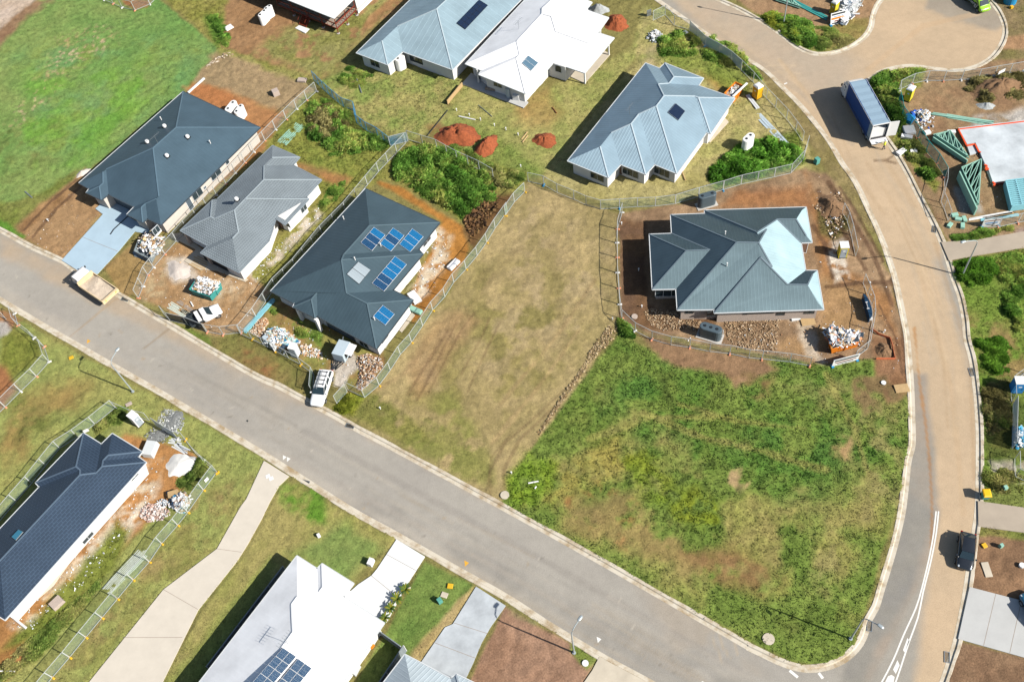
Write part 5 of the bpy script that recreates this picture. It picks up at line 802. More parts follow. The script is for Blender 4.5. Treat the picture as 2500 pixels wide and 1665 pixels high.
heap('sand_pile', 'pale sand spread in front of the grey tiled house', 'sand pile', 'e', 1600, 960, 1.7, 2.3, .45, .4, MT('pale_sand'), .2, seed=10); heap('gravel_pile', 'flattened grey gravel patch on the verge by the mesh fence', 'gravel pile', 'i', 1555, 835, 1.7, 1.9, .18, -.6, MT('dark_gravel'), .3, seed=11)
heap('gravel_pile', 'thin dark gravel spread inside the fence beside the kerb', 'gravel pile', 'i', 1420, 960, 1.7, 1.3, .12, .3, MT('dark_gravel'), .3, seed=12); heap('dirt_pile', 'brown earth mound inside the orange safety mesh', 'dirt pile', 'l', 1100, 210, 1.2, 1.6, .55, .2, MT('brown_soil'), .4, seed=13)
heap('dirt_pile', 'dry brown earth mound right of the dark corner house', 'dirt pile', 'h', 620, 390, 2.0, 2.6, .9, .5, MT('brown_soil'), .45, seed=14); heap('dirt_pile', 'wide scrub covered earth mound near the concrete slab', 'dirt pile', 'd', 2130, 800, 5.0, 3.2, 1.3, -.15, MT('brown_soil'), .4, seed=15)
heap('dirt_pile', 'pinkish soil mound against the dark hip house lawn side', 'dirt pile', 'e', 745, 85, 1.4, .9, .4, .6, MT('pale_sand'), .3, seed=16)
def shards(name, label, t, poly, n, smin, smax, cols, zmax=.2, seed=1, kind='stuff', cat=None, flatness=.5, jit=0):
    """broken bricks, clods and litter strewn over a patch: small angular blocks, each its own colour"""
    rs = random.Random(seed); P = pxs(t, *poly); xs = [p[0] for p in P]; ys = [p[1] for p in P]; b = MB(); A = np.array(P); k = 0; cs = [tuple(alb(c)) for c in cols]; cnt = 0
    while cnt < n and k < n * 40:
        k += 1; u = rs.uniform(min(xs), max(xs)); v = rs.uniform(min(ys), max(ys)); sd_ = float(sdist(np.array([u]), np.array([v]), P)[0])
        if sd_ < 0: continue
        q = at('N', u, v); edge = min(1, sd_ / 14); s = rs.uniform(smin, smax) * (rs.random() ** 1.2 * .7 + .5); R = Matrix.Rotation(rs.random() * 6.28, 3, 'Z') @ Matrix.Rotation(rs.uniform(-.6, .6), 3, 'X') @ Matrix.Rotation(rs.uniform(-.6, .6), 3, 'Y')
        n0 = len(b.v); b.box((q.x, q.y, .02 + rs.random() * zmax * edge + s * .15), (s * rs.uniform(.7, 1.4), s * rs.uniform(.4, .9), s * rs.uniform(.25, .6) * flatness * 2), R, rs.uniform(.6, 1)); c = rs.choice(cs); f = rs.uniform(.75, 1.2); b.c += [tuple(min(.85, x * f) for x in c)] * (len(b.v) - n0); cnt += 1
    o = b.build(name, vcol_mat('mixed_rubble', .85)); tag(o, label, cat, None, kind); return o
brick = ['#e6cdb0', '#d8b48e', '#c99a72', '#efe2d0', '#b98a64']; wst = ['#c9a878', '#b08a60', '#d8c8b0', '#9a8a7a', '#e6dccb', '#a9b4b8', '#cfc0aa']; white_ = ['#ffffff', '#f4f4f2', '#e8ebee', '#ffffff', '#dfe6ea']; clod = ['#bfa27e', '#a08262', '#cbb08c', '#8a6e54', '#d8c0a0']
shards('brick_rubble', None, 'y', (1750, 840, 1880, 800, 2060, 860, 2110, 960, 1960, 1150, 1850, 1300, 1760, 1310, 1740, 1240, 1780, 1050, 1740, 960), 1300, .1, .24, brick + ['#a07a60', '#dfe0e0'], .5, 1)
shards('brick_rubble', None, 'y', (400, 330, 500, 310, 540, 370, 480, 500, 440, 600, 340, 560, 290, 500), 460, .12, .26, brick, .45, 2)
shards('brick_rubble', None, 'm', (1265, 20, 1330, -30, 1480, -20, 1540, 60, 1460, 110, 1330, 130, 1260, 80), 420, .16, .34, ['#e2ccc0', '#d5b3a4', '#efe2da', '#c9a596', '#f4eeea'], .4, 3)
shards('brick_rubble', None, 'y', (960, 660, 1120, 700, 1280, 800, 1270, 880, 1180, 860, 1000, 840), 240, .12, .3, brick + white_[:2], .08, 4)
shards('dirt_clods', None, 'q', (0, 1330, 100, 1290, 400, 1330, 460, 1420, 700, 1440, 640, 1540, 300, 1560, 100, 1500), 1000, .06, .22, clod, .1, 5); shards('dirt_clods', None, 'k', (2100, -60, 2600, -80, 2560, 200, 2480, 230, 2200, 180, 2080, 60), 1100, .06, .2, clod, .08, 6)
shards('dirt_clods', None, 'k', (1050, -20, 1130, -10, 1100, 100, 900, 300, 760, 500, 560, 780, 430, 970, 420, 940, 560, 720, 800, 370, 900, 190), 1000, .07, .26, ['#b8a07a', '#a08862', '#c9b48e', '#8a7250'], .12, 7)
shards('dirt_clods', None, 'h', (450, 380, 720, 250, 740, 520, 640, 700, 600, 640, 560, 470), 300, .1, .35, clod + white_[:1], .1, 8); shards('dirt_clods', None, 'f', (1960, 500, 2100, 320, 2290, 360, 2150, 560, 2010, 700, 2000, 620), 380, .15, .5, ['#5d4229', '#7c5c3c', '#8f7048', '#4a3624'], .2, 9)
shards('litter', None, 'w', (325, 600, 440, 540, 560, 625, 620, 670, 565, 760, 500, 772, 375, 712, 305, 675), 208, 0.035, 0.17, white_ + brick, .03, 10); shards('litter', None, 'w', (560, 630, 690, 520, 735, 470, 745, 490, 650, 590, 580, 660), 136, 0.042, 0.22, white_, .03, 11)
shards('litter', None, 'w', (1480, 740, 1880, 735, 2000, 640, 2060, 800, 1900, 840, 1480, 765), 192, 0.035, 0.17, white_ + brick, .03, 12); shards('litter', None, 'w', (290, 1060, 370, 1060, 350, 1170, 200, 1340, 60, 1460, 20, 1440, 250, 1200), 240, 0.042, 0.22, white_, .03, 13)
shards('litter', None, 'w', (640, 720, 760, 760, 850, 840, 820, 900, 700, 830, 640, 780), 120, 0.042, 0.17, white_ + brick + ['#3f8fc0'], .03, 14); shards('litter', None, 's', (380, 420, 760, 560, 720, 880, 480, 760, 380, 640), 56, 0.07, 0.38, white_ + ['#2a62c0'], .06, 15)
shards('litter', None, 'w', (2190, 300, 2320, 280, 2300, 500, 2200, 530), 128, 0.035, 0.17, white_ + clod, .03, 16); shards('litter', None, 'w', (1000, 530, 1040, 560, 1000, 660, 940, 720, 940, 680), 136, 0.042, 0.22, white_ + brick[:1], .03, 17); shards('litter', None, 'w', (40, 540, 190, 420, 240, 480, 145, 600), 56, 0.035, 0.11, white_, .02, 18)
shards('litter', None, 'w', (720, 210, 800, 250, 830, 300, 720, 330, 690, 260), 16, 0.035, 0.15, white_, .02, 19); shards('litter', None, 'w', (1860, 380, 1960, 480, 2060, 700, 2070, 870, 2000, 780, 1890, 640), 120, 0.035, 0.17, white_ + clod, .03, 20)
shards('gravel_chips', None, 'i', (1405, 860, 1470, 720, 1560, 740, 1665, 860, 1600, 960, 1500, 900), 900, .06, .16, ['#c8cccb', '#9fa3a2', '#6f7372', '#e4e6e4'], .1, 21); shards('gravel_chips', None, 'i', (1290, 980, 1400, 870, 1530, 960, 1480, 1040), 350, .06, .16, ['#b8bcbb', '#8f9392', '#5f6362'], .05, 22)
# ================================================================ temporary site fences
def mesh_mat(name, color, open_, cell=.12):
    m = bpy.data.materials.new(name); m.use_nodes = True; n = m.node_tree.nodes; L = m.node_tree.links; b = n['Principled BSDF']; b.inputs['Base Color'].default_value = (*alb(color), 1); b.inputs['Roughness'].default_value = .6; b.inputs['Specular IOR Level'].default_value = .1
    no = n.new('ShaderNodeTexNoise'); no.inputs['Scale'].default_value = 2.2; tc = n.new('ShaderNodeTexCoord'); L.new(tc.outputs['Object'], no.inputs['Vector']); mr = n.new('ShaderNodeMapRange'); mr.inputs[3].default_value = max(0, open_ - .1); mr.inputs[4].default_value = min(1, open_ + .1); L.new(no.outputs[0], mr.inputs[0])
    t = n.new('ShaderNodeBsdfTransparent'); ms = n.new('ShaderNodeMixShader'); L.new(mr.outputs[0], ms.inputs[0]); L.new(b.outputs[0], ms.inputs[1]); L.new(t.outputs[0], ms.inputs[2]); L.new(ms.outputs[0], n['Material Output'].inputs[0]); _mats[name] = m; return m
mesh_mat('wire_mesh', '#c4cec8', .88); mesh_mat('green_mesh', '#aecab4', .8); mesh_mat('blue_netting', '#5f93b8', .5); mesh_mat('white_shadecloth', '#c8d8e6', .22); mesh_mat('dark_shadecloth', '#2a3540', .12); mesh_mat('teal_netting', '#2f8f90', .35)
mat('fence_steel', '#dfe4e2', .4, .3, var=.06); mat('teal_steel', '#22a4a4', .5, var=.1); mat('yellow_plastic', '#f0bd2c', .5, var=.08); mat('orange_plastic', '#f2a47e', .6, var=.12); mat('white_plastic', '#f6f4f0', .5, var=.05); mat('blue_plastic', '#2f9bd0', .5, var=.08); mat('dark_plastic', '#3b3230', .6)
FH = 1.8
def panel_proto(infill, steel):
    root = thing('mesh_fence', None, 'fence panel'); f = MB(); r = .028
    for x in (-.5, .5): f.box((x, 0, FH / 2 + .1), (.03, .05, FH))
    for z in (.12, FH + .08): f.box((0, 0, z), (1.0, .045, .05))
    f.build('frame', MT(steel), root); g = MB(); g.add([(-.49, 0, .13), (.49, 0, .13), (.49, 0, FH + .06), (-.49, 0, FH + .06)], [(0, 1, 2, 3)]); g.build('mesh', MT(infill), root); return root
def foot_proto(m):
    b = MB(); b.box((0, 0, .05), (.58, .22, .1), None, .9); b.box((0, 0, .12), (.4, .17, .05), None, .8); 
    for x in (-.18, .18): b.cyl((x, 0, .17), .045, .06, 8)
    o = b.build('fence_block', MT(m)); return o
_pp, _fp = {}, {}
def fence(label, flabel, t, picks, infill='wire_mesh', feet=('orange_plastic',), steel='fence_steel', lean=0, skip=(), plen=2.4):
    P = pts(t, *picks); k = 0; ends = []
    for i in range(len(P) - 1):
        a, b_ = P[i], P[i + 1]; d = b_ - a; L_ = d.length; n = max(1, round(L_ / plen)); ang = math.atan2(d.y, d.x)
        for j in range(n):
            c = a + d * ((j + .5) / n); k += 1
            if k in skip: continue
            key = (infill, steel)
            if key not in _pp: o = _pp[key] = panel_proto(*key)
            else: o = dup(_pp[key])
            o.location = (c.x, c.y, 0); o.rotation_euler = (lean, 0, ang); o.scale = (L_ / n - .03, 1, 1); tag(o, label, None, label.split(' fence panel')[0] + ' fence panels ' + label.split('fence panel', 1)[1].strip())
            ends.append((a + d * (j / n), ang, feet[k % len(feet)])); ends.append((b_ * 1.0 if j == n - 1 else a + d * ((j + 1) / n), ang, feet[(k + 1) % len(feet)]))
    seen = []
    for q, ang, m in ends:
        if any((q - s).length < .5 for s in seen): continue
        seen.append(q)
        if not m or not flabel: continue
        if m not in _fp: o = _fp[m] = foot_proto(m)
        else: o = dup(_fp[m])
        o.location = (q.x, q.y, 0); o.rotation_euler = (0, 0, ang + math.pi / 2); cn = m.split('_')[0]; lb = cn + ' plastic fence foot ' + flabel; tag(o, lb, 'fence foot', cn + ' fence feet ' + flabel)
fence('wire mesh fence panel between the dark hip house and the grey tiled house', 'between the dark hip house and the grey tiled house', 'b', (640, 825, 460, 985, 270, 1170, 75, 1370, 'A4', 1670, 580, 1330, 960, 1010, 1340, 840, 1560, 'e', 1245, 1210), feet=('orange_plastic', 'white_plastic'))
fence('loose wire mesh fence panel standing crooked at the kerb by the white ute', None, 'A1', (370, 610, 505, 760), 'green_mesh')
fence('black shade cloth fence panel along the kerb beside the white ute', None, 'A1', (505, 760, 900, 850, 1310, 1010), 'dark_shadecloth')
fence('wire mesh fence panel between the white ute and the rubble pile', 'between the white ute and the rubble pile', 'A1', (1330, 1010, 1680, 1070, 2080, 1025), feet=('orange_plastic',))
fence('wire mesh fence panel along the shaded side of the solar panel house', None, 'b', (1440, 1290, 'f', 1195, 75, 1095, 195, 900, 430, 690, 640, 450, 935, 270, 1110, 'y', 365, 300, 160, 540), 'wire_mesh')
fence('green tinted fence panel along the street in front of the brick rubble', 'in front of the brick rubble', 'y', (160, 540, 470, 690, 640, 775, 980, 960, 1160, 1095), 'green_mesh', ('yellow_plastic', None))
fence('green tinted fence panel opened as a gate left of the white wagon', None, 'y', (1160, 1095, 1140, 1340), 'green_mesh'); fence('green tinted fence panel swung out as a gate right of the white wagon', None, 'y', (1615, 1330, 1470, 1490), 'green_mesh')
fence('green tinted fence panel closing the front corner of the brick heap', None, 'y', (1620, 1300, 1850, 1410), 'green_mesh')
fence('green tinted fence panel along the left edge of the bare brown lot', 'along the left edge of the bare brown lot', 'j', (1068, 632, 1200, 520, 1300, 385, 1390, 245, 1490, 135, 'f', 1590, 1460, 1680, 1320, 1790, 1200, 1870, 1070, 1980, 950, 2080, 830, 2165, 710, 2240, 585, 2350, 430, 'g', 125, 470, 205, 350, 300, 255), 'green_mesh', ('yellow_plastic', None, 'yellow_plastic', None, None))
fence('wire mesh fence panel behind the bushy weeds below the red dirt piles', None, 'b', (1460, 1260, 1720, 1340, 1900, 1440, 2100, 1530, 'f', 2225, 130), 'wire_mesh'); fence('blue netting fence panel crossing the overgrown back yards', None, 'b', (615, 725, 700, 810, 790, 890, 880, 965, 985, 1000, 1000, 1110, 1090, 1180, 1190, 1230, 1300, 1315), 'blue_netting', steel='blue_plastic', plen=1.6)
fence('blue netting fence panel joining the back fence by the white fence post', None, 'b', (1300, 1315, 1460, 1275), 'blue_netting')
fence('green tinted fence panel between the silver house yard and the bare lot', 'between the silver house yard and the bare lot', 'g', (330, 165, 470, 195, 590, 265, 740, 325, 850, 375, 980, 412, 1150, 402, 1310, 392, 1470, 387, 1650, 365, 1860, 300, 2080, 240, 2240, 190, 'h', 110, 125, 260, 90), 'green_mesh', (None, None, 'blue_plastic', None, None))
fence('wire mesh fence panel around the tip of the silver house yard', None, 'h', (260, 90, 'd', 370, 1440, 410, 1310), 'wire_mesh')
fence('wire mesh fence panel beside the road curve near the yellow toilet', 'beside the road curve near the yellow toilet', 'c', (2240, 635, 'A6', 700, 300, 930, 580, 1090, 740, 1280, 940, 1440, 1150, 1560, 1330), 'wire_mesh', (None,)); fence('wire mesh fence panel enclosing the weeds at the upper end of the silver house yard', None, 'c', (1450, 192, 1560, 140, 1640, 235, 1780, 275), 'green_mesh')
fence('white shade cloth fence panel beside the upper road', 'under the white shade cloth panels', 'c', (1780, 285, 1920, 420, 2045, 487, 2150, 555, 2240, 635), 'white_shadecloth', (None, None, 'blue_plastic', 'blue_plastic', 'blue_plastic'))
fence('wire mesh fence panel between the bare brown lot and the corner building site', 'between the bare lot and the corner building site', 'g', (1175, 440, 1132, 590, 1128, 712, 1132, 845, 1132, 980, 1143, 1120, 1152, 1265, 1170, 1390, 1290, 1505), feet=('orange_plastic', 'white_plastic'))
fence('wire mesh fence panel along the lower side of the corner building site', 'along the lower side of the corner building site', 'k', (1290, 35, 1440, 110, 1610, 158, 1780, 182, 1960, 218, 2140, 238, 2310, 275, 'l', 0, 285, 250, 312, 430, 347), feet=('orange_plastic', None))
fence('wire mesh fence panel bending round the orange skip bin', None, 'l', (830, 285, 950, 190, 'A5', 520, 1000, 545, 850), 'wire_mesh'); fence('green tinted fence panel behind the tipped dark water tank', None, 'A5', (545, 850, 530, 640, 470, 480, 400, 310), 'green_mesh'); fence('wire mesh fence panel beside the grey portable toilet', None, 'h', (840, 835, 800, 640, 765, 520, 720, 440), 'green_mesh')
fence('teal netting fence panel beside the roof truss yard', 'along the teal netting beside the truss yard', 's', (95, 300, 150, 560, 440, 940, 590, 1180, 780, 1400, 't', 930, 400), 'teal_netting', ('orange_plastic', 'orange_plastic', None), 'teal_steel'); fence('thin wire fence panel on the road side of the truss yard', None, 't', (930, 400, 920, 590, 860, 840, 910, 950, 990, 1180), 'wire_mesh', (None,))
fence('wire mesh fence panel facing the round turning area', 'facing the round turning area', 'd', (1230, 815, 1350, 757, 1480, 732, 1630, 732, 1790, 722, 1940, 717, 2085, 690, 2355, 645), 'wire_mesh', ('orange_plastic', 'white_plastic')); fence('wire mesh fence panel next to the yellow toilet of the truss yard', None, 's', (95, 300, 100, 90), 'wire_mesh')
fence('wire mesh fence panel in front of the timber packs', 'in front of the timber packs', 't', (1580, 1290, 1885, 1295, 2240, 1215, 2400, 1180), 'wire_mesh', ('orange_plastic',)); fence('wire mesh fence panel on the path side of the flat tiled house yard', 'on the path side of the flat tiled house yard', 'i', (1950, 1300, 1830, 1460, 'm', 1690, 45, 1600, 160, 1455, 325, 1345, 490, 1200, 650, 1060, 820, 920, 990, 775, 1165, 630, 1345, 475, 1525, 300, 1740), 'green_mesh', ('yellow_plastic',))
fence('wire mesh fence panel on the street side of the flat tiled house yard', 'on the street side of the flat tiled house yard', 'i', (1055, 735, 1200, 800, 1345, 835), 'wire_mesh', ('yellow_plastic', None)); fence('blue grey shade cloth fence panel on the gravel patch by the kerb', None, 'i', (1400, 875, 1500, 940, 1600, 1000), 'white_shadecloth'); fence('wire mesh fence panel from the gravel patch to the white sand heap', 'near the white sand heap', 'i', (1600, 1000, 1670, 1010, 1760, 1130, 1830, 1200, 1955, 1305), 'wire_mesh', (None, 'white_plastic', 'yellow_plastic'))
fence('green tinted fence panel on the field side of the flat tiled house', None, 'i', (1040, 722, 855, 870, 700, 985, 540, 1085, 415, 1240, 290, 1400, 150, 1560, 0, 1740), 'green_mesh'); fence('wire mesh fence panel around the vacant lot at the left edge', 'around the vacant lot at the left edge', 'e', (135, 1350, 165, 1455, 310, 1568, 'i', 400, 175, 445, 310, 330, 440, 190, 575, 50, 715, -90, 850), 'wire_mesh', ('orange_plastic', 'white_plastic'))
fence('short wire mesh fence panel at the left edge beside the road', None, 'e', (-60, 1330, 60, 1400), 'wire_mesh'); fence('wire mesh fence panel of the fenced corner at the top left', 'of the fenced corner at the top left', 'a', (940, 5, 1100, 75, 1215, 100, 1350, 45, 1420, -20), 'wire_mesh', ('orange_plastic', 'white_plastic')); fence('wire mesh fence panel next to the blue toilet at the right edge', None, 'v', (640, 200, 497, 300, 505, 480), 'wire_mesh')
fence('pale mesh fence panel in front of the blue strapping heap', None, 'v', (520, 500, 512, 760, 510, 930), 'white_shadecloth'); fence('wire mesh fence panel below the blue strapping heap', None, 'v', (535, 1020, 540, 1190, 640, 1240), 'wire_mesh'); fence('wire mesh fence panel next to the white tarpaulin at the top edge', 'next to the white tarpaulin', 'u', (1560, 320, 1670, 270, 1780, 110, 1860, -60), 'wire_mesh', ('orange_plastic', 'white_plastic'))
# solid steel fence of the white house
mat('grey_sheet', '#9aa4aa', .5, .2, var=.05, scale=4)
def sheetfence(label, a, b_, h=1.8):
    d = b_ - a; L_ = d.length; ang = math.atan2(d.y, d.x); T_ = thing('sheet_fence', label, 'fence', (*((a + b_) / 2).xy, 0), ang); g = MB(); n = int(L_ / .2); P = []
    for i in range(n + 1): P.append((-L_ / 2 + i * L_ / n, .02 * (1 if i % 2 else -1)))
    g.add([(x, y, z) for z in (.05, h) for x, y in P], [(i, i + 1, n + 2 + i, n + 1 + i) for i in range(n)]); g.build('sheet', MT('grey_sheet'), T_)
    c = MB(); c.box((0, 0, h), (L_, .09, .06)); c.box((0, 0, .06), (L_, .09, .06)); c.build('rail', MT('grey_sheet'), T_)
    for i in range(int(L_ / 2.4) + 1): q = MB(); q.box((-L_ / 2 + i * L_ / max(1, int(L_ / 2.4)), 0, h / 2), (.08, .1, h + .06)); q.build('post', MT('white_gutter'), T_)
sheetfence('grey sheet steel fence with a gate joining the white house and the side boundary', at('n', 1222, 1150), at('n', 1418, 1290)); sheetfence('grey sheet steel side fence beside the ribbed roof house', at('n', 1445, 1285), at('n', 1130, 1760)); sheetfence('grey sheet steel fence along the shaded left side of the white house', at('n', 375, 580), at('n', -300, 1470))
# ================================================================ vehicles
mat('white_car_paint', '#ffffff', .22, var=.03, coat=.5); mat('black_car_paint', (.012, .014, .017), .15, var=.1, coat=.8); mat('green_car_paint', '#a4dc3a', .25, var=.05, coat=.5); mat('blue_car_paint', '#2f6f8f', .2, var=.05, coat=.6); mat('rubber', (.015, .015, .016), .85); mat('rim_metal', '#c4c8cc', .3, .7); mat('headlight', '#dfe8ee', .1); mat('tail_light', '#a0221c', .3); mat('car_glass', (.012, .022, .027), .05, spec=.7, var=.1); mat('chassis', (.03, .03, .032), .7)
def ring(x, hw, z0, z1, n=12, p=3.2, shoulder=None):
    out = []
    for k in range(n):
        a = 2 * math.pi * (k + .5) / n; c, s_ = math.cos(a), math.sin(a); out.append(Vector((x, hw * math.copysign(abs(c) ** (2 / p), c), (z0 + z1) / 2 + (z1 - z0) / 2 * math.copysign(abs(s_) ** (2 / p), s_))))
    return out
def wheel(T_, x, y, r, w):
    b = MB(); b.cyl((0, 0, 0), r, w, 18, axis='Y'); o = b.build('wheel', MT('rubber'), T_, (0, 0, 0)); o.location = (x, y, r); h = MB(); h.cyl((0, math.copysign(.012, y), 0), r * .62, w, 14, axis='Y'); h.build('rim', MT('rim_metal'), o, (0, 0, 0))
def car(name, label, loc, rot, L=4.1, Wd=1.78, H=1.45, paint='white_car_paint', wagon=False, hood=.26, tail=None, rack=False):
    """x forward; body lofted from cross sections, cabin with its own glass"""
    T_ = thing(name, label, name.replace('_', ' ') if name != 'hatchback' else 'car', loc, rot); T_['category'] = 'car'; hw = Wd / 2; g = .19; belt = H * .62; b = MB(); xs = []
    prof = [(-.5, .74, .55, .50), (-.485, .9, .62, .42), (-.42, .98, .655, .3), (-.25, 1, .66, .25), (0, 1, .66, .25), (.5 - hood - .06, 1, .655, .25), (.5 - hood + .04, .985, .62, .25), (.36, .96, .575, .27), (.44, .9, .53, .33), (.485, .8, .47, .38), (.5, .62, .42, .42)]
    R_ = [ring(u * L, hw * q, H * min(z0, z1 - .02) if False else g + (z0 - .25) * .9, H * z1, 16, 3.6) for u, q, z1, z0 in prof]
    body = b.loft(R_).build('body', MT(paint), T_, (0, 0, 0), smooth=True); body.data.polygons.foreach_set('use_smooth', [True] * len(body.data.polygons))
    tb = -.47 if wagon else (-.44 if tail is None else tail); x0, x1, xw, xr = tb * L, (tb + (.06 if wagon else .15)) * L, (.5 - hood) * L, (.5 - hood - .15) * L; z0 = H * .645; cw = hw * .93; rw = hw * .74; tw = .96 if wagon else .84; c = MB()
    base = [(x0, -cw * .94, z0), (xw, -cw * .9, z0 - .02), (xw, cw * .9, z0 - .02), (x0, cw * .94, z0)]; top = [(x1, -rw * tw, H - .03), (xr, -rw * .95, H - .02), (xr, rw * .95, H - .02), (x1, rw * tw, H - .03)]
    c.add(base + top, [(0, 1, 5, 4), (2, 3, 7, 6), (4, 5, 6, 7)]); c.build('cabin', MT(paint), T_, (0, 0, 0)); B = [Vector(v) for v in base]; T2 = [Vector(v) for v in top]
    def glass(nm, q, ins=.06, off=.012):
        ct = sum(q, Vector()) / 4; nr = (q[1] - q[0]).cross(q[3] - q[0]).normalized(); gm = MB(); gm.add([ct + (p - ct) * (1 - ins) + nr * off for p in q], [(0, 1, 2, 3)]); gm.build(nm, MT('car_glass'), T_, (0, 0, 0))
    glass('windscreen', [B[1], B[2], T2[2], T2[1]], .05); glass('rear_window', [B[3], B[0], T2[0], T2[3]], .1)
    for s_, (i, j) in ((0, (0, 1)), (1, (2, 3))):
        P_, Q_, R2, S2 = (B[0], B[1], T2[1], T2[0]) if s_ == 0 else (B[2], B[3], T2[3], T2[2]); n = 3
        for k in range(n):
            u, v = k / n, (k + 1) / n; glass('side_window', [P_.lerp(Q_, u), P_.lerp(Q_, v), S2.lerp(R2, v), S2.lerp(R2, u)], .14)
    rf = MB(); q = [Vector((v.x, v.y, v.z)) for v in T2]; ct = sum(q, Vector()) / 4; n = 6; R2 = []
    for i in range(n + 1):
        x = x1 + (xr - x1) * i / n; bul = .05 * math.sin(math.pi * (i + .4) / (n + .8)) + .02; sc = .98 - (1 - tw) * (1 - i / n) ** 2; R2.append([Vector((x, rw * y * sc, H - .035 + bul * (1 - abs(y) ** 3))) for y in (-.98, -.6, 0, .6, .98)])
    rf.add([p for r in R2 for p in r], [(i * 5 + k, i * 5 + k + 1, i * 5 + k + 6, i * 5 + k + 5)[::-1] for i in range(n) for k in range(4)]); ro = rf.build('roof', MT(paint), T_, (0, 0, 0), smooth=True)
    for x in (-.31 * L, .31 * L):
        for y in (-hw + .08, hw - .08): wheel(T_, x, y, .32, .21)
    for y in (-1, 1):
        m = MB(); m.loft([ring(xw - .25, .1, belt - .02, belt + .14, 8), ring(xw - .1, .07, belt, belt + .1, 8)]); o = m.build('mirror', MT(paint), T_, (0, 0, 0)); o.location = (0, y * (hw + .08), 0)
        h = MB(); h.loft([ring(.43 * L, .13, H * .40, H * .515, 8, 2.4), ring(.475 * L, .09, H * .36, H * .47, 8, 2.4)]); o = h.build('headlight', MT('headlight'), T_, (0, 0, 0)); o.location = (.01, y * hw * .66, .015)
        h = MB(); h.box((-.49 * L, y * hw * .78, H * .52), (.1, .2, .24)); h.build('tail_light', MT('tail_light'), T_, (0, 0, 0))
    pl = MB(); pl.box((-.5 * L, 0, H * .36), (.03, .4, .12)); pl.build('number_plate', MT('white_paint'), T_, (0, 0, 0)); gr = MB(); gr.box((.497 * L, 0, H * .33), (.03, Wd * .5, .12)); gr.build('grille', MT('chassis'), T_, (0, 0, 0))
    if rack:
        for y in (-.45, .45): k = MB(); k.tube([(x1 + .2, y * rw / .6, H + .12), (xr - .1, y * rw / .6, H + .12)], .025, 6); k.build('roof_rail', MT('galvanised'), T_, (0, 0, 0))
        for i in range(4): x = x1 + .35 + (xr - x1 - .7) * i / 3; k = MB(); k.bar((x, -rw * .9, H + .16), (x, rw * .9, H + .16), .09, .05); k.build('crossbar', MT('dark_metal'), T_, (0, 0, 0))
    return T_
def on2(t, x0, y0, x1, y1):
    """ground middle and heading from a back point to a front point"""
    a, b_ = at(t, x0, y0, .5), at(t, x1, y1, .5); m = (a + b_) / 2; d = b_ - a; return (m.x, m.y), math.atan2(d.y, d.x), d.length
(c_, r_, l_) = on2('y', 1335, 1060, 1190, 1500); wag = car('station_wagon', 'white station wagon with roof racks parked nose to the road before a box trailer', (*c_, -.03), r_, 5.0, 1.85, 1.55, wagon=True, hood=.27, rack=True)
ld = thing('ladder', 'folded metal ladder tied on the roof rack of the white wagon', 'ladder', (*c_, 1.76), r_)
for s in (-.17, .17): k = MB(); k.box((-.5, s - .28, 0), (2.6, .06, .07)); k.build('rail', MT('galvanised'), ld)
for i in range(9): k = MB(); k.box((-1.65 + i * .29, -.28, 0), (.04, .3, .04)); k.build('rung', MT('galvanised'), ld)
(c_, r_, l_) = on2('p', 1853, 235, 1818, 550); car('hatchback', 'black hatchback driving along the brown stained curved road', (*c_, Z0R), r_, 4.05, 1.72, 1.5, 'black_car_paint', hood=.24)
q = at('p', 2475, 940, .5); car('hatchback', 'blue car parked on the grey driveway, cut by the right edge', (q.x, q.y, .05), math.radians(100), 4.2, 1.75, 1.48, 'blue_car_paint')
# green van in the turning circle
q = at('x', 900, 60, .3); v1 = at('x', 1310, 330, .3); v0 = at('x', 640, -330, .3); d = v1 - v0; rv = math.atan2(d.y, d.x); mid = v1 - d.normalized() * 2.45
T_ = thing('van', 'lime green delivery van with lettering on its side parked in the turning circle', 'van', (mid.x, mid.y, Z0R), rv); L_, hw = 4.9, .92
prof = [(-.5, .94, 1.80, .35), (-.46, 1, 1.9, .3), (-.1, 1, 1.93, .28), (.2, 1, 1.9, .28), (.27, 1, 1.75, .28), (.36, .98, 1.15, .28), (.40, .97, 1.02, .3), (.47, .86, .9, .34), (.5, .7, .78, .4)]
MB().loft([ring(u * L_, hw * w, z0, z1, 16, 4.5) for u, w, z1, z0 in prof]).build('body', MT('green_car_paint'), T_, (0, 0, 0), smooth=True)
g = MB(); g.add([(.372 * L_, -.74, 1.14), (.372 * L_, .74, 1.14), (.275 * L_, .66, 1.76), (.275 * L_, -.66, 1.76)], [(0, 1, 2, 3)]); g.build('windscreen', MT('car_glass'), T_, (0, 0, 0))
for y in (-1, 1):
    g = MB(); g.add([(.16 * L_, y * (hw + .004), 1.15), (.32 * L_, y * (hw + .004), 1.12), (.25 * L_, y * (hw * .97), 1.66), (.16 * L_, y * (hw * .97), 1.7)], [(0, 1, 2, 3)]); g.build('side_window', MT('car_glass'), T_, (0, 0, 0)); wheel(T_, -.31 * L_, y * (hw - .1), .33, .22); wheel(T_, .33 * L_, y * (hw - .1), .33, .22)
    h = MB(); h.box((.455 * L_, y * .66, .78), (.2, .26, .18)); h.build('headlight', MT('headlight'), T_, (0, 0, 0)); h = MB(); h.box((.3 * L_, y * (hw + .1), 1.15), (.12, .16, .2)); h.build('mirror', MT('chassis'), T_, (0, 0, 0)); h = MB(); h.box((-.49 * L_, y * .8, 1.0), (.06, .14, .5)); h.build('tail_light', MT('tail_light'), T_, (0, 0, 0))
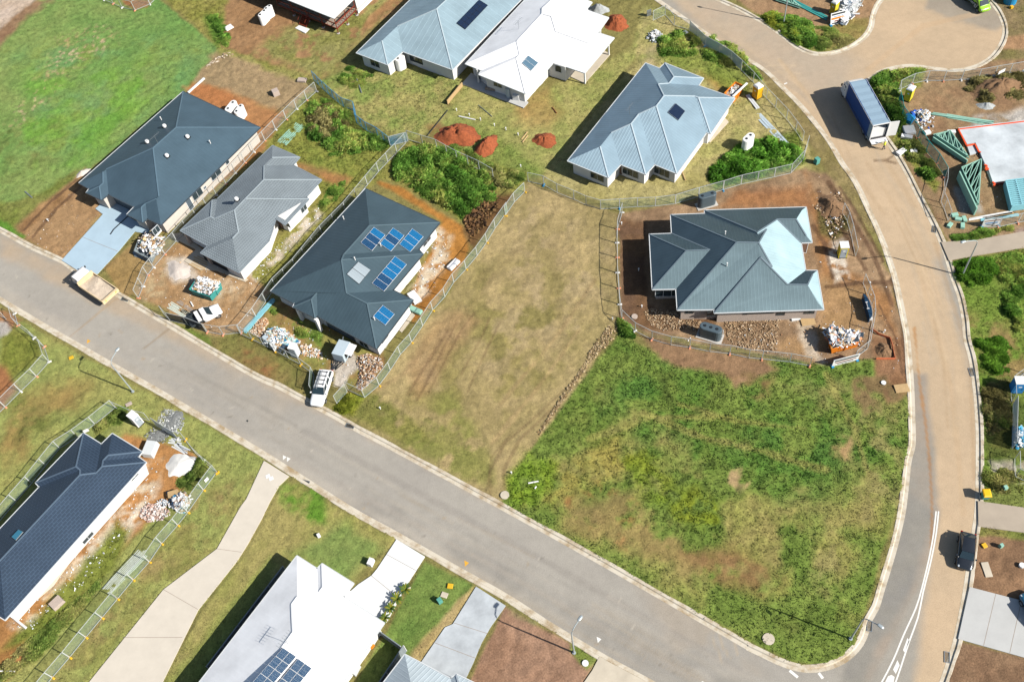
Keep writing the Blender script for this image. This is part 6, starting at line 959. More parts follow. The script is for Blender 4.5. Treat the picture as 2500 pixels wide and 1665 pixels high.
mat('dark_green_vinyl', '#173a20', .4, var=.05); g = MB(); g.cyl((-.9, -hw - .006, 1.2), .34, .01, 24, axis='Y'); g.build('emblem', MT('white_paint'), T_, (0, 0, 0)); g = MB(); g.cyl((-.9, -hw - .014, 1.2), .27, .01, 24, axis='Y'); g.build('emblem', MT('dark_green_vinyl'), T_, (0, 0, 0)); g = MB(); g.box((.35, -hw - .004, .85), (2.9, .008, .66)); g.build('side_panel', MT('dark_green_vinyl'), T_, (0, 0, 0)); g = MB(); g.box((-.2, 0, 1.925), (2.2, 1.5, .03)); g.build('roof_stripe', MT('dark_green_vinyl'), T_, (0, 0, 0))
def text(body, size, m, parent, loc, rot, name='lettering'):
    c = bpy.data.curves.new(name, 'FONT'); c.body = body; c.size = size; c.extrude = .006; c.align_x = 'CENTER'; c.align_y = 'CENTER'; c.materials.append(m); t_ = bpy.data.objects.new(name, c); me = bpy.data.meshes.new_from_object(t_); bpy.data.objects.remove(t_); o = bpy.data.objects.new(name, me); COL.objects.link(o); o.parent = parent; o.location = loc; o.rotation_euler = rot; return o
text('energy', .82, MT('white_paint'), T_, (.3, -hw - .02, .9), (math.pi / 2, 0, 0))
# box truck
fr, bk = at('d', 800, 980, 0), at('d', 950, 1285, 0); a0, a1 = at('d', 955, 1290, 0), at('d', 1120, 1250, 0)
tl, tr, bl, br_ = at('d', 785, 740, 3.5), at('d', 935, 715, 3.5), at('d', 1000, 1135, 3.5), at('d', 1155, 1100, 3.5); d = ((bl + br_) - (tl + tr)) / 2; d.z = 0; rt = math.atan2(-d.y, -d.x); ln = d.length; wd = ((tr - tl).length + (br_ - bl).length) / 2; mid = (tl + tr + bl + br_) / 4
mat('blue_curtain', '#1d5099', .5, var=.12, scale=1.5, bump=.2, bscale=3); mat('truck_roof', '#97b0c2', .5, var=.08); mat('white_panel', '#f8f8f6', .5, var=.03)
T_ = thing('box_truck', 'box truck with blue curtain sides and open white rear door stopped on the curved road', 'truck', (mid.x, mid.y, Z0R), rt); h0, h1 = 1.05, 3.6
b = MB(); b.box((0, 0, h0), (ln, wd, .16)); b.build('floor', MT('chassis'), T_, (0, 0, 0))
for s in (-1, 1): b = MB(); b.box((.45, s * (wd / 2 - .03), (h0 + h1) / 2 - .12), (ln - .95, .06, h1 - h0 + .4)); b.build('side_curtain', MT('blue_curtain'), T_, (0, 0, 0)); b = MB(); b.box((-ln / 2 + .5, s * (wd / 2 - .03), (h0 + h1) / 2 - .12), (.9, .055, h1 - h0 + .4)); b.build('side_panel', MT('truck_roof'), T_, (0, 0, 0))
b = MB(); n = 26; xs = [-ln / 2 + ln * i / n for i in range(n + 1)]; b.add([(x, y, h1 + .02 + .025 * math.sin(i * math.pi / 2 * 1.0)) for i, x in enumerate(xs) for y in (-wd / 2, wd / 2)], [(2 * i, 2 * i + 2, 2 * i + 3, 2 * i + 1) for i in range(n)]); b.build('roof', MT('truck_roof'), T_, (0, 0, 0))
b = MB(); b.box((ln / 2, 0, (h0 + h1) / 2), (.08, wd, h1 - h0)); b.build('front_wall', MT('white_panel'), T_, (0, 0, 0))
b = MB()
for s in (-1, 1): b.box((-ln / 2, s * (wd / 2 - .05), (h0 + h1) / 2), (.1, .1, h1 - h0)); b.bar((-ln / 2, s * wd / 2, h1), (ln / 2, s * wd / 2, h1), .1, .1)
b.box((-ln / 2, 0, h1), (.1, wd, .12)); b.build('frame', MT('white_panel'), T_, (0, 0, 0))
b = MB(); b.box((-ln / 2 + .02, -wd / 2 - .66, (h0 + h1) / 2), (1.25, .06, h1 - h0), math.radians(84)); b.build('rear_door', MT('white_panel'), T_, (0, 0, 0)); b = MB(); b.box((-ln / 2 + .95, 0, h0 + .8), (1.5, wd * .8, 1.4)); b.build('cargo', MT('white_panel'), T_, (0, 0, 0)); b = MB(); b.box((-ln / 2 - .42, 0, h0 - .12), (.85, wd * .95, .08)); b.build('tail_lift', MT('white_panel'), T_, (0, 0, 0))
cb = MB(); cx = ln / 2 + .25; cb.loft([[Vector((x, y * wd / 2 * q, z)) for y, z in ((-1, .5), (1, .5), (1, zt * .7), (.92, zt), (-.92, zt), (-1, zt * .7))] for x, q, zt in ((cx, .97, 2.55), (cx + .9, .97, 2.6), (cx + 1.35, .95, 2.3), (cx + 1.75, .92, 1.35), (cx + 1.85, .9, 1.2))]); cb.build('cab', MT('white_car_paint'), T_, (0, 0, 0))
g = MB(); g.add([(cx + 1.375, -wd * .4, 2.24), (cx + 1.375, wd * .4, 2.24), (cx + 1.765, wd * .4, 1.36), (cx + 1.765, -wd * .4, 1.36)], [(0, 3, 2, 1)]); g.build('windscreen', MT('car_glass'), T_, (0, 0, 0))
for s in (-1, 1):
    g = MB(); g.add([(cx + .35, s * wd * .49, 1.45), (cx + 1.3, s * wd * .475, 1.45), (cx + 1.1, s * wd * .465, 2.2), (cx + .35, s * wd * .47, 2.25)], [(0, 1, 2, 3)]); g.build('side_window', MT('car_glass'), T_, (0, 0, 0)); g = MB(); g.box((cx + 1.3, s * (wd / 2 + .15), 1.9), (.1, .2, .4)); g.build('mirror', MT('chassis'), T_, (0, 0, 0))
    for x in (-ln / 2 + 1.2, -ln / 2 + 2.2, cx + .95): wheel(T_, x, s * (wd / 2 - .22), .46, .28)
wind = MB(); wind.loft([[Vector((x, y * wd * .42, z)) for y, z in ((-1, 2.55), (1, 2.55), (1, zt), (-1, zt))] for x, zt in ((cx + .1, 3.4), (cx + .6, 3.1), (cx + 1.0, 2.65))]); wind.build('wind_deflector', MT('white_car_paint'), T_, (0, 0, 0))
# tipper truck with a load of soil
(c_, r_, l_) = on2('e', 1025, 1225, 690, 1000); T_ = thing('tipper_truck', 'white cab tipper truck with rusty tray parked at the kerb by the blue driveway', 'truck', (*c_, Z0R), r_); l_ = 6.3; hw = 1.12
mat('tray_paint', '#ecd2a8', .6, var=.25, scale=3); mat('load_soil', '#d8c6b0', .95, var=.3, scale=3, bump=.8, bscale=8)
x0, x1 = -l_ / 2, l_ / 2 - 1.95; zt = 1.05
b = MB(); b.box(((x0 + x1) / 2, 0, zt - .1), (x1 - x0, 2 * hw, .12)); b.build('tray_floor', MT('tray_paint'), T_, (0, 0, 0))
for nm, c2, s2 in (('tray_side', ((x0 + x1) / 2, hw, zt + .2), (x1 - x0, .09, .5)), ('tray_side', ((x0 + x1) / 2, -hw, zt + .2), (x1 - x0, .09, .5)), ('tailgate', (x0, 0, zt + .15), (.28, 2 * hw + .1, .52)), ('headboard', (x1, 0, zt + .38), (.12, 2 * hw, .95))): b = MB(); b.box(c2, s2); b.build(nm, MT('tray_paint'), T_, (0, 0, 0))
for s in (-.75, .75): b = MB(); b.cyl((x0 - .15, s, zt + .2), .09, .03, 10, axis='X'); b.build('tail_light', MT('yellow_plastic'), T_, (0, 0, 0))
n, m_ = 16, 10; X = [(x0 + .2 + (x1 - x0 - .3) * i / n) for i in range(n + 1)]; Y = [(-hw + .08 + (2 * hw - .16) * j / m_) for j in range(m_ + 1)]; gx = np.array([[x for y in Y] for x in X]); gy = np.array([[y for y in Y] for x in X]); gz = zt - .02 + .5 * fbm(gx, gy, .9, 4, 3) * np.clip((gx - x0) / 3, .2, 1)
b = MB(); b.add([(gx[i, j], gy[i, j], gz[i, j]) for i in range(n + 1) for j in range(m_ + 1)], [(i * (m_ + 1) + j, (i + 1) * (m_ + 1) + j, (i + 1) * (m_ + 1) + j + 1, i * (m_ + 1) + j + 1) for i in range(n) for j in range(m_)]); b.build('soil_load', MT('load_soil'), T_, (0, 0, 0), smooth=True)
b = MB(); b.box((0, 0, .65), (l_ - .5, .9, .25)); b.build('chassis', MT('chassis'), T_, (0, 0, 0))
cx = x1 + .15; cb = MB(); cb.loft([[Vector((x, y * 1.0 * q, z)) for y, z in ((-1, .5), (1, .5), (1, t_ * .68), (.9, t_), (-.9, t_), (-1, t_ * .68))] for x, q, t_ in ((cx, .97, 2.1), (cx + .95, .97, 2.12), (cx + 1.3, .95, 1.9), (cx + 1.7, .92, 1.15), (cx + 1.78, .88, 1.0))]); cb.build('cab', MT('white_car_paint'), T_, (0, 0, 0))
g = MB(); g.add([(cx + 1.32, -.8, 1.84), (cx + 1.32, .8, 1.84), (cx + 1.715, .8, 1.16), (cx + 1.715, -.8, 1.16)], [(0, 3, 2, 1)]); g.build('windscreen', MT('car_glass'), T_, (0, 0, 0))
for s in (-1, 1):
    g = MB(); g.add([(cx + .3, s * .985, 1.2), (cx + 1.35, s * .965, 1.2), (cx + 1.15, s * .92, 1.75), (cx + .3, s * .945, 1.8)], [(0, 1, 2, 3)]); g.build('side_window', MT('car_glass'), T_, (0, 0, 0)); g = MB(); g.box((cx + 1.35, s * 1.15, 1.5), (.08, .18, .3)); g.build('mirror', MT('chassis'), T_, (0, 0, 0)); wheel(T_, x0 + 1.2, s * .92, .42, .3); wheel(T_, cx + .75, s * .92, .42, .28)
# white ute with a tool tray in the fenced yard
(c_, r_, l_) = on2('A1', 900, 620, 1560, 640); cab0 = at('A1', 1230, 740, .8); hd = at('A1', 1420, 620, .7) - at('A1', 1200, 740, .7); r_ = math.atan2(hd.y, hd.x); mid = at('A1', 1310, 640, .6)
T_.scale = (1.14, 1.14, 1.05)
T_ = thing('utility_truck', 'white ute with a loaded tray parked inside the fence by the road', 'truck', (mid.x, mid.y, 0), r_); hw = .92
MB().loft([ring(u, hw * w, .3, z1, 16, 4) for u, w, z1 in ((-.55, .97, 1.0), (0, 1, 1.05), (.6, 1, 1.06), (1.2, .98, 1.02), (1.75, .9, .94), (1.95, .75, .8))]).build('body', MT('white_car_paint'), T_, (0, 0, 0), smooth=True)
b = MB(); b.add([(-.6, -.86, 1.0), (.75, -.84, 1.0), (.75, .84, 1.0), (-.6, .84, 1.0), (-.5, -.7, 1.62), (.1, -.7, 1.62), (.1, .7, 1.62), (-.5, .7, 1.62)], [(4, 5, 6, 7), (0, 4, 7, 3), (0, 1, 5, 4), (2, 3, 7, 6)]); b.build('cab', MT('white_car_paint'), T_, (0, 0, 0)); g = MB(); g.add([(.77, -.76, 1.03), (.77, .76, 1.03), (.12, .64, 1.62), (.12, -.64, 1.62)], [(0, 1, 2, 3)]); g.build('windscreen', MT('car_glass'), T_, (0, 0, 0))
b = MB(); b.box((-1.5, 0, .82), (1.7, 1.7, .1)); [b.box((-1.5, s * .83, 1.0), (1.7, .05, .35)) for s in (-1, 1)]; b.build('tray', MT('dark_frame'), T_, (0, 0, 0)); b = MB(); b.box((-1.0, 0, 1.15), (.5, 1.7, .6)); b.build('toolbox', MT('white_panel'), T_, (0, 0, 0))
for s in (-1, 1):
    for x in (1.25, -1.45): wheel(T_, x, s * .76, .36, .24)
for s in (-.55, .55): b = MB(); b.box((1.9, s, .78), (.14, .3, .16)); b.build('headlight', MT('headlight'), T_, (0, 0, 0))
# enclosed box trailer behind the wagon
tA, tB, tC, tD = at('y', 1510, 590, 1.9), at('y', 1640, 665, 1.9), at('y', 1540, 850, 1.9), at('y', 1405, 785, 1.9); mid = (tA + tB + tC + tD) / 4; d = (tD - tA); rt = math.atan2(d.y, d.x); ln = d.length; wd = (tB - tA).length
T_ = thing('box_trailer', 'pale grey enclosed box trailer with a raised side hatch hitched behind the white wagon', 'trailer', (mid.x, mid.y, 0), rt); mat('trailer_skin', '#c3d2da', .4, var=.06)
b = MB(); b.box((0, 0, 1.2), (ln, wd, 1.45)); b.build('body', MT('trailer_skin'), T_, (0, 0, 0), bevel=.04)
b = MB(); b.box((-.2, wd / 2 + .42, 1.7), (ln * .75, .9, .05), Matrix.Rotation(-.2, 3, 'X')); b.build('hatch', MT('white_panel'), T_, (0, 0, 0)); b = MB(); b.box((-.5, wd / 2 + .012, 1.3), (.8, .03, .6)); b.build('shelf', MT('green_car_paint'), T_, (0, 0, 0)); b = MB(); b.box((.2, wd / 2 + .01, 1.25), (1.1, .03, .9)); b.build('side_opening', MT('black_plastic'), T_, (0, 0, 0))
for s in (-1, 1): wheel(T_, -.2, s * (wd / 2 + .06), .33, .2); b = MB(); b.bar((ln / 2 - .1, s * wd * .4, .5), (ln / 2 + 1.35, 0, .5), .08, .1); b.build('drawbar', MT('dark_metal'), T_, (0, 0, 0))
for y in (-.2, .15): b = MB(); b.bar((ln / 2, y, .52), (ln / 2 + 1.3, 0, .52), .06, .08); b.build('brace', MT('dark_metal'), T_, (0, 0, 0))
b = MB(); b.bar((-ln / 2, -.3, 1.8), (-ln / 2 - .35, -.3, 2.15), .08, .08); b.build('prop', MT('galvanised'), T_, (0, 0, 0))
# ================================================================ street lamps
mat('lamp_steel', '#c9d3d6', .4, .4, var=.06); mat('lamp_glass', '#eef4f6', .3)
def lamp(label, base, hd, h, arm, t=None):
    q = at(*base); e = at(*hd, h); d = Vector((e.x - q.x, e.y - q.y, 0)); T_ = thing('street_lamp', label, 'street lamp', (q.x, q.y, 0), math.atan2(d.y, d.x), 'street lamps'); L_ = d.length
    k = .55; P = [(0, 0, 0), (0, 0, h * .45), (0, 0, h * .82)] + [(L_ * .62 * (1 - math.cos(a)) , 0, h * .82 + h * .14 * math.sin(a)) for a in (.35, .7, 1.05, 1.4)] + [(L_ * .85, 0, h * .985), (L_ - .3, 0, h)]
    b = MB(); b.tube(P[:3], .1, 8, r2=.07); b.build('pole', MT('lamp_steel'), T_); b = MB(); b.tube(P[2:], .06, 8, r2=.045); b.build('arm', MT('lamp_steel'), T_); b = MB(); b.cyl((0, 0, .06), .2, .14, 8); b.build('base', MT('lamp_steel'), T_)
    b = MB(); b.loft([ring(x, w, h - .06, h + .08, 8, 3) for x, w in ((L_ - .36, .07), (L_ - .25, .16), (L_ + .1, .17), (L_ + .28, .1))]); hdm = b.build('head', MT('lamp_steel'), T_, smooth=True); g = MB(); g.box((L_, 0, h - .075), (.4, .24, .04)); g.build('lens', MT('lamp_glass'), hdm)
lamp('grey street lamp on the grass verge below the tipper truck, arm over the road', ('i', 1195, 575), ('i', 1055, 195), 7.4, 0); lamp('grey street lamp beside the bare soil plot at the bottom, arm over the road', ('o', 742, 1303), ('o', 797, 990), 7.4, 0); lamp('grey street lamp on a square base at the rounded field corner', ('p', 797, 1178), ('p', 1070, 1067), 7.2, 0); lamp('grey street lamp standing in weeds below the footpath on the right', ('h', 1800, 1003), ('h', 1805, 702), 7.4, 0); lamp('grey street lamp rising from the weeds beside the truss heap at the top', ('u', 390, 430), ('u', 120, -400), 7.4, 0)
# ================================================================ portable toilets
def toilet(label, t, top4, h, side, door, roof='white_panel', dome=True):
    """top4: roof corners as picked"""
    P = [at(t, top4[2 * i], top4[2 * i + 1], h) for i in range(4)]; m = sum(P, Vector()) / 4; d = P[1] - P[0]; w = .55; T_ = thing('portable_toilet', label, 'portable toilet', (m.x, m.y, 0), math.atan2(d.y, d.x)); sx, sy = (P[1] - P[0]).length * .96, (P[2] - P[1]).length * .96
    b = MB(); b.box((0, 0, h / 2 - .1), (sx, sy, h - .2)); b.build('cabin', MT(side), T_); r = MB()
    if dome: r.loft([[Vector((x * sx / 2 * q, y * sy / 2 * q, z)) for x, y in ((-1, -1), (0, -1), (1, -1), (1, 0), (1, 1), (0, 1), (-1, 1), (-1, 0))] for q, z in ((1.04, h - .22), (1.04, h - .06), (.8, h + .07), (.3, h + .13))])
    else: r.box((0, 0, h - .12), (sx * 1.05, sy * 1.05, .12))
    r.build('roof', MT(roof), T_); f = MB(); f.box((0, 0, .06), (sx * 1.08, sy * 1.08, .12)); f.build('base', MT('dark_plastic'), T_); do = MB(); do.box((0, -sy / 2 - .015, h * .45), (sx * .74, .03, h * .74)); dd = do.build('door', MT(door), T_); hd = MB(); hd.box((sx * .26, -sy / 2 - .05, h * .45), (.06, .05, .14)); hd.build('handle', MT('black_plastic'), dd)
    sg = MB(); sg.box((0, -sy / 2 - .035, h * .66), (sx * .3, .012, .2)); sg.build('sign', MT('white_panel'), dd)
mat('toilet_yellow', '#f2b81e', .5, var=.05); mat('toilet_lemon', '#e0cf3a', .5, var=.06); mat('toilet_grey', '#a9b4bc', .5, var=.06); mat('toilet_blue', '#2a86cc', .5, var=.06)
toilet('golden yellow portable toilet with white roof near the orange skip by the silver house', 'A6', (705, 340, 795, 410, 895, 355, 800, 270), 2.25, 'toilet_yellow', 'toilet_yellow'); toilet('lemon yellow portable toilet with white roof in the truss yard fence corner', 's', (245, 50, 360, 95, 430, 10, 300, -50), 2.2, 'toilet_lemon', 'toilet_lemon'); toilet('lemon yellow portable toilet behind the white tarpaulin at the top', 'u', (1260, 40, 1350, 80, 1410, 10, 1300, -40), 2.2, 'toilet_lemon', 'toilet_yellow')
toilet('portable toilet with grey door, yellow side and white roof beside the earth mound', 'h', (705, 755, 785, 752, 780, 692, 708, 692), 2.2, 'toilet_lemon', 'toilet_grey', dome=False); toilet('white portable toilet with grey door near the kerb of the flat tiled house', 'i', (1185, 822, 1238, 768, 1180, 735, 1125, 790), 2.2, 'white_panel', 'toilet_grey', dome=False); toilet('pale grey portable toilet beside the rubbish heap of the solar house', 'y', (880, 750, 925, 660, 840, 635, 770, 720), 2.1, 'toilet_grey', 'white_panel', dome=False); toilet('blue portable toilet with white ribbed roof at the right edge', 'v', (545, 300, 660, 300, 660, 225, 550, 225), 2.2, 'toilet_blue', 'toilet_blue', dome=False)
# ================================================================ water tanks
def tank(label, t, a, b_, wd, h, m, ztop=None, upright=True, lids=2, slab_m=None, roty=0):
    """slimline tank: rounded-end prism between two picks on its top"""
    A, B = at(t, *a, ztop if ztop is not None else h), at(t, *b_, ztop if ztop is not None else h); mid = (A + B) / 2; d = B - A; L_ = d.length; T_ = thing('water_tank', label, 'water tank', (mid.x, mid.y, 0), math.atan2(d.y, d.x)); hl = max(L_ / 2 - wd / 2, 0); base = [(hl + wd / 2 * math.cos(u), wd / 2 * math.sin(u)) for u in np.linspace(-1.571, 1.571, 9)] + [(-hl - wd / 2 * math.cos(u), -wd / 2 * math.sin(u)) for u in np.linspace(-1.571, 1.571, 9)]
    R_ = [[Vector((x * q, y * q, z)) for x, y in base] for q, z in ((1, .02), (1, h * .3), (.985, h * .33), (1, h * .36), (1, h * .64), (.985, h * .67), (1, h * .7), (1, h - .09), (.965, h - .01), (.9, h + .02))]; MB().loft(R_).build('body', MT(m), T_)
    for s in ([-1, 1][:lids] if lids < 3 else (-1, 0, 1)): l = MB(); l.cyl((s * hl * .9, 0, h + .05), .17, .07, 14); l.build('lid', MT('black_plastic'), T_)
    p_ = MB(); p_.tube([(hl + wd * .42, wd * .3, .15), (hl + wd * .42 + .12, wd * .3, .15), (hl + wd * .42 + .12, wd * .3, h * .8)], .05, 6); p_.build('pipe', MT('white_paint'), T_)
    if slab_m: s_ = MB(); s_.box((0, 0, .03), (L_ + .35, wd + .35, .12)); s_.build('slab', MT(slab_m), T_)
mat('white_tank', '#fbfbf8', .35, var=.04); mat('charcoal_tank', '#57666e', .4, var=.08); mat('navy_tank', '#2b4a66', .3, var=.08)
tank('left white slimline tank of the pair in the shade of the veranda house', 'b', (115, 150), (180, 85), .75, 1.9, 'white_tank', 1.9); tank('right white slimline tank of the pair in the shade of the veranda house', 'b', (165, 90), (230, 45), .75, 1.9, 'white_tank', 1.9); tank('tall white tank standing in the front recess of the striped roof house', 'b', (1340, 545), (1420, 495), 1.1, 2.1, 'white_tank', 2.1, lids=1)
tank('white pill shaped tank with two black lids beside the bright weeds', 'A6', (545, 1320), (705, 1175), 1.05, 2.1, 'white_tank', 2.1); tank('charcoal slimline tank on a slab at the top of the corner site', 'g', (1860, 300), (2020, 255), .95, 2.0, 'charcoal_tank', 2.0, slab_m='concrete'); tank('charcoal slimline tank on a slab below the slate roof house', 'g', (1870, 1440), (2075, 1500), 1.15, 1.9, 'charcoal_tank', 1.9, slab_m='concrete', lids=3)
tank('white slimline tank half hidden behind the dark hip house', 'a', (2030, 1000), (2110, 900), 1.0, 1.9, 'white_tank', 1.9); tank('second white slimline tank behind the dark hip house, nearer the fence', 'a', (2110, 1020), (2175, 935), .8, 1.9, 'white_tank', 1.9)
# tipped dark tank leaning on the fence of the corner site
A, B = at('A5', 400, 480, .9), at('A5', 500, 830, .9); mid = (A + B) / 2; d = B - A; T_ = thing('water_tank', 'navy slimline tank tipped on its side against the green fence mesh', 'water tank', (mid.x, mid.y, 0), math.atan2(d.y, d.x)); L_ = d.length; pr = [(L_ / 2 * math.cos(u), .55 * math.sin(u) ** .8) for u in np.linspace(0, math.pi, 13)]
MB().loft([[Vector((x, y, z)) for x, y in pr] for z in (.05, .35, .7, 1.05)]).build('body', MT('navy_tank'), T_, (0, 0, 0)); k = MB(); k.tube([(-.55, .1, 1.08), (.5, .1, 1.08)], .035, 6); k.box((-.5, .1, 1.09), (.1, .3, .05)); k.box((.45, .1, 1.09), (.1, .3, .05)); k.build('pipe', MT('white_paint'), T_, (0, 0, 0)); k = MB(); k.box((L_ / 2 - .15, .25, .6), (.3, .35, .3)); k.build('fitting', MT('white_paint'), T_, (0, 0, 0))
# ================================================================ skips and rubbish
mat('skip_orange', '#f08a22', .5, var=.12, scale=3); mat('skip_teal', '#3f9c96', .6, var=.12); mat('skip_grey', '#8a969a', .6, var=.15); mat('blue_bag', '#2b62c8', .4, var=.1); mat('tarp_white', '#ffffff', .5, var=.05, bump=.4, bscale=4)
def rubbish(t, poly, n, zb, zt, cols, seed, smax=.6, name='rubbish'):
    rs = random.Random(seed); P = pxs(t, *poly); A = np.array(P); b = MB(); cs = [tuple(alb(c)) for c in cols]; k = 0; cnt = 0
    while cnt < n and k < n * 30:
        k += 1; u = rs.uniform(A[:, 0].min(), A[:, 0].max()); v = rs.uniform(A[:, 1].min(), A[:, 1].max()); s_ = float(sdist(np.array([u]), np.array([v]), P)[0])
        if s_ < 0: continue
        q = at('N', u, v, (zb + zt) / 2); top = zb + (zt - zb) * min(1, (s_ + 2) / 9) * rs.uniform(.55, 1.05); s = rs.uniform(.15, smax); R = Matrix.Rotation(rs.random() * 6.28, 3, 'Z') @ Matrix.Rotation(rs.gauss(0, .35), 3, 'X') @ Matrix.Rotation(rs.gauss(0, .35), 3, 'Y'); n0 = len(b.v)
        if rs.random() < .3: b.box((q.x, q.y, top), (s * rs.uniform(1.5, 2.6), s * .3, .05), R)
        elif rs.random() < .5: b.box((q.x, q.y, top), (s * rs.uniform(.8, 1.5), s, .06 + .1 * rs.random()), R)
        else:
            m = 7; b.add([Vector((q.x, q.y, top)) + R @ Vector((math.cos(a) * s * .6 * rs.uniform(.6, 1), math.sin(a) * s * .6 * rs.uniform(.6, 1), rs.uniform(-.08, .08))) for a in [2 * math.pi * i / m for i in range(m)]] + [Vector((q.x, q.y, top + s * .3))], [(i, (i + 1) % m, m) for i in range(m)])
        c = rs.choice(cs); f = rs.uniform(.8, 1.15); b.c += [tuple(min(.85, x * f) for x in c)] * (len(b.v) - n0); cnt += 1
    return tag(b.build(name, vcol_mat('mixed_rubble', .85)), kind='stuff')
def skip_bin(label, t, c4, h, m, flare=.25, cat='skip bin', name='skip_bin'):
    """c4: rim corners as picked (at height h)"""
    P = [at(t, c4[2 * i], c4[2 * i + 1], h) for i in range(4)]; mid = sum(P, Vector()) / 4; T_ = thing(name, label, cat, (mid.x, mid.y, 0)); rim = [p - Vector((mid.x, mid.y, 0)) for p in P]; bot = [Vector((r.x * (1 - flare), r.y * (1 - flare), .08)) for r in rim]; inn = [Vector((r.x * .95, r.y * .95, h)) for r in rim]; ib = [Vector((r.x * (.95 - flare), r.y * (.95 - flare), h * .45)) for r in rim]
    b = MB(); b.add(bot + rim + inn + ib, [(3, 2, 1, 0)] + [(i, (i + 1) % 4, 4 + (i + 1) % 4, 4 + i) for i in range(4)] + [(4 + i, 4 + (i + 1) % 4, 8 + (i + 1) % 4, 8 + i) for i in range(4)] + [(8 + i, 8 + (i + 1) % 4, 12 + (i + 1) % 4, 12 + i) for i in range(4)] + [(12, 13, 14, 15)]); b.build('body', MT(m), T_)
    r = MB(); [r.bar(rim[i], rim[(i + 1) % 4], .1, .1) for i in range(4)]; r.build('rim', MT(m), T_)
    for i in range(4): l = MB(); q = rim[i].lerp(rim[(i + 1) % 4], .5); q2 = bot[i].lerp(bot[(i + 1) % 4], .5); l.bar(q * 1.02, q2 * 1.05, .1, .1); l.build('stiffener', MT(m), T_)
    return T_
mix = white_ + ['#ffffff', '#d8b48e', '#b9a088', '#8fa8b4', '#c9d4da', '#e6cdb0', '#5c6670', '#7f94a8']
skip_bin('orange skip bin heaped with white and pink rubbish on the corner building site', 'l', (590, 75, 870, 30, 885, 130, 625, 195), 1.25, 'skip_orange', .14); rubbish('l', (560, 10, 640, -20, 760, 20, 890, 25, 900, 105, 870, 130, 700, 165, 630, 170, 590, 80), 330, 1.0, 1.75, white_ * 2 + wst[:4] + ['#f0b898', '#e89a70', '#7f94b4', '#4c5a66', '#c8d6de'], 31)
skip_bin('orange skip bin with a tarpaulin edge beside the golden yellow toilet', 'A6', (395, 290, 540, 360, 370, 570, 200, 490), 1.3, 'skip_orange', .14); rubbish('A6', (390, 320, 490, 375, 350, 545, 225, 485), 130, .9, 1.25, white_ + ['#d9c6a4', '#3f9fd0', '#4c4640', '#b8a88c'], 32, .45)
b = MB(); b.bar(at('A6', 350, 545, 1.5), at('A6', 600, 310, 1.5), .28, .12); tag(b.build('board', MT('white_panel')), 'long white board lying across the orange skip by the silver house', 'board')
skip_bin('teal rubbish cage filled with white waste in front of the grey tiled house', 'e', (1775, 1020, 1985, 1075, 1885, 1195, 1700, 1130), 1.2, 'skip_teal', .08); rubbish('e', (1770, 1015, 1850, 1015, 1970, 1060, 1960, 1110, 1880, 1170, 1760, 1130, 1730, 1110), 320, 1.0, 1.5, white_ * 2 + wst[:4] + ['#e0c8b0', '#a08468', '#6a747c', '#d4b490'], 33, .4)
b = MB(); b.bar(at('e', 1775, 1020, 1.5), at('e', 1900, 1075, 1.5), .5, .12); tag(b.build('foam_sheet', MT('white_panel')), 'white foam sheet laid along the top of the teal rubbish cage', 'foam sheet')
skip_bin('low grey skip bin under a mound of rubbish beside the blue driveway', 'A4', (560, 560, 1230, 430, 900, 1100, 440, 860), 1.0, 'skip_grey', .06); rubbish('A4', (600, 560, 720, 380, 900, 350, 1000, 440, 1220, 440, 1290, 620, 1150, 840, 960, 980, 860, 860, 610, 790), 380, .9, 1.7, white_ * 2 + wst[:4] + ['#e8c070', '#d8b894', '#b8946c', '#70a890', '#c8d0dc', '#5a6068'], 34, .55)
b = MB(); b.bar(at('A4', 1010, 400, .35), at('A4', 1180, 210, .35), .75, .5); tag(b.build('packing_box', MT('white_panel')), 'long white packing box between the rubbish mound and the dark hip house', 'box'); b = MB(); b.prism(pts('A4', 400, 900, 620, 870, 930, 960, 900, 1180, 820, 1150, 460, 1030), .02, .12); tag(b.build('steel_plate', MT('skip_grey')), 'flat grey steel sheet in front of the rubbish mound', 'steel sheet')
rubbish('y', (500, 500, 620, 430, 760, 480, 900, 600, 960, 640, 880, 640, 770, 720, 740, 760, 640, 740, 470, 640), 420, .1, .8, white_ * 2 + wst[:4] + ['#9fd0c4', '#7fb8d8', '#a8d8e0', '#d8b894', '#3f8fc0', '#c8e4e0'], 35, .5)
b = MB(); b.box((*at('y', 640, 690, .4).xy, .4), (1.2, 1.0, .8), .5); tag(b.build('packing_box', MT('white_panel')), 'pale packing box at the front of the rubbish heap by the street fence', 'box'); b = MB(); b.box((*at('y', 545, 590, .3).xy, .35), (1.3, 1.1, .7), .6); tag(b.build('bulk_bag', MT('trailer_skin')), 'grey wrapped bulk bag in the rubbish heap of the solar house', 'bag')
rubbish('A3', (950, 880, 1180, 740, 1300, 720, 1340, 860, 1480, 920, 1360, 1120, 1260, 1290, 1130, 1230, 960, 1120), 260, .1, 1.0, white_ * 2 + wst[:4] + ['#f2e0dc', '#e8cfc8', '#c8a890', '#2f8fc0'], 36, .5); rubbish('A3', (520, 980, 880, 930, 920, 1060, 960, 1160, 780, 1080), 60, .05, .5, white_ + ['#4a6a80', '#a07850'], 37, .5)
b = MB(); b.box((*at('A3', 990, 790, .35).xy, .35), (1.15, .75, .7), .15); tag(b.build('carton', MT('timber')), 'open tan carton next to the white rubbish heap by the fence', 'carton')
rubbish('u', (1260, -60, 1760, -60, 1740, 40, 1640, 270, 1560, 350, 1420, 440, 1380, 380, 1320, 260, 1400, 80, 1300, 0), 340, .1, 1.0, white_ * 3 + ['#c4d4e0', '#8fa0b0'], 38, .9)
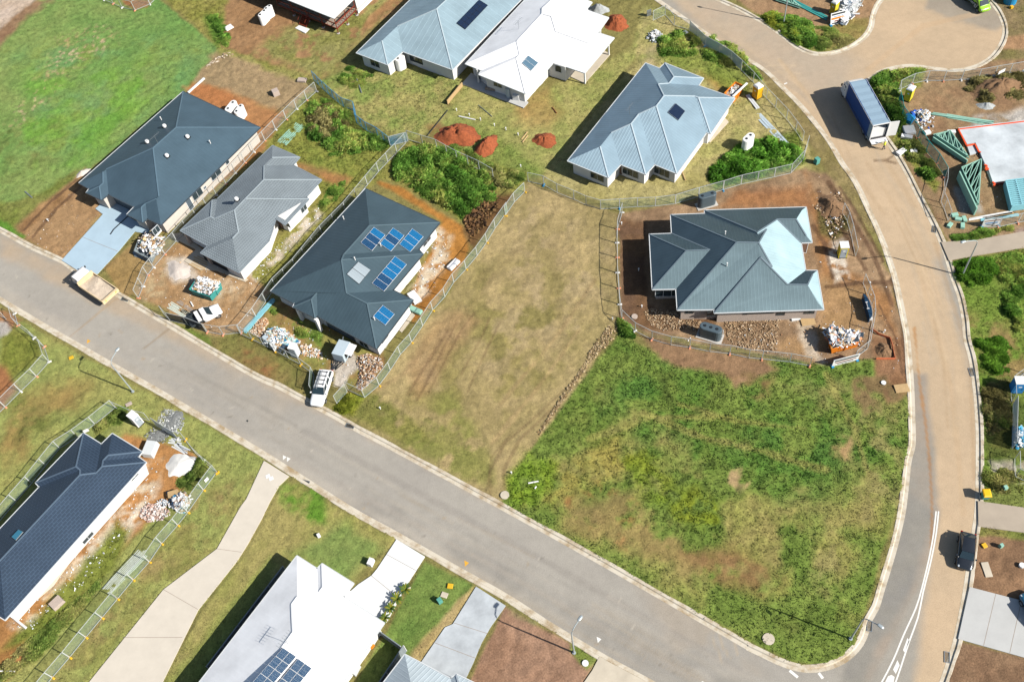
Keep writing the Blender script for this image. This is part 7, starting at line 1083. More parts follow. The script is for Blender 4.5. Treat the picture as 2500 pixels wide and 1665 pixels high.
rubbish('s', (470, 470, 600, 430, 670, 480, 660, 560, 560, 590, 480, 560), 90, .1, .6, white_ * 2 + wst[:4] + ['#cfe0ea'], 39, .6); rubbish('s', (340, 480, 430, 420, 520, 430, 440, 480, 380, 520), 26, .05, .3, ['#2858b8', '#3468c8', '#ffffff'], 40, .5); rubbish('s', (490, 590, 620, 560, 610, 620, 520, 620, 400, 600), 24, .05, .3, ['#2858b8', '#3468c8', '#ffffff'], 41, .4)
rubbish('v', (540, 760, 590, 710, 640, 740, 640, 900, 570, 900, 545, 860), 110, .1, .9, ['#3f9cc4', '#5cb0d4', '#ffffff', '#e8eef0'], 42, .5, 'strapping_heap'); rubbish('c', (1395, 340, 1430, 280, 1480, 260, 1540, 310, 1520, 360, 1450, 375), 70, .05, .5, white_ + ['#b4bcc0'], 43, .4); rubbish('a', (1850, 600, 1990, 470, 2080, 450, 2120, 480, 2000, 540), 50, .0, .1, ['#c8b49c', '#b09878', '#d8c8b4'], 44, .3, 'wood_scraps')
rubbish('i', (1500, 1430, 1560, 1450, 1540, 1500, 1480, 1510), 10, .05, .4, ['#3a3432', '#c8a890', '#1f6a90'], 45, .4)
# ================================================================ concrete slab with orange edging, trusses, timber
slab('house_slab', pts('s', 1165, 785, 2400, 640, 3200, 550, 3200, 1900, 't', 2200, 470, 1870, 500, 1800, 560, 1690, 240, 1640, 180, 's', 1540, 1195, 1470, 1050, 1320, 1075), MT('fresh_concrete'), .32, 'new pale house slab edged with orange strip in the truss yard', 'concrete slab'); mat('orange_edge', '#ff6232', .5, var=.05); mat('mesh_orange', '#f58a5c', .6, var=.2)
def strip3(name, label, cat, t, picks, w, h, z, m):
    P = pts(t, *picks, z=z); b = MB(); [b.bar(P[i], P[i + 1], w, h) for i in range(len(P) - 1)]; return tag(b.build(name, MT(m)), label, cat)
strip3('edge_strip', 'orange plastic edging along the corner of the new slab', 'edging', 's', (2400, 640, 1175, 785, 1320, 1075, 1470, 1050, 1540, 1190, 1580, 1200), .16, .2, .3, 'orange_edge'); strip3('edge_strip', 'short orange plastic edging block midway on the slab side', 'edging', 't', (1640, 170, 1690, 190, 1660, 250, 1720, 240), .22, .2, .34, 'orange_edge'); strip3('edge_strip', 'orange and red edging at the slab end beside the blue frames', 'edging', 't', (1790, 480, 1830, 510, 1810, 550), .22, .2, .34, 'orange_edge'); strip3('edge_strip', 'dull red edging strip leading to the blue frames', 'edging', 't', (1850, 515, 2010, 490), .2, .2, .3, 'red_steel')
slab('step_slab', pts('s', 1320, 1080, 1460, 1055, 1520, 1210, 1380, 1250), MT('fresh_concrete'), .2, 'lower step of pale concrete at the edge of the new slab', 'concrete slab'); slab('path', pts('s', 1560, 1210, 1590, 1200, 't', 1790, 470, 1760, 480), MT('white_concrete'), .1)
mat('pale_timber', '#d8e0d0', .8, var=.15); mat('treated_timber', '#9fd0bc', .8, var=.15, scale=5); mat('treated_dark', '#5fa89a', .8, var=.2, scale=5); mat('blue_timber', '#8fd0dc', .8, var=.15, scale=5)
def truss_stack(label, P, h, n, web, wd, m, seed=1):
    """stack of nail-plate trusses lying flat: chords plus zig-zag webs; P: outline (3 or 4 points, world)"""
    mid = sum(P, Vector()) / len(P); T_ = thing('roof_truss_stack', label, 'roof trusses', (mid.x, mid.y, 0)); rs = random.Random(seed); Q = [Vector((p.x - mid.x, p.y - mid.y, 0)) for p in P]
    for k in range(n):
        z = .08 + h * k / n; b = MB(); off = Vector((rs.uniform(-.12, .12), rs.uniform(-.12, .12), z)); K = [q * rs.uniform(.9, 1) + off for q in Q]; L_ = len(K)
        for i in range(L_): b.bar(K[i], K[(i + 1) % L_], wd, h / n * .95)
        a0, a1 = K[0], K[1]; o0, o1 = (K[2], K[2]) if L_ == 3 else (K[3], K[2]); ap = .5
        for j in range(web):
            u, v = (j + .3) / web, (j + .8) / web
            if L_ == 3: f = lambda s: K[0].lerp(K[2], s / .5) if s < .5 else K[2].lerp(K[1], (s - .5) / .5)
            else: f = lambda s: o0.lerp(o1, s)
            b.bar(a0.lerp(a1, u), f(v), wd * .8, h / n * .8); b.bar(f(v), a0.lerp(a1, min(1, u + .95 / web)), wd * .8, h / n * .8)
        b.build('truss', MT(m), T_)
    return T_
truss_stack('triangular stack of green treated roof trusses nearest the orange edging', pts('s', 720, 930, 1340, 1340, 1000, 850), .75, 6, 6, .1, 'treated_timber', 1); truss_stack('tall wedge of pale green roof trusses beside the gravel', [at('t', 1170, 330), at('t', 1480, 1000), at('t', 1540, 180)], 1.5, 7, 6, .1, 'treated_timber', 2)
b = MB(); b.bar(at('t', 1175, 350, .7), at('t', 1485, 1010, .7), .16, 1.4); tag(b.build('beam', MT('treated_timber')), 'deep pale green beam standing on edge along the tall truss wedge', 'beam'); b = MB(); b.bar(at('s', 715, 950, .35), at('s', 1330, 1365, .35), .16, .65); tag(b.build('beam', MT('treated_timber')), 'green beam on edge along the triangular truss stack', 'beam')
# blue wall frames on the slab
A, B, C, D = at('t', 2020, 470, .9), at('t', 2130, 920, .9), at('t', 2700, 840, .9), at('t', 2560, 400, .9); T_ = thing('frame_stack', 'light blue stack of wall frames beside the new slab', 'timber frames', (*((A + B + C + D) / 4).xy, 0)); mid = Vector(T_.location)
for k in range(5):
    b = MB(); z = .15 + .22 * k; K = [Vector((q.x - mid.x, q.y - mid.y, z)) for q in (A, B, C, D)]
    for i in range(4): b.bar(K[i], K[(i + 1) % 4], .14, .19)
    for j in range(1, 13): b.bar(K[0].lerp(K[1], j / 13), K[3].lerp(K[2], j / 13), .13, .17)
    if k == 4: [b.bar(K[0].lerp(K[3], u), K[1].lerp(K[2], u), .12, .16) for u in (.33, .66)]
    b.build('frame', MT('blue_timber'), T_)
truss_stack('green roof trusses half hidden at the very top edge beside the street lamp', pts('u', 250, 20, 700, 170, 420, -60), .5, 4, 6, .1, 'treated_timber', 3)
def boards(name, label, cat, t, a, b_, n, w, h, m, spread=.9, z=.06, seed=1, layers=1):
    A, B = at(t, *a, z), at(t, *b_, z); mid = (A + B) / 2; T_ = thing(name, label, cat, (mid.x, mid.y, 0)); d = (B - A).normalized(); nr = Vector((-d.y, d.x, 0)); rs = random.Random(seed)
    for l in range(layers):
        for i in range(n):
            o = nr * ((i - (n - 1) / 2) * spread * w) + d * rs.uniform(-.25, .25) - mid + Vector((0, 0, l * h)); tl = nr * rs.uniform(-.4, .4) * w; b = MB(); b.bar(A + o + tl, B + o - tl, w * .85, h * .9); b.build('board', MT(m), T_)
    return T_
boards('timber_pack', 'long green treated timber pack lying across the top of the truss yard', 'timber', 's', (690, 500), (1790, 660), 3, .16, .14, 'treated_timber', 1.1, .1, 1, 2); boards('timber_pack', 'green boards fanned on top of the long timber pack', 'timber', 's', (970, 490), (1700, 620), 6, .14, .12, 'treated_timber', 1.1, .5, 2); boards('timber_pack', 'white wrapped long timber at the front of the truss yard', 'timber', 't', (1380, 1130), (2160, 1000), 3, .16, .16, 'white_panel', .9, .2, 3); boards('timber_pack', 'cream long timber between the white and blue packs', 'timber', 't', (1660, 1110), (2190, 1020), 3, .16, .16, 'timber', .9, .2, 4); boards('timber_pack', 'blue long timber beside the cream pack', 'timber', 't', (1570, 1150), (2250, 1045), 3, .16, .16, 'blue_timber', .9, .2, 5)
boards('timber_pack', 'pair of dark teal steel beams ending at the lemon toilet', 'beams', 'u', (480, -20), (1180, 320), 3, .3, .3, 'skip_teal', 1.0, .2, 6); boards('timber_pack', 'pale boards scattered in the weeds behind the grey tiled house', 'timber', 'b', (320, 1280), (500, 1110), 6, .2, .08, 'treated_timber', 1.6, .1, 7); boards('timber_pack', 'long pale green lengths along the fence of the flat tiled house', 'timber', 'm', (960, 740), (1290, 390), 8, .12, .1, 'pale_timber', 1.55, .12, 8); boards('timber_pack', 'pale blue steel lengths stacked against the side fence of the solar house', 'steel lengths', 'y', (215, 490), (600, 60), 5, .12, .1, 'blue_timber', 1.2, .15, 9, 2)
boards('timber_pack', 'grey weathered planks next to the white ute', 'timber', 'A1', (660, 310), (1010, 540), 3, .16, .08, 'timber_grey', 1.0, .1, 10); boards('timber_pack', 'mixed lengths piled behind the black shade cloth fence', 'timber', 'A1', (480, 390), (1150, 780), 7, .14, .1, 'pale_timber', 1.1, .2, 11); boards('timber_pack', 'loose pale planks lying inside the black shade cloth fence', 'timber', 'A1', (700, 460), (960, 640), 4, .13, .1, 'timber', 1.3, .3, 12)
boards('window_frames', 'upper pale window frames leaning by the gravel patch', 'window frames', 'A2', (1340, 1110), (1670, 1160), 4, .2, .1, 'white_gutter', 1, .15, 13); boards('window_frames', 'lower pale window frames between the grey box and the sand heap', 'window frames', 'A2', (1470, 1240), (1850, 1430), 4, .2, .1, 'white_gutter', 1, .15, 14)
boards('roof_sheets', 'long pale steel roof sheets laid on the grass of the silver house', 'roof sheets', 'A6', (780, 820), (1290, 1400), 3, .36, .06, 'trailer_skin', 1.0, .12, 15); boards('wrapped_bundle', 'crinkled silver wrapped bundle below the golden yellow toilet', 'bundle', 'A6', (610, 510), (790, 740), 2, .3, .3, 'white_gutter', 1, .2, 16); boards('timber_pallet', 'pale timber pallet frame in the shade of the grey tiled house', 'pallet', 'e', (1730, 860), (1850, 920), 6, .22, .1, 'timber', 1.5, .1, 17)
def box(name, label, cat, t, x, y, s, rot, m, z=None, bevel=.02):
    q = at(t, x, y, s[2] / 2); b = MB(); b.box((0, 0, 0), s, None, .97); o = b.build(name, MT(m), bevel=bevel); o.location = (q.x, q.y, s[2] / 2 if z is None else z); o.rotation_euler = (0, 0, rot); return tag(o, label, cat)
box('concrete_block', 'pale cube shaped block on the dirt behind the dark hip house', 'block', 'b', 268, 832, (1.0, .95, .85), .35, 'pale_brick'); box('pallet_stack', 'flat pale crate at the edge of the overgrown yard by the blue netting', 'crate', 'b', 505, 722, (1.4, .8, .35), -.35, 'pale_brick'); box('square_sheet', 'square white panel lying on the weeds at the top', 'panel', 'a', 2055, 250, (1.35, 1.2, .1), .55, 'white_panel')
box('power_pillar', 'white cabinet on the lawn beside the white driveway', 'cabinet', 'n', 1123, 490, (.55, .8, .75), -.5, 'white_panel'); box('service_pillar', 'green service pillar on the lawn near the yellow lid', 'pillar', 'n', 1742, 835, (.5, .5, .7), .5, 'treated_dark'); box('pit_lid', 'grey square pit lid on the lawn beside the green pillar', 'lid', 'n', 1785, 785, (.75, .6, .06), -.5, 'tan_concrete', .09); box('pit_lid', 'yellow lid on the lawn right of the white driveway', 'lid', 'n', 1837, 705, (.6, .55, .12), -.3, 'yellow_plastic', .1)
box('pit_lid', 'yellow lid on the verge above the left street lamp', 'lid', 'i', 640, 270, (.6, .45, .1), .3, 'yellow_plastic', .08); box('pit_lid', 'tan square pit lid beside the curved kerb on the green field', 'lid', 'l', 1255, 545, (1.6, 1.1, .1), -.05, 'timber', .1); box('pit_lid', 'double tan pit lid on the bare soil right of the black car', 'lid', 'p', 2020, 555, (.75, 1.6, .1), -.08, 'tan_concrete', .06)
box('pit_lid', 'orange lid in the soil right of the black car', 'lid', 'p', 2000, 340, (.5, .5, .15), .2, 'yellow_plastic', .08); box('service_pillar', 'small pale green pillar on the soil right of the black car', 'pillar', 'p', 2150, 342, (.35, .35, .6), .2, 'treated_timber'); box('service_pillar', 'small pale green pillar on the grass near the yellow bin', 'pillar', 'v', 447, 1297, (.4, .4, .65), .1, 'treated_timber'); box('plywood_sheet', 'square tan plywood sheet on the mud below the slate roof house', 'plywood', 'h', 412, 1415, (1.7, 1.25, .08), -.05, 'timber', .1)
box('step_block', 'white concrete step at the back door of the slate roof house', 'step', 'q', 1825, 1410, (1.1, .5, .25), 0, 'white_concrete'); box('tile_pallet', 'pallet of grey roof tiles on the dirt by the flat tiled house', 'pallet', 'm', 510, 855, (1.35, 1.1, .5), .75, 'pale_brick'); box('foam_slab', 'white foam slab lying beside the step of the solar house', 'foam slab', 'f', 1515, 1200, (1.1, 2.0, .4), .45, 'white_panel'); box('bulk_roll', 'pale green wrapped roll at the side of the solar house', 'roll', 'f', 1525, 1315, (1.9, .75, .5), -.65, 'treated_timber', bevel=.15)
box('plastic_sheet_bundle', 'white and black plastic bundle against the fence of the bare lot', 'bundle', 'f', 1865, 905, (1.9, .9, .45), .75, 'tarp_white', bevel=.12); box('carton', 'blue topped box leaning on the teal netting', 'box', 's', 290, 590, (1.35, 1.3, .5), .75, 'toilet_blue'); box('carton', 'square white carton below the blue topped box', 'box', 's', 292, 795, (1.5, 1.5, .4), -.1, 'white_panel'); box('foam_block', 'white foam block below the square carton', 'foam block', 's', 248, 915, (1.5, .6, .35), -.5, 'white_panel')
box('foam_block', 'lowest left white foam block on the weeds near the truck door', 'foam block', 's', 150, 1185, (1.4, .75, .3), .45, 'white_panel'); box('foam_block', 'upright white foam block of the pair on the roadside weeds', 'foam block', 's', 420, 1115, (.55, .9, .3), -.35, 'white_panel'); box('foam_block', 'square white foam block touching the upright one on the weeds', 'foam block', 's', 370, 1180, (.9, .65, .3), -.25, 'white_panel'); box('carton', 'small white carton among the litter by the teal netting', 'box', 's', 620, 835, (.8, .65, .35), .1, 'white_panel'); box('carton', 'white carton on the roof trusses nearest the slab', 'box', 's', 1050, 825, (1.1, .5, .3), -.2, 'white_panel')
for i, (x, y, r, lb) in enumerate(((1108, 1068, 0, 'pale timber block nearest the gravel in front of the truss yard'), (1175, 1143, -.4, 'green offcut block left of its neighbour in front of the truss yard'), (1282, 1140, 1.5, 'upright green offcut block beside the white wrapped timber'), (1020, 1250, .7, 'lone green offcut block nearest the road by the truss yard'), (1250, 1260, 1.2, 'cross stacked green offcuts above the white kerb block'))): box('timber_block', lb, 'block', 't', x, y, (.85, .5, .35), r, 'treated_timber')
box('crate', 'grey slatted hot water crate beside the flat tiled house', 'crate', 'A2', 790, 1370, (1.9, 1.35, .9), 1.25, 'white_gutter'); box('service_pillar', 'green and white pillar with a dark shadow on the mud near the fence tip', 'pillar', 'd', 495, 1445, (.6, .6, .9), .4, 'treated_dark'); box('power_pillar', 'dark round topped meter post on the lawn of the white house', 'post', 'n', 655, 250, (.35, .35, .5), .4, 'white_panel'); box('air_conditioner', 'grey air conditioner unit on the side path of the white steel house', 'air conditioner', 'n', 990, 1455, (1.1, .45, .8), 1.0, 'white_gutter'); box('air_conditioner', 'white air conditioner at the end of the patio of the white roof house', 'air conditioner', 'r', 825, 1410, (1.0, .45, .85), -.42, 'white_panel', .55)
box('board', 'plain white board on the weeds at the upper road bend', 'board', 'c', 1735, 308, (.9, .7, .05), .4, 'white_panel', .3); box('bench', 'grey rusted bench on the patio of the white roof house', 'bench', 'r', 490, 1290, (2.3, .5, .45), -.43, 'timber_grey', .35); box('toolbox', 'orange gas bottle cover beside the white steel house', 'box', 'n', 1130, 1240, (.5, .4, .5), .8, 'skip_orange'); box('paver', 'pale paver on the grass above the mesh fence by the white toilet', 'paver', 'i', 1158, 688, (.8, .5, .1), .4, 'pale_brick', .1)
# hot water cylinder, manholes, pipes
q = at('r', 710, 1345, .8); T_ = thing('water_heater', 'grey upright hot water cylinder on the white house patio', 'water heater', (q.x, q.y, .12)); b = MB(); b.cyl((0, 0, .85), .33, 1.6, 16); b.build('tank', MT('trailer_skin'), T_); b = MB(); b.cyl((0, 0, 1.68), .28, .06, 16); b.build('cap', MT('white_panel'), T_)
def disc(label, t, x, y, r, m='white_concrete', h=.1, cat='manhole cover', name='manhole_cover'):
    q = at(t, x, y); b = MB(); b.cyl((0, 0, h / 2), r, h, 20); o = b.build(name, MT(m)); o.location = (q.x, q.y, .03); return tag(o, label, cat)
disc('pale round manhole cover in the rounded corner of the green field', 'p', 60, 1180, .6, 'tan_concrete', .05); disc('white round manhole cover on the grass near the bottom street lamp', 'o', 843, 1398, .33); disc('pale round manhole cover at the tip of the bare brown lot', 'k', 120, 1505, .5, 'tan_concrete'); disc('small pale cover in the mud by the green field edge', 'l', 1092, 497, .28); disc('pinkish round cover in the mud under the left fence of the corner site', 'g', 1285, 1375, .38, 'pale_brick'); disc('white round cap on the bare soil by the black car', 'p', 2330, 525, .28, 'white_panel', .3)
def stub(label, t, x, y, h=.5, r=.07, lean=(0, 0), name='pipe_stub', m='white_paint'):
    q = at(t, x, y); T_ = thing(name, label, 'pipe', (q.x, q.y, 0)); b = MB(); b.tube([(0, 0, 0), (lean[0], lean[1], h)], r, 8); b.build('pipe', MT(m), T_); b = MB(); b.cyl((lean[0], lean[1], h), r * 1.6, .08, 10); b.build('cap', MT(m), T_)
for a in (('white pipe stub in the dark shade left of the slate roof house, lower one', 'g', 1322, 960), ('white pipe stub standing on the mud below the shaded wall', 'g', 1350, 1290), ('white pipe stub on the mud inside the left fence of the corner site', 'g', 1168, 545), ('white pipe stub beside the small pale cover', 'l', 1100, 40), ('white cap pipe near the fence corner above the bare lot', 'g', 263, 30), ('white peg in the bare lot beside the yellow foot', 'j', 1210, 730), ('white peg at the tip of the bare lot near the bright weeds', 'k', 180, 1310), ('white peg on the front soil of the dark hip house', 'e', 435, 515), ('white marker post leaning at the field corner of the bare lot', 'g', 1088, 1400)): stub(*a, h=.4, r=.06)
for a in (('white drain riser first in the row above the red dirt piles', 'b', 1895, 1000), ('white drain riser second in the row above the red dirt piles', 'b', 2010, 1045), ('white drain riser third in the row above the red dirt piles', 'b', 2110, 1085), ('white drain riser fourth in the row above the red dirt piles', 'b', 2235, 1135), ('white drain riser fifth in the row, left of the two pale boards', 'c', 130, 1170), ('white drain riser last in the row beside the two pale boards', 'c', 240, 1220)):
    stub(*a, h=.45, r=.06); q = at(*a[1:]); 
def pole(name, label, cat, t, a, b_, r, m, z=.1):
    b = MB(); b.tube([at(t, *a, z), at(t, *b_, z)], r, 6); return tag(b.build(name, MT(m)), label, cat)
for nm, lb, ct, t, a, b_, r, m in (('pipe', 'white pipe length lying by the drain risers', 'pipe', 'b', (1915, 1045), (2062, 1078), .09, 'white_paint'), ('plank', 'upper pale board of the pair beside the low red dirt pile', 'board', 'c', (268, 1255), (322, 1188), .09, 'timber'), ('plank', 'lower pale board of the pair beside the low red dirt pile', 'board', 'c', (278, 1280), (326, 1218), .09, 'timber'), ('plank', 'thin rusty stake lying on the grass below the white house', 'stake', 'c', (545, 965), (585, 1018), .06, 'red_steel'),
        ('pipe', 'white stick lying in the yellow weeds of the field corner', 'stick', 'k', (330, 1395), (422, 1378), .09, 'white_paint'), ('pipe', 'short white stick in the yellow weeds of the field corner', 'stick', 'k', (388, 1445), (402, 1425), .08, 'white_paint'), ('rod', 'long black steel rod edging the yard beside the largest red pile', 'rod', 'b', (1630, 1220), (1815, 990), .07, 'dark_metal'), ('plank', 'thin grey stake in the overgrown yard below the striped roof house', 'stake', 'b', (995, 705), (1040, 835), .09, 'galvanised'),
        ('rod', 'thin grey rod on the grass above the red piles', 'rod', 'b', (2090, 945), (2215, 1050), .05, 'galvanised'), ('plank', 'short pale post in the front dirt of the grey tiled house', 'board', 'e', (1712, 1240), (1735, 1280), .1, 'white_paint'), ('pole', 'pale prop leaning at the front corner of the silver house', 'prop', 'g', (1708, 60), (1742, 148), .09, 'timber'), ('pole', 'grey marker stick fallen on the lawn at the left', 'stick', 'e', (225, 250), (288, 305), .1, 'galvanised'), ('gutter_length', 'white gutter length lying at the end of the flat tiled house', 'gutter', 'm', (90, 965), (235, 1080), .14, 'white_paint'), ('pipe', 'white pipe on the grass in the lower left corner', 'pipe', 'm', (-20, 1465), (135, 1468), .07, 'white_paint')): pole(nm, lb, ct, t, a, b_, r, m)
b = MB(); b.bar(at('b', 1945, 760, .35), at('b', 1810, 925, .35), .12, .8); tag(b.build('retaining_board', MT('timber')), 'tan timber retaining board between the striped and white houses', 'retaining board'); b = MB(); b.bar(at('a', 1690, 835, .1), at('a', 1835, 705, .1), .3, .2); tag(b.build('retaining_sleeper', MT('white_concrete')), 'white concrete sleeper behind the dark hip house', 'sleeper')
strip3('safety_mesh', 'orange safety mesh strung round the earth mound by the curved road', 'safety mesh', 'A5', (540, 985, 640, 1060, 800, 1115, 830, 1200, 870, 1400, 880, 1420, 600, 1420), .03, .35, .22, 'mesh_orange'); b = MB(); b.prism(pts('b', 445, 260, 480, 235, 575, 268, 535, 305), 0, .12); tag(b.build('landing_slab', MT('white_concrete')), 'white landing slab at the foot of the red stairs', 'slab')
# wheelie bin, sign boards, billboard
def bin_(label, t, x, y, rot, lid, body):
    q = at(t, x, y, .9); T_ = thing('wheelie_bin', label, 'bin', (q.x, q.y, 0), rot); b = MB(); b.loft([[Vector((sx * w, sy * d, z)) for sx, sy in ((-1, -1), (1, -1), (1, 1), (-1, 1))] for w, d, z in ((.27, .3, .1), (.38, .44, 1.05))]); b.build('body', MT(body), T_); l = MB(); l.loft([[Vector((sx * w, sy * d, z)) for sx, sy in ((-1, -1), (1, -1), (1, 1), (-1, 1))] for w, d, z in ((.41, .49, 1.05), (.4, .47, 1.13), (.3, .36, 1.18))]); l.build('lid', MT(lid), T_); h = MB(); h.tube([(-.3, .5, 1.06), (.3, .5, 1.06)], .03, 6); h.build('handle', MT('dark_plastic'), T_)
    for s in (-1, 1): w = MB(); w.cyl((s * .3, .34, .12), .12, .07, 12, axis='X'); w.build('wheel', MT('rubber'), T_)
mat('bin_yellow', '#ffc814', .5, var=.04); bin_('wheelie bin with bright yellow lid beside the brown kerb on the right', 'v', 268, 1352, -.15, 'bin_yellow', 'treated_dark')
b = MB(); b.cyl((*at('x', 1990, -10, .5).xy, .6), .9, 1.2, 18); tag(b.build('blue_drum', MT('blue_plastic')), 'round blue tub cut by the top right edge', 'tub'); box('pit_lid', 'yellow marker box on the grass at the top right', 'marker', 'x', 2010, 205, (.45, .4, .4), .2, 'yellow_plastic')
def signboard(label, t, a, b_, h, tilt, rows, legs=None):
    A, B = at(t, *a), at(t, *b_); mid = (A + B) / 2; d = B - A; L_ = d.length; T_ = thing('sign_board', label, 'sign', (mid.x, mid.y, 0), math.atan2(d.y, d.x)); R = Matrix.Rotation(tilt, 3, 'X'); fr = MB(); fr.box(R @ Vector((0, 0, h / 2)), (L_, .05, h), R); fr.build('board', MT('white_panel'), T_)
    for i, (z, hh, w, m) in enumerate(rows): k = MB(); k.box(R @ Vector((0, -.03, z * h)), (L_ * w, .012, hh * h), R); k.build('print', MT(m), T_)
    for s in (-1, 1): k = MB(); k.box(R @ Vector((s * L_ * .47, .03, h * .5)), (.07, .07, h * 1.03), R); k.build('leg', MT('toilet_blue'), T_); k = MB(); k.box((s * L_ * .47, 0, .08), (.3, .5, .16)); k.build('foot', MT('blue_plastic'), T_)
signboard('printed billboard on blue legs in front of the white tarpaulin', 'u', (1230, 470), (1500, 400), 1.9, -.25, ((.86, .14, .9, 'dark_frame'), (.68, .05, .6, 'toilet_blue'), (.52, .16, .92, 'skip_orange'), (.3, .1, .5, 'red_steel'), (.14, .1, .8, 'dark_frame')))
signboard('red and black banner fixed to the fence in front of the orange skip', 'l', (625, 352), (860, 290), 1.5, .05, ((.8, .2, .9, 'dark_frame'), (.5, .12, .8, 'red_steel'), (.25, .1, .6, 'dark_frame'))); signboard('white banner fixed to the fence in front of the timber packs', 't', (1580, 1285), (1900, 1250), 1.5, .05, ((.75, .1, .9, 'red_steel'), (.45, .14, .7, 'toilet_blue'), (.22, .1, .5, 'dark_frame')))
for lb, t, a, b_ in (('small white sign on the fence facing the turning area', 'd', (2125, 660), (2185, 630)), ('small pale sign on the rear fence of the flat tiled house', 'i', (750, 935), (795, 915)), ('small white sign on the path side fence beside the sand heap', 'i', (1840, 1380), (1870, 1350))):
    A, B = at(t, *a, 1.3), at(t, *b_, 1.3); k = MB(); k.bar(A, B, .03, .55); tag(k.build('fence_sign', MT('white_panel')), lb, 'sign')
k = MB(); k.box((*at('c', 1415, 118, .6).xy, .6), (.75, .08, 1.1), .25); tag(k.build('meter_board', MT('galvanised')), 'grey meter board on a post at the top by the verge', 'meter board')
# ================================================================ the worker behind the truck
def person(label, t, x, y, face):
    q = at(t, x, y); T_ = thing('person', label, 'person', (q.x, q.y, Z0R), face); me = bpy.data.meshes.new('body'); bm = bmesh.new(); J = {}
    def j(n, x, y, z): J[n] = bm.verts.new((x, y, z))
    j('pel', 0, 0, .95); j('wai', 0, 0, 1.12); j('che', .02, 0, 1.36); j('nec', .03, 0, 1.52); j('hea', .05, 0, 1.62); j('top', .05, 0, 1.76)
    for s, k in ((1, 'l'), (-1, 'r')):
        j('hip' + k, 0, s * .1, .9); j('kne' + k, .12 if s > 0 else -.02, s * .11, .5); j('ank' + k, .08 if s > 0 else -.2, s * .11, .09); j('toe' + k, .22 if s > 0 else -.06, s * .12, .04); j('sho' + k, .02, s * .19, 1.44); j('elb' + k, .12, s * .26, 1.17); j('wri' + k, .36, s * .2, 1.12); j('pal' + k, .44, s * .19, 1.12)
        for f in range(4): j('f%d' % f + k, .53 - abs(f - 1.3) * .015, s * (.19 + (f - 1.5) * .022), 1.10)
        j('thu' + k, .46, s * .13, 1.1)
    E_ = [('pel', 'wai'), ('wai', 'che'), ('che', 'nec'), ('nec', 'hea'), ('hea', 'top')]
    for k in 'lr': E_ += [('pel', 'hip' + k), ('hip' + k, 'kne' + k), ('kne' + k, 'ank' + k), ('ank' + k, 'toe' + k), ('che', 'sho' + k), ('sho' + k, 'elb' + k), ('elb' + k, 'wri' + k), ('wri' + k, 'pal' + k), ('pal' + k, 'thu' + k)] + [('pal' + k, 'f%d' % f + k) for f in range(4)]
    for a, b_ in E_: bm.edges.new((J[a], J[b_]))
    rad = dict(pel=.15, wai=.13, che=.16, nec=.06, hea=.09, top=.075, hip=.095, kne=.065, ank=.045, toe=.04, sho=.07, elb=.048, wri=.032, pal=.04, thu=.011); names = list(J); bm.to_mesh(me); bm.free(); o = bpy.data.objects.new('body', me); COL.objects.link(o); o.parent = T_; o.modifiers.new('skin', 'SKIN'); sv = me.skin_vertices[0].data
    for i, n in enumerate(names): r = rad.get(n, rad.get(n[:-1], .009)); sv[i].radius = (r, r)
    sv[0].use_root = True; ss = o.modifiers.new('sub', 'SUBSURF'); ss.levels = 1; ss.render_levels = 2; m = bpy.data.materials.new('figure'); m.use_nodes = True; n_ = m.node_tree.nodes; L = m.node_tree.links; tc = n_.new('ShaderNodeTexCoord'); sp = n_.new('ShaderNodeSeparateXYZ'); L.new(tc.outputs['Object'], sp.inputs[0]); cr = n_.new('ShaderNodeValToRGB'); cr.color_ramp.interpolation = 'CONSTANT'; dv = n_.new('ShaderNodeMath'); dv.operation = 'DIVIDE'; dv.inputs[1].default_value = 2; L.new(sp.outputs[2], dv.inputs[0]); L.new(dv.outputs[0], cr.inputs[0]); e = cr.color_ramp.elements
    e[0].position = 0; e[0].color = (.03, .02, .015, 1); e[1].position = .06; e[1].color = (.02, .025, .05, 1)
    for ps, cl in ((.49, (.55, .62, .02, 1)), (.745, (.4, .22, .15, 1))): k = e.new(ps); k.color = cl
    L.new(cr.outputs[0], n_['Principled BSDF'].inputs['Base Color']); me.materials.append(m)
    v = MB(); v.loft([[Vector((.02 + r * .8 * math.cos(a), r * 1.25 * math.sin(a), z)) for a in np.linspace(0, 2 * math.pi, 15)[:-1]] for r, z in ((.17, .98), (.165, 1.15), (.19, 1.36), (.15, 1.48), (.07, 1.52))], False); mat('hi_vis', '#eef03c', .7, var=.05); v.build('vest', MT('hi_vis'), T_, smooth=True); h = MB(); h.loft([[Vector((.06 + r * math.cos(a), r * .85 * math.sin(a), z)) for a in np.linspace(0, 2 * math.pi, 15)[:-1]] for r, z in ((.19, 1.735), (.13, 1.75), (.125, 1.82), (.08, 1.87), (.01, 1.885))]); h.build('hard_hat', MT('white_panel'), T_, smooth=True)
person('person in a yellow vest and dark trousers standing behind the open truck', 'd', 1092, 1342, 2.6)
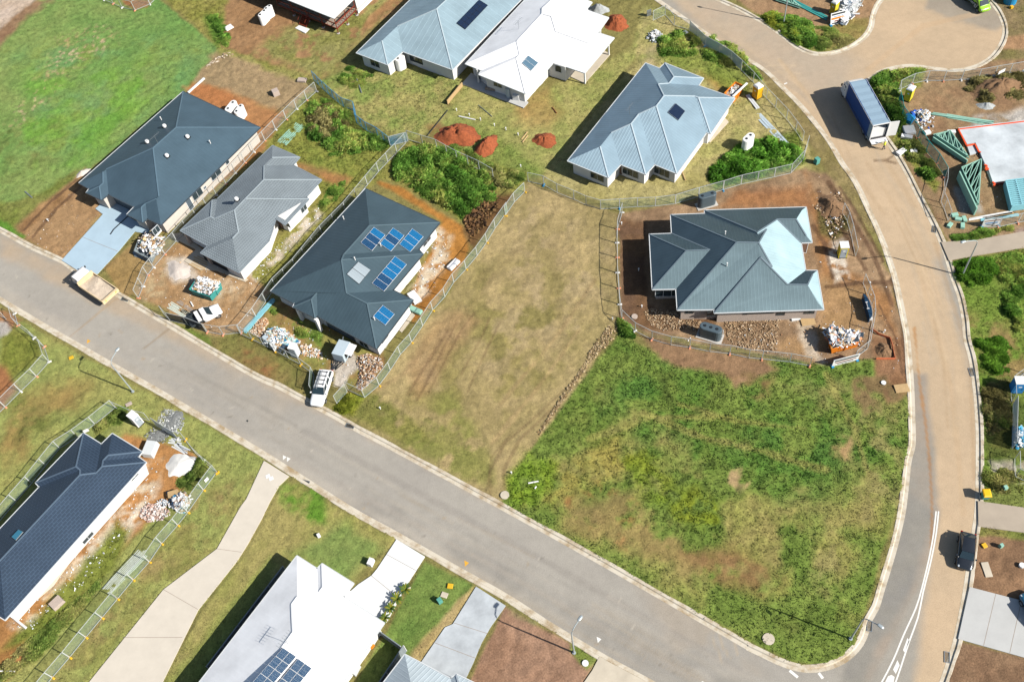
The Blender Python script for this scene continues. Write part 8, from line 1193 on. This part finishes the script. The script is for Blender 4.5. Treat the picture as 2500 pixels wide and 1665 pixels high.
# ================================================================ plants
def leafy(name, t, poly, n, h, cols, seed=1, blades=9, bw=.06, mound=.4, label=None, cat=None, clump=.9, parent=None, kind='stuff', hole=.0):
    """weeds: many leaning leaf blades in clumps over a patch; height follows a rolling noise"""
    rg = np.random.default_rng(seed); A = np.array(pxs(t, *poly)); u = rg.uniform(A[:, 0].min(), A[:, 0].max(), n * 5); v = rg.uniform(A[:, 1].min(), A[:, 1].max(), n * 5); sdv = sdist(u, v, A) ; k = sdv > -2; u, v, sdv = u[k], v[k], sdv[k]
    R = np.stack([u - CX, v - CY, np.full_like(u, FPX)], -1) @ MCW.T; s = -HCAM / R[:, 2]; X = R[:, 0] * s; Y = R[:, 1] * s; f = fbm(X, Y, clump, 4, seed * 3.3); f2 = fbm(X, Y, .35, 3, seed * 9.1); k = (f > hole) & (sdv + (f - .5) * 70 > 3); X, Y, f, f2, sdv = X[k][:n], Y[k][:n], f[k][:n], f2[k][:n], sdv[k][:n]; N = len(X); edge = np.clip((sdv + 2) / 14, .15, 1); h *= .62; mound *= .55; H = h * edge * (.35 + 1.3 * np.clip((f - .3) * 2, 0, 1)); base = mound * edge * np.clip((f - .35) * 2.2, 0, 1)
    C = np.array([alb(c) for c in cols]); ci = np.clip(((f2 - .5) * 2.2 + .5 + rg.normal(0, .18, N)) * (len(C) - 1), 0, len(C) - 1.001); i0 = ci.astype(int); fr = (ci - i0)[:, None]; col = (C[i0] * (1 - fr) + C[i0 + 1] * fr) * rg.uniform(1.25, 2.2, (N, 1))
    blade_mesh(name, X, Y, base, H, col, blades, bw, rg, label, cat, kind)
def blade_mesh(name, X, Y, Z, H, col, blades, bw, rg, label=None, cat=None, kind='stuff', spread=.75):
    N = len(X); Xr = np.repeat(X, blades); Yr = np.repeat(Y, blades); Zr = np.repeat(Z, blades); Hr = np.repeat(H, blades) * rg.uniform(.6, 1.2, N * blades); cr = np.repeat(col, blades, 0) * rg.uniform(.8, 1.25, (N * blades, 1)); a = rg.uniform(0, 2 * np.pi, N * blades); ln = rg.uniform(.25, 1.1, N * blades) * spread; w = bw * rg.uniform(.6, 1.4, N * blades); dx, dy = np.cos(a), np.sin(a); jx, jy = rg.normal(0, .12, N * blades), rg.normal(0, .12, N * blades)
    bx, by = Xr + jx, Yr + jy; p0 = np.stack([bx - dy * w, by + dx * w, Zr + .0 * Hr], 1); p1 = np.stack([bx + dy * w, by - dx * w, Zr + .0 * Hr], 1); p2 = np.stack([bx + dx * ln * Hr + dy * w * .5, by + dy * ln * Hr - dx * w * .5, Zr + Hr * .85], 1); p3 = np.stack([bx + dx * ln * Hr * 1.7, by + dy * ln * Hr * 1.7, Zr + Hr * .75], 1); M_ = len(bx); V = np.empty((M_ * 4, 3), 'f'); V[0::4] = p0; V[1::4] = p1; V[2::4] = p2; V[3::4] = p3
    F = np.arange(M_ * 4).reshape(-1, 4)[:, [0, 1, 3, 2]]; me = bpy.data.meshes.new(name); me.vertices.add(M_ * 4); me.vertices.foreach_set('co', V.ravel()); me.loops.add(M_ * 4); me.loops.foreach_set('vertex_index', F.ravel().astype('i')); me.polygons.add(M_); me.polygons.foreach_set('loop_start', np.arange(0, M_ * 4, 4, dtype='i')); at_ = me.color_attributes.new('Col', 'FLOAT_COLOR', 'POINT'); at_.data.foreach_set('color', np.concatenate([np.repeat(cr, 4, 0), np.ones((M_ * 4, 1))], 1).astype('f').ravel()); me.update(calc_edges=True); me.materials.append(vcol_mat('leaf', .75, .42)); o = bpy.data.objects.new(name, me); COL.objects.link(o); tag(o, label, cat, None, kind); return o
G_D = ['#4f7a2a', '#6d963c', '#8cae4c', '#acb05c']; G_M = ['#6d8a3c', '#8a9e4c', '#a4aa5c', '#b4ac6c']; G_O = ['#5f5a34', '#7a7444', '#948c5a', '#aaa268']
leafy('weeds', 'w', (695, 240, 740, 225, 800, 250, 815, 300, 860, 310, 910, 330, 870, 350, 760, 360, 700, 310), 5200, .6, G_D, 1, mound=.6); leafy('weeds', 'w', (700, 255, 760, 235, 810, 290, 760, 330, 710, 315), 2600, .55, G_O, 2, mound=.8)
leafy('weeds', 'w', (905, 360, 960, 330, 1050, 345, 1140, 410, 1140, 460, 1065, 505, 1000, 470, 900, 410), 6200, .6, G_D, 3, mound=.6); leafy('weeds', 'w', (960, 325, 1060, 335, 1130, 370, 1205, 400, 1210, 430, 1150, 440, 1060, 350), 2600, .5, G_M, 4, mound=.25)
leafy('weeds', 'w', (1620, 400, 1700, 330, 1790, 310, 1840, 345, 1850, 375, 1720, 415, 1640, 425), 5400, .6, ['#3f6a1c', '#5c9230', '#86bc48', '#a4c060'], 5, mound=.6); leafy('weeds', 'w', (1495, 90, 1560, 70, 1640, 80, 1700, 110, 1760, 190, 1690, 165, 1600, 130, 1520, 130), 3600, .55, G_D, 6, mound=.5, hole=.42)
leafy('weeds', 'u', (0, 300, 200, 200, 400, 280, 700, 300, 880, 400, 1000, 640, 1000, 900, 880, 920, 600, 780, 300, 560, 100, 420), 4600, .6, G_D[:3] + ['#a9b040'], 7, mound=.5); leafy('weeds', 'u', (900, 480, 1250, 500, 1500, 640, 1700, 700, 1400, 880, 1000, 920), 2600, .45, G_M, 8, mound=.2, hole=.45); leafy('weeds', 'd', (960, 730, 1100, 640, 1300, 600, 1480, 620, 1400, 680, 1250, 720, 1230, 830, 1280, 1000, 1310, 1080, 1230, 1200, 1160, 1090, 1060, 900), 4200, .55, G_D, 9, mound=.4)
leafy('weeds', 's', (330, 950, 480, 970, 600, 1200, 760, 1400, 860, 1568, 'h', 1500, 150, 1400, 60, 'd', 1260, 1400, 1200, 1290), 3000, .5, G_M, 10, mound=.3); leafy('weeds', 'd', (1810, 820, 1850, 720, 2000, 690, 2355, 640, 2355, 880, 2300, 900, 2150, 920, 1980, 930, 1850, 860), 5200, .7, G_O, 11, mound=.7); leafy('weeds', 'h', (1700, 900, 1900, 850, 2100, 850, 2150, 1000, 2000, 1100, 1850, 1130, 1760, 1050), 3000, .5, ['#4f7a22', '#6d9a34', '#90b648'], 12, mound=.3); leafy('weeds', 'h', (2000, 900, 2355, 760, 2500, 760, 2500, 1200, 2300, 1250, 2150, 1150, 2130, 1000), 4000, .45, G_D, 13, mound=.2, hole=.4)
leafy('weeds', 'h', (2150, 1150, 2300, 1200, 2355, 1450, 2300, 1568, 2200, 1420), 2000, .5, G_D, 14, mound=.3); leafy('weeds', 'l', (1900, 100, 2150, 80, 2250, 200, 2250, 380, 2100, 430, 1990, 350, 1960, 240), 3600, .5, ['#4f7a22', '#6d9a34', '#8cb444'], 15, mound=.3); leafy('weeds', 'l', (1960, 480, 2230, 470, 2260, 700, 2250, 880, 2050, 960, 1980, 800), 3600, .45, G_O[1:] + G_M[:2], 16, mound=.25); leafy('weeds', 'l', (1980, 1280, 2200, 1270, 2355, 1350, 2355, 1500, 2100, 1470, 1980, 1400), 2200, .4, G_M, 17, mound=.15)
leafy('weeds', 'h', (1680, 650, 1850, 640, 1950, 580, 2090, 590, 2240, 560, 2250, 600, 1900, 680, 1720, 690), 2200, .5, G_D, 18, mound=.3); leafy('weeds', 'i', (1600, 1380, 1720, 1280, 1790, 1170, 1880, 1240, 1850, 1300, 1700, 1450, 1620, 1440), 2200, .5, G_M[:3], 19, mound=.3); leafy('weeds', 'i', (1020, 720, 1130, 720, 1160, 800, 1130, 880, 1010, 860, 860, 960, 850, 880, 960, 820), 1800, .45, G_M, 20, mound=.25)
leafy('weeds', 'm', (0, 1400, 240, 1200, 520, 940, 760, 780, 900, 640, 950, 660, 820, 820, 620, 1050, 400, 1300, 160, 1500, 0, 1568), 3600, .4, G_M, 21, mound=.15, hole=.4); leafy('weeds', 'y', (480, 230, 560, 180, 650, 260, 640, 320, 520, 320), 700, .5, G_D, 22, mound=.2); leafy('weeds', 'y', (900, 430, 1040, 470, 1080, 560, 980, 580, 900, 540), 600, .45, G_D, 23, mound=.15); leafy('weeds', 'y', (1130, 560, 1260, 510, 1290, 570, 1180, 620), 400, .4, G_D, 24, mound=.1); leafy('weeds', 'j', (880, 780, 760, 740, 900, 560, 980, 600, 960, 700), 1300, .4, ['#7c8a2c', '#98a038', '#b0b04a'], 25, mound=.2)
leafy('weeds', 'a', (1840, 150, 1960, 120, 2070, 330, 2040, 420, 1950, 430, 1920, 330), 1300, .5, G_D, 26, mound=.3); leafy('weeds', 'b', (850, 640, 950, 580, 1100, 650, 1180, 690, 1000, 800, 800, 760), 1800, .45, G_D, 27, mound=.2, hole=.4); leafy('weeds', 'g', (1100, 1360, 1160, 1370, 1250, 1450, 1290, 1568, 1160, 1568, 1100, 1440), 900, .5, G_D, 28, mound=.2); leafy('weeds', 'f', (640, 380, 800, 160, 900, 150, 850, 300, 700, 430), 1300, .4, G_D, 29, mound=.15, hole=.4); leafy('weeds', 'h', (1380, 60, 1500, 30, 1570, 120, 1500, 160), 700, .6, G_D, 30, mound=.4)
# palms along the white driveway
def palm(label, t, x, y, r, seed):
    q = at(t, x, y); T_ = thing('palm', label, 'plant', (q.x, q.y, .05), seed, 'small palms beside the white driveway'); b = MB(); b.tube([(0, 0, 0), (0, 0, .25)], .08, 7, r2=.06); b.build('trunk', MT('timber_grey'), T_); f = MB(); rs = random.Random(seed); cs = [tuple(alb(c)) for c in ('#6d8a3a', '#a8a838', '#55703a')]
    for i in range(15):
        a = 6.28 * i / 15 + rs.uniform(-.2, .2); L_ = r * rs.uniform(.7, 1.1); c = rs.choice(cs); P = [Vector((math.cos(a) * L_ * u, math.sin(a) * L_ * u, .25 + .55 * math.sin(u * 2.3) * L_)) for u in (0, .3, .6, .85, 1)]; sd_ = Vector((-math.sin(a), math.cos(a), 0))
        for j in range(4): w0, w1 = .1 * math.sin((j + .2) / 4.3 * 3.14), .1 * math.sin((j + 1.2) / 4.3 * 3.0); n0 = len(f.v); f.add([P[j] - sd_ * w0, P[j + 1] - sd_ * w1, P[j + 1] + sd_ * w1, P[j] + sd_ * w0], [(0, 1, 2, 3)]); f.c += [c] * 4
    f.build('fronds', vcol_mat('leaf', .75, .42), T_)
palm('small palm nearest the road on the edge of the white driveway', 'n', 1440, 745, .75, 1); palm('second small palm from the road beside the white driveway', 'n', 1365, 830, .75, 2); palm('third small palm from the road beside the white driveway', 'n', 1305, 915, .7, 3); palm('small palm nearest the white steel house wall', 'n', 1255, 1000, .65, 4)
b = MB(); b.box((*at('n', 1452, 722).xy, .1), (.7, .4, .1), -.5); tag(b.build('paver', MT('tan_concrete')), 'pale paver beside the first small palm', 'paver')
# the ground is levelled under slabs, paths and houses
_co = np.empty(len(GD[0]) * 3, 'f'); ground.data.vertices.foreach_get('co', _co)
for P in NOGRASS: s_ = sdist(GD[2], GD[3], P) > -5; _co[2::3][s_] = np.minimum(_co[2::3][s_], -.06)
ground.data.vertices.foreach_set('co', _co); ground.data.update()
# grass: tufts sown where the ground is grassy, each in the colour of its spot
X, Y, U, V, gc, gh, gd, gz = GD; nx = len(GX); rg = np.random.default_rng(5); NT = 170000; rx = rg.uniform(-86, 90, NT * 2); ry = rg.uniform(15, 160, NT * 2); ix = np.clip(np.searchsorted(GX, rx) - 1, 0, len(GX) - 2); iy = np.clip(np.searchsorted(GY, ry) - 1, 0, len(GY) - 2); id_ = iy * nx + ix; u, v = project(rx, ry); ok = (u > -60) & (u < 2560) & (v > -60) & (v < 1730) & (rg.random(NT * 2) < gd[id_]) & (gh[id_] > .02) & (sdist(u, v, ROADPOLY) < -6)
for P in NOGRASS: ok &= sdist(u, v, P) < -1
for H_ in (HA, HB, HC, HD, HE, HF, HG, HH, HI):
    pu = np.array([w.x for w in H_.W]); pv = np.array([w.y for w in H_.W]); UU, VV = project(pu, pv); ok &= sdist(u, v, list(zip(UU, VV))) < 0
s = np.nonzero(ok)[0]; id_ = id_[s]; hh = gh[id_]; cc = gc[id_]; t = rg.random((len(s), 1)); cc = cc * (.98 + .72 * t); cc[:, 2] *= 1.12
blade_mesh('grass', rx[s], ry[s], np.maximum(gz[id_], -.05) - .02, .06 + hh * rg.uniform(.2, .55, len(s)), cc, 3, .045, rg, spread=1.0)
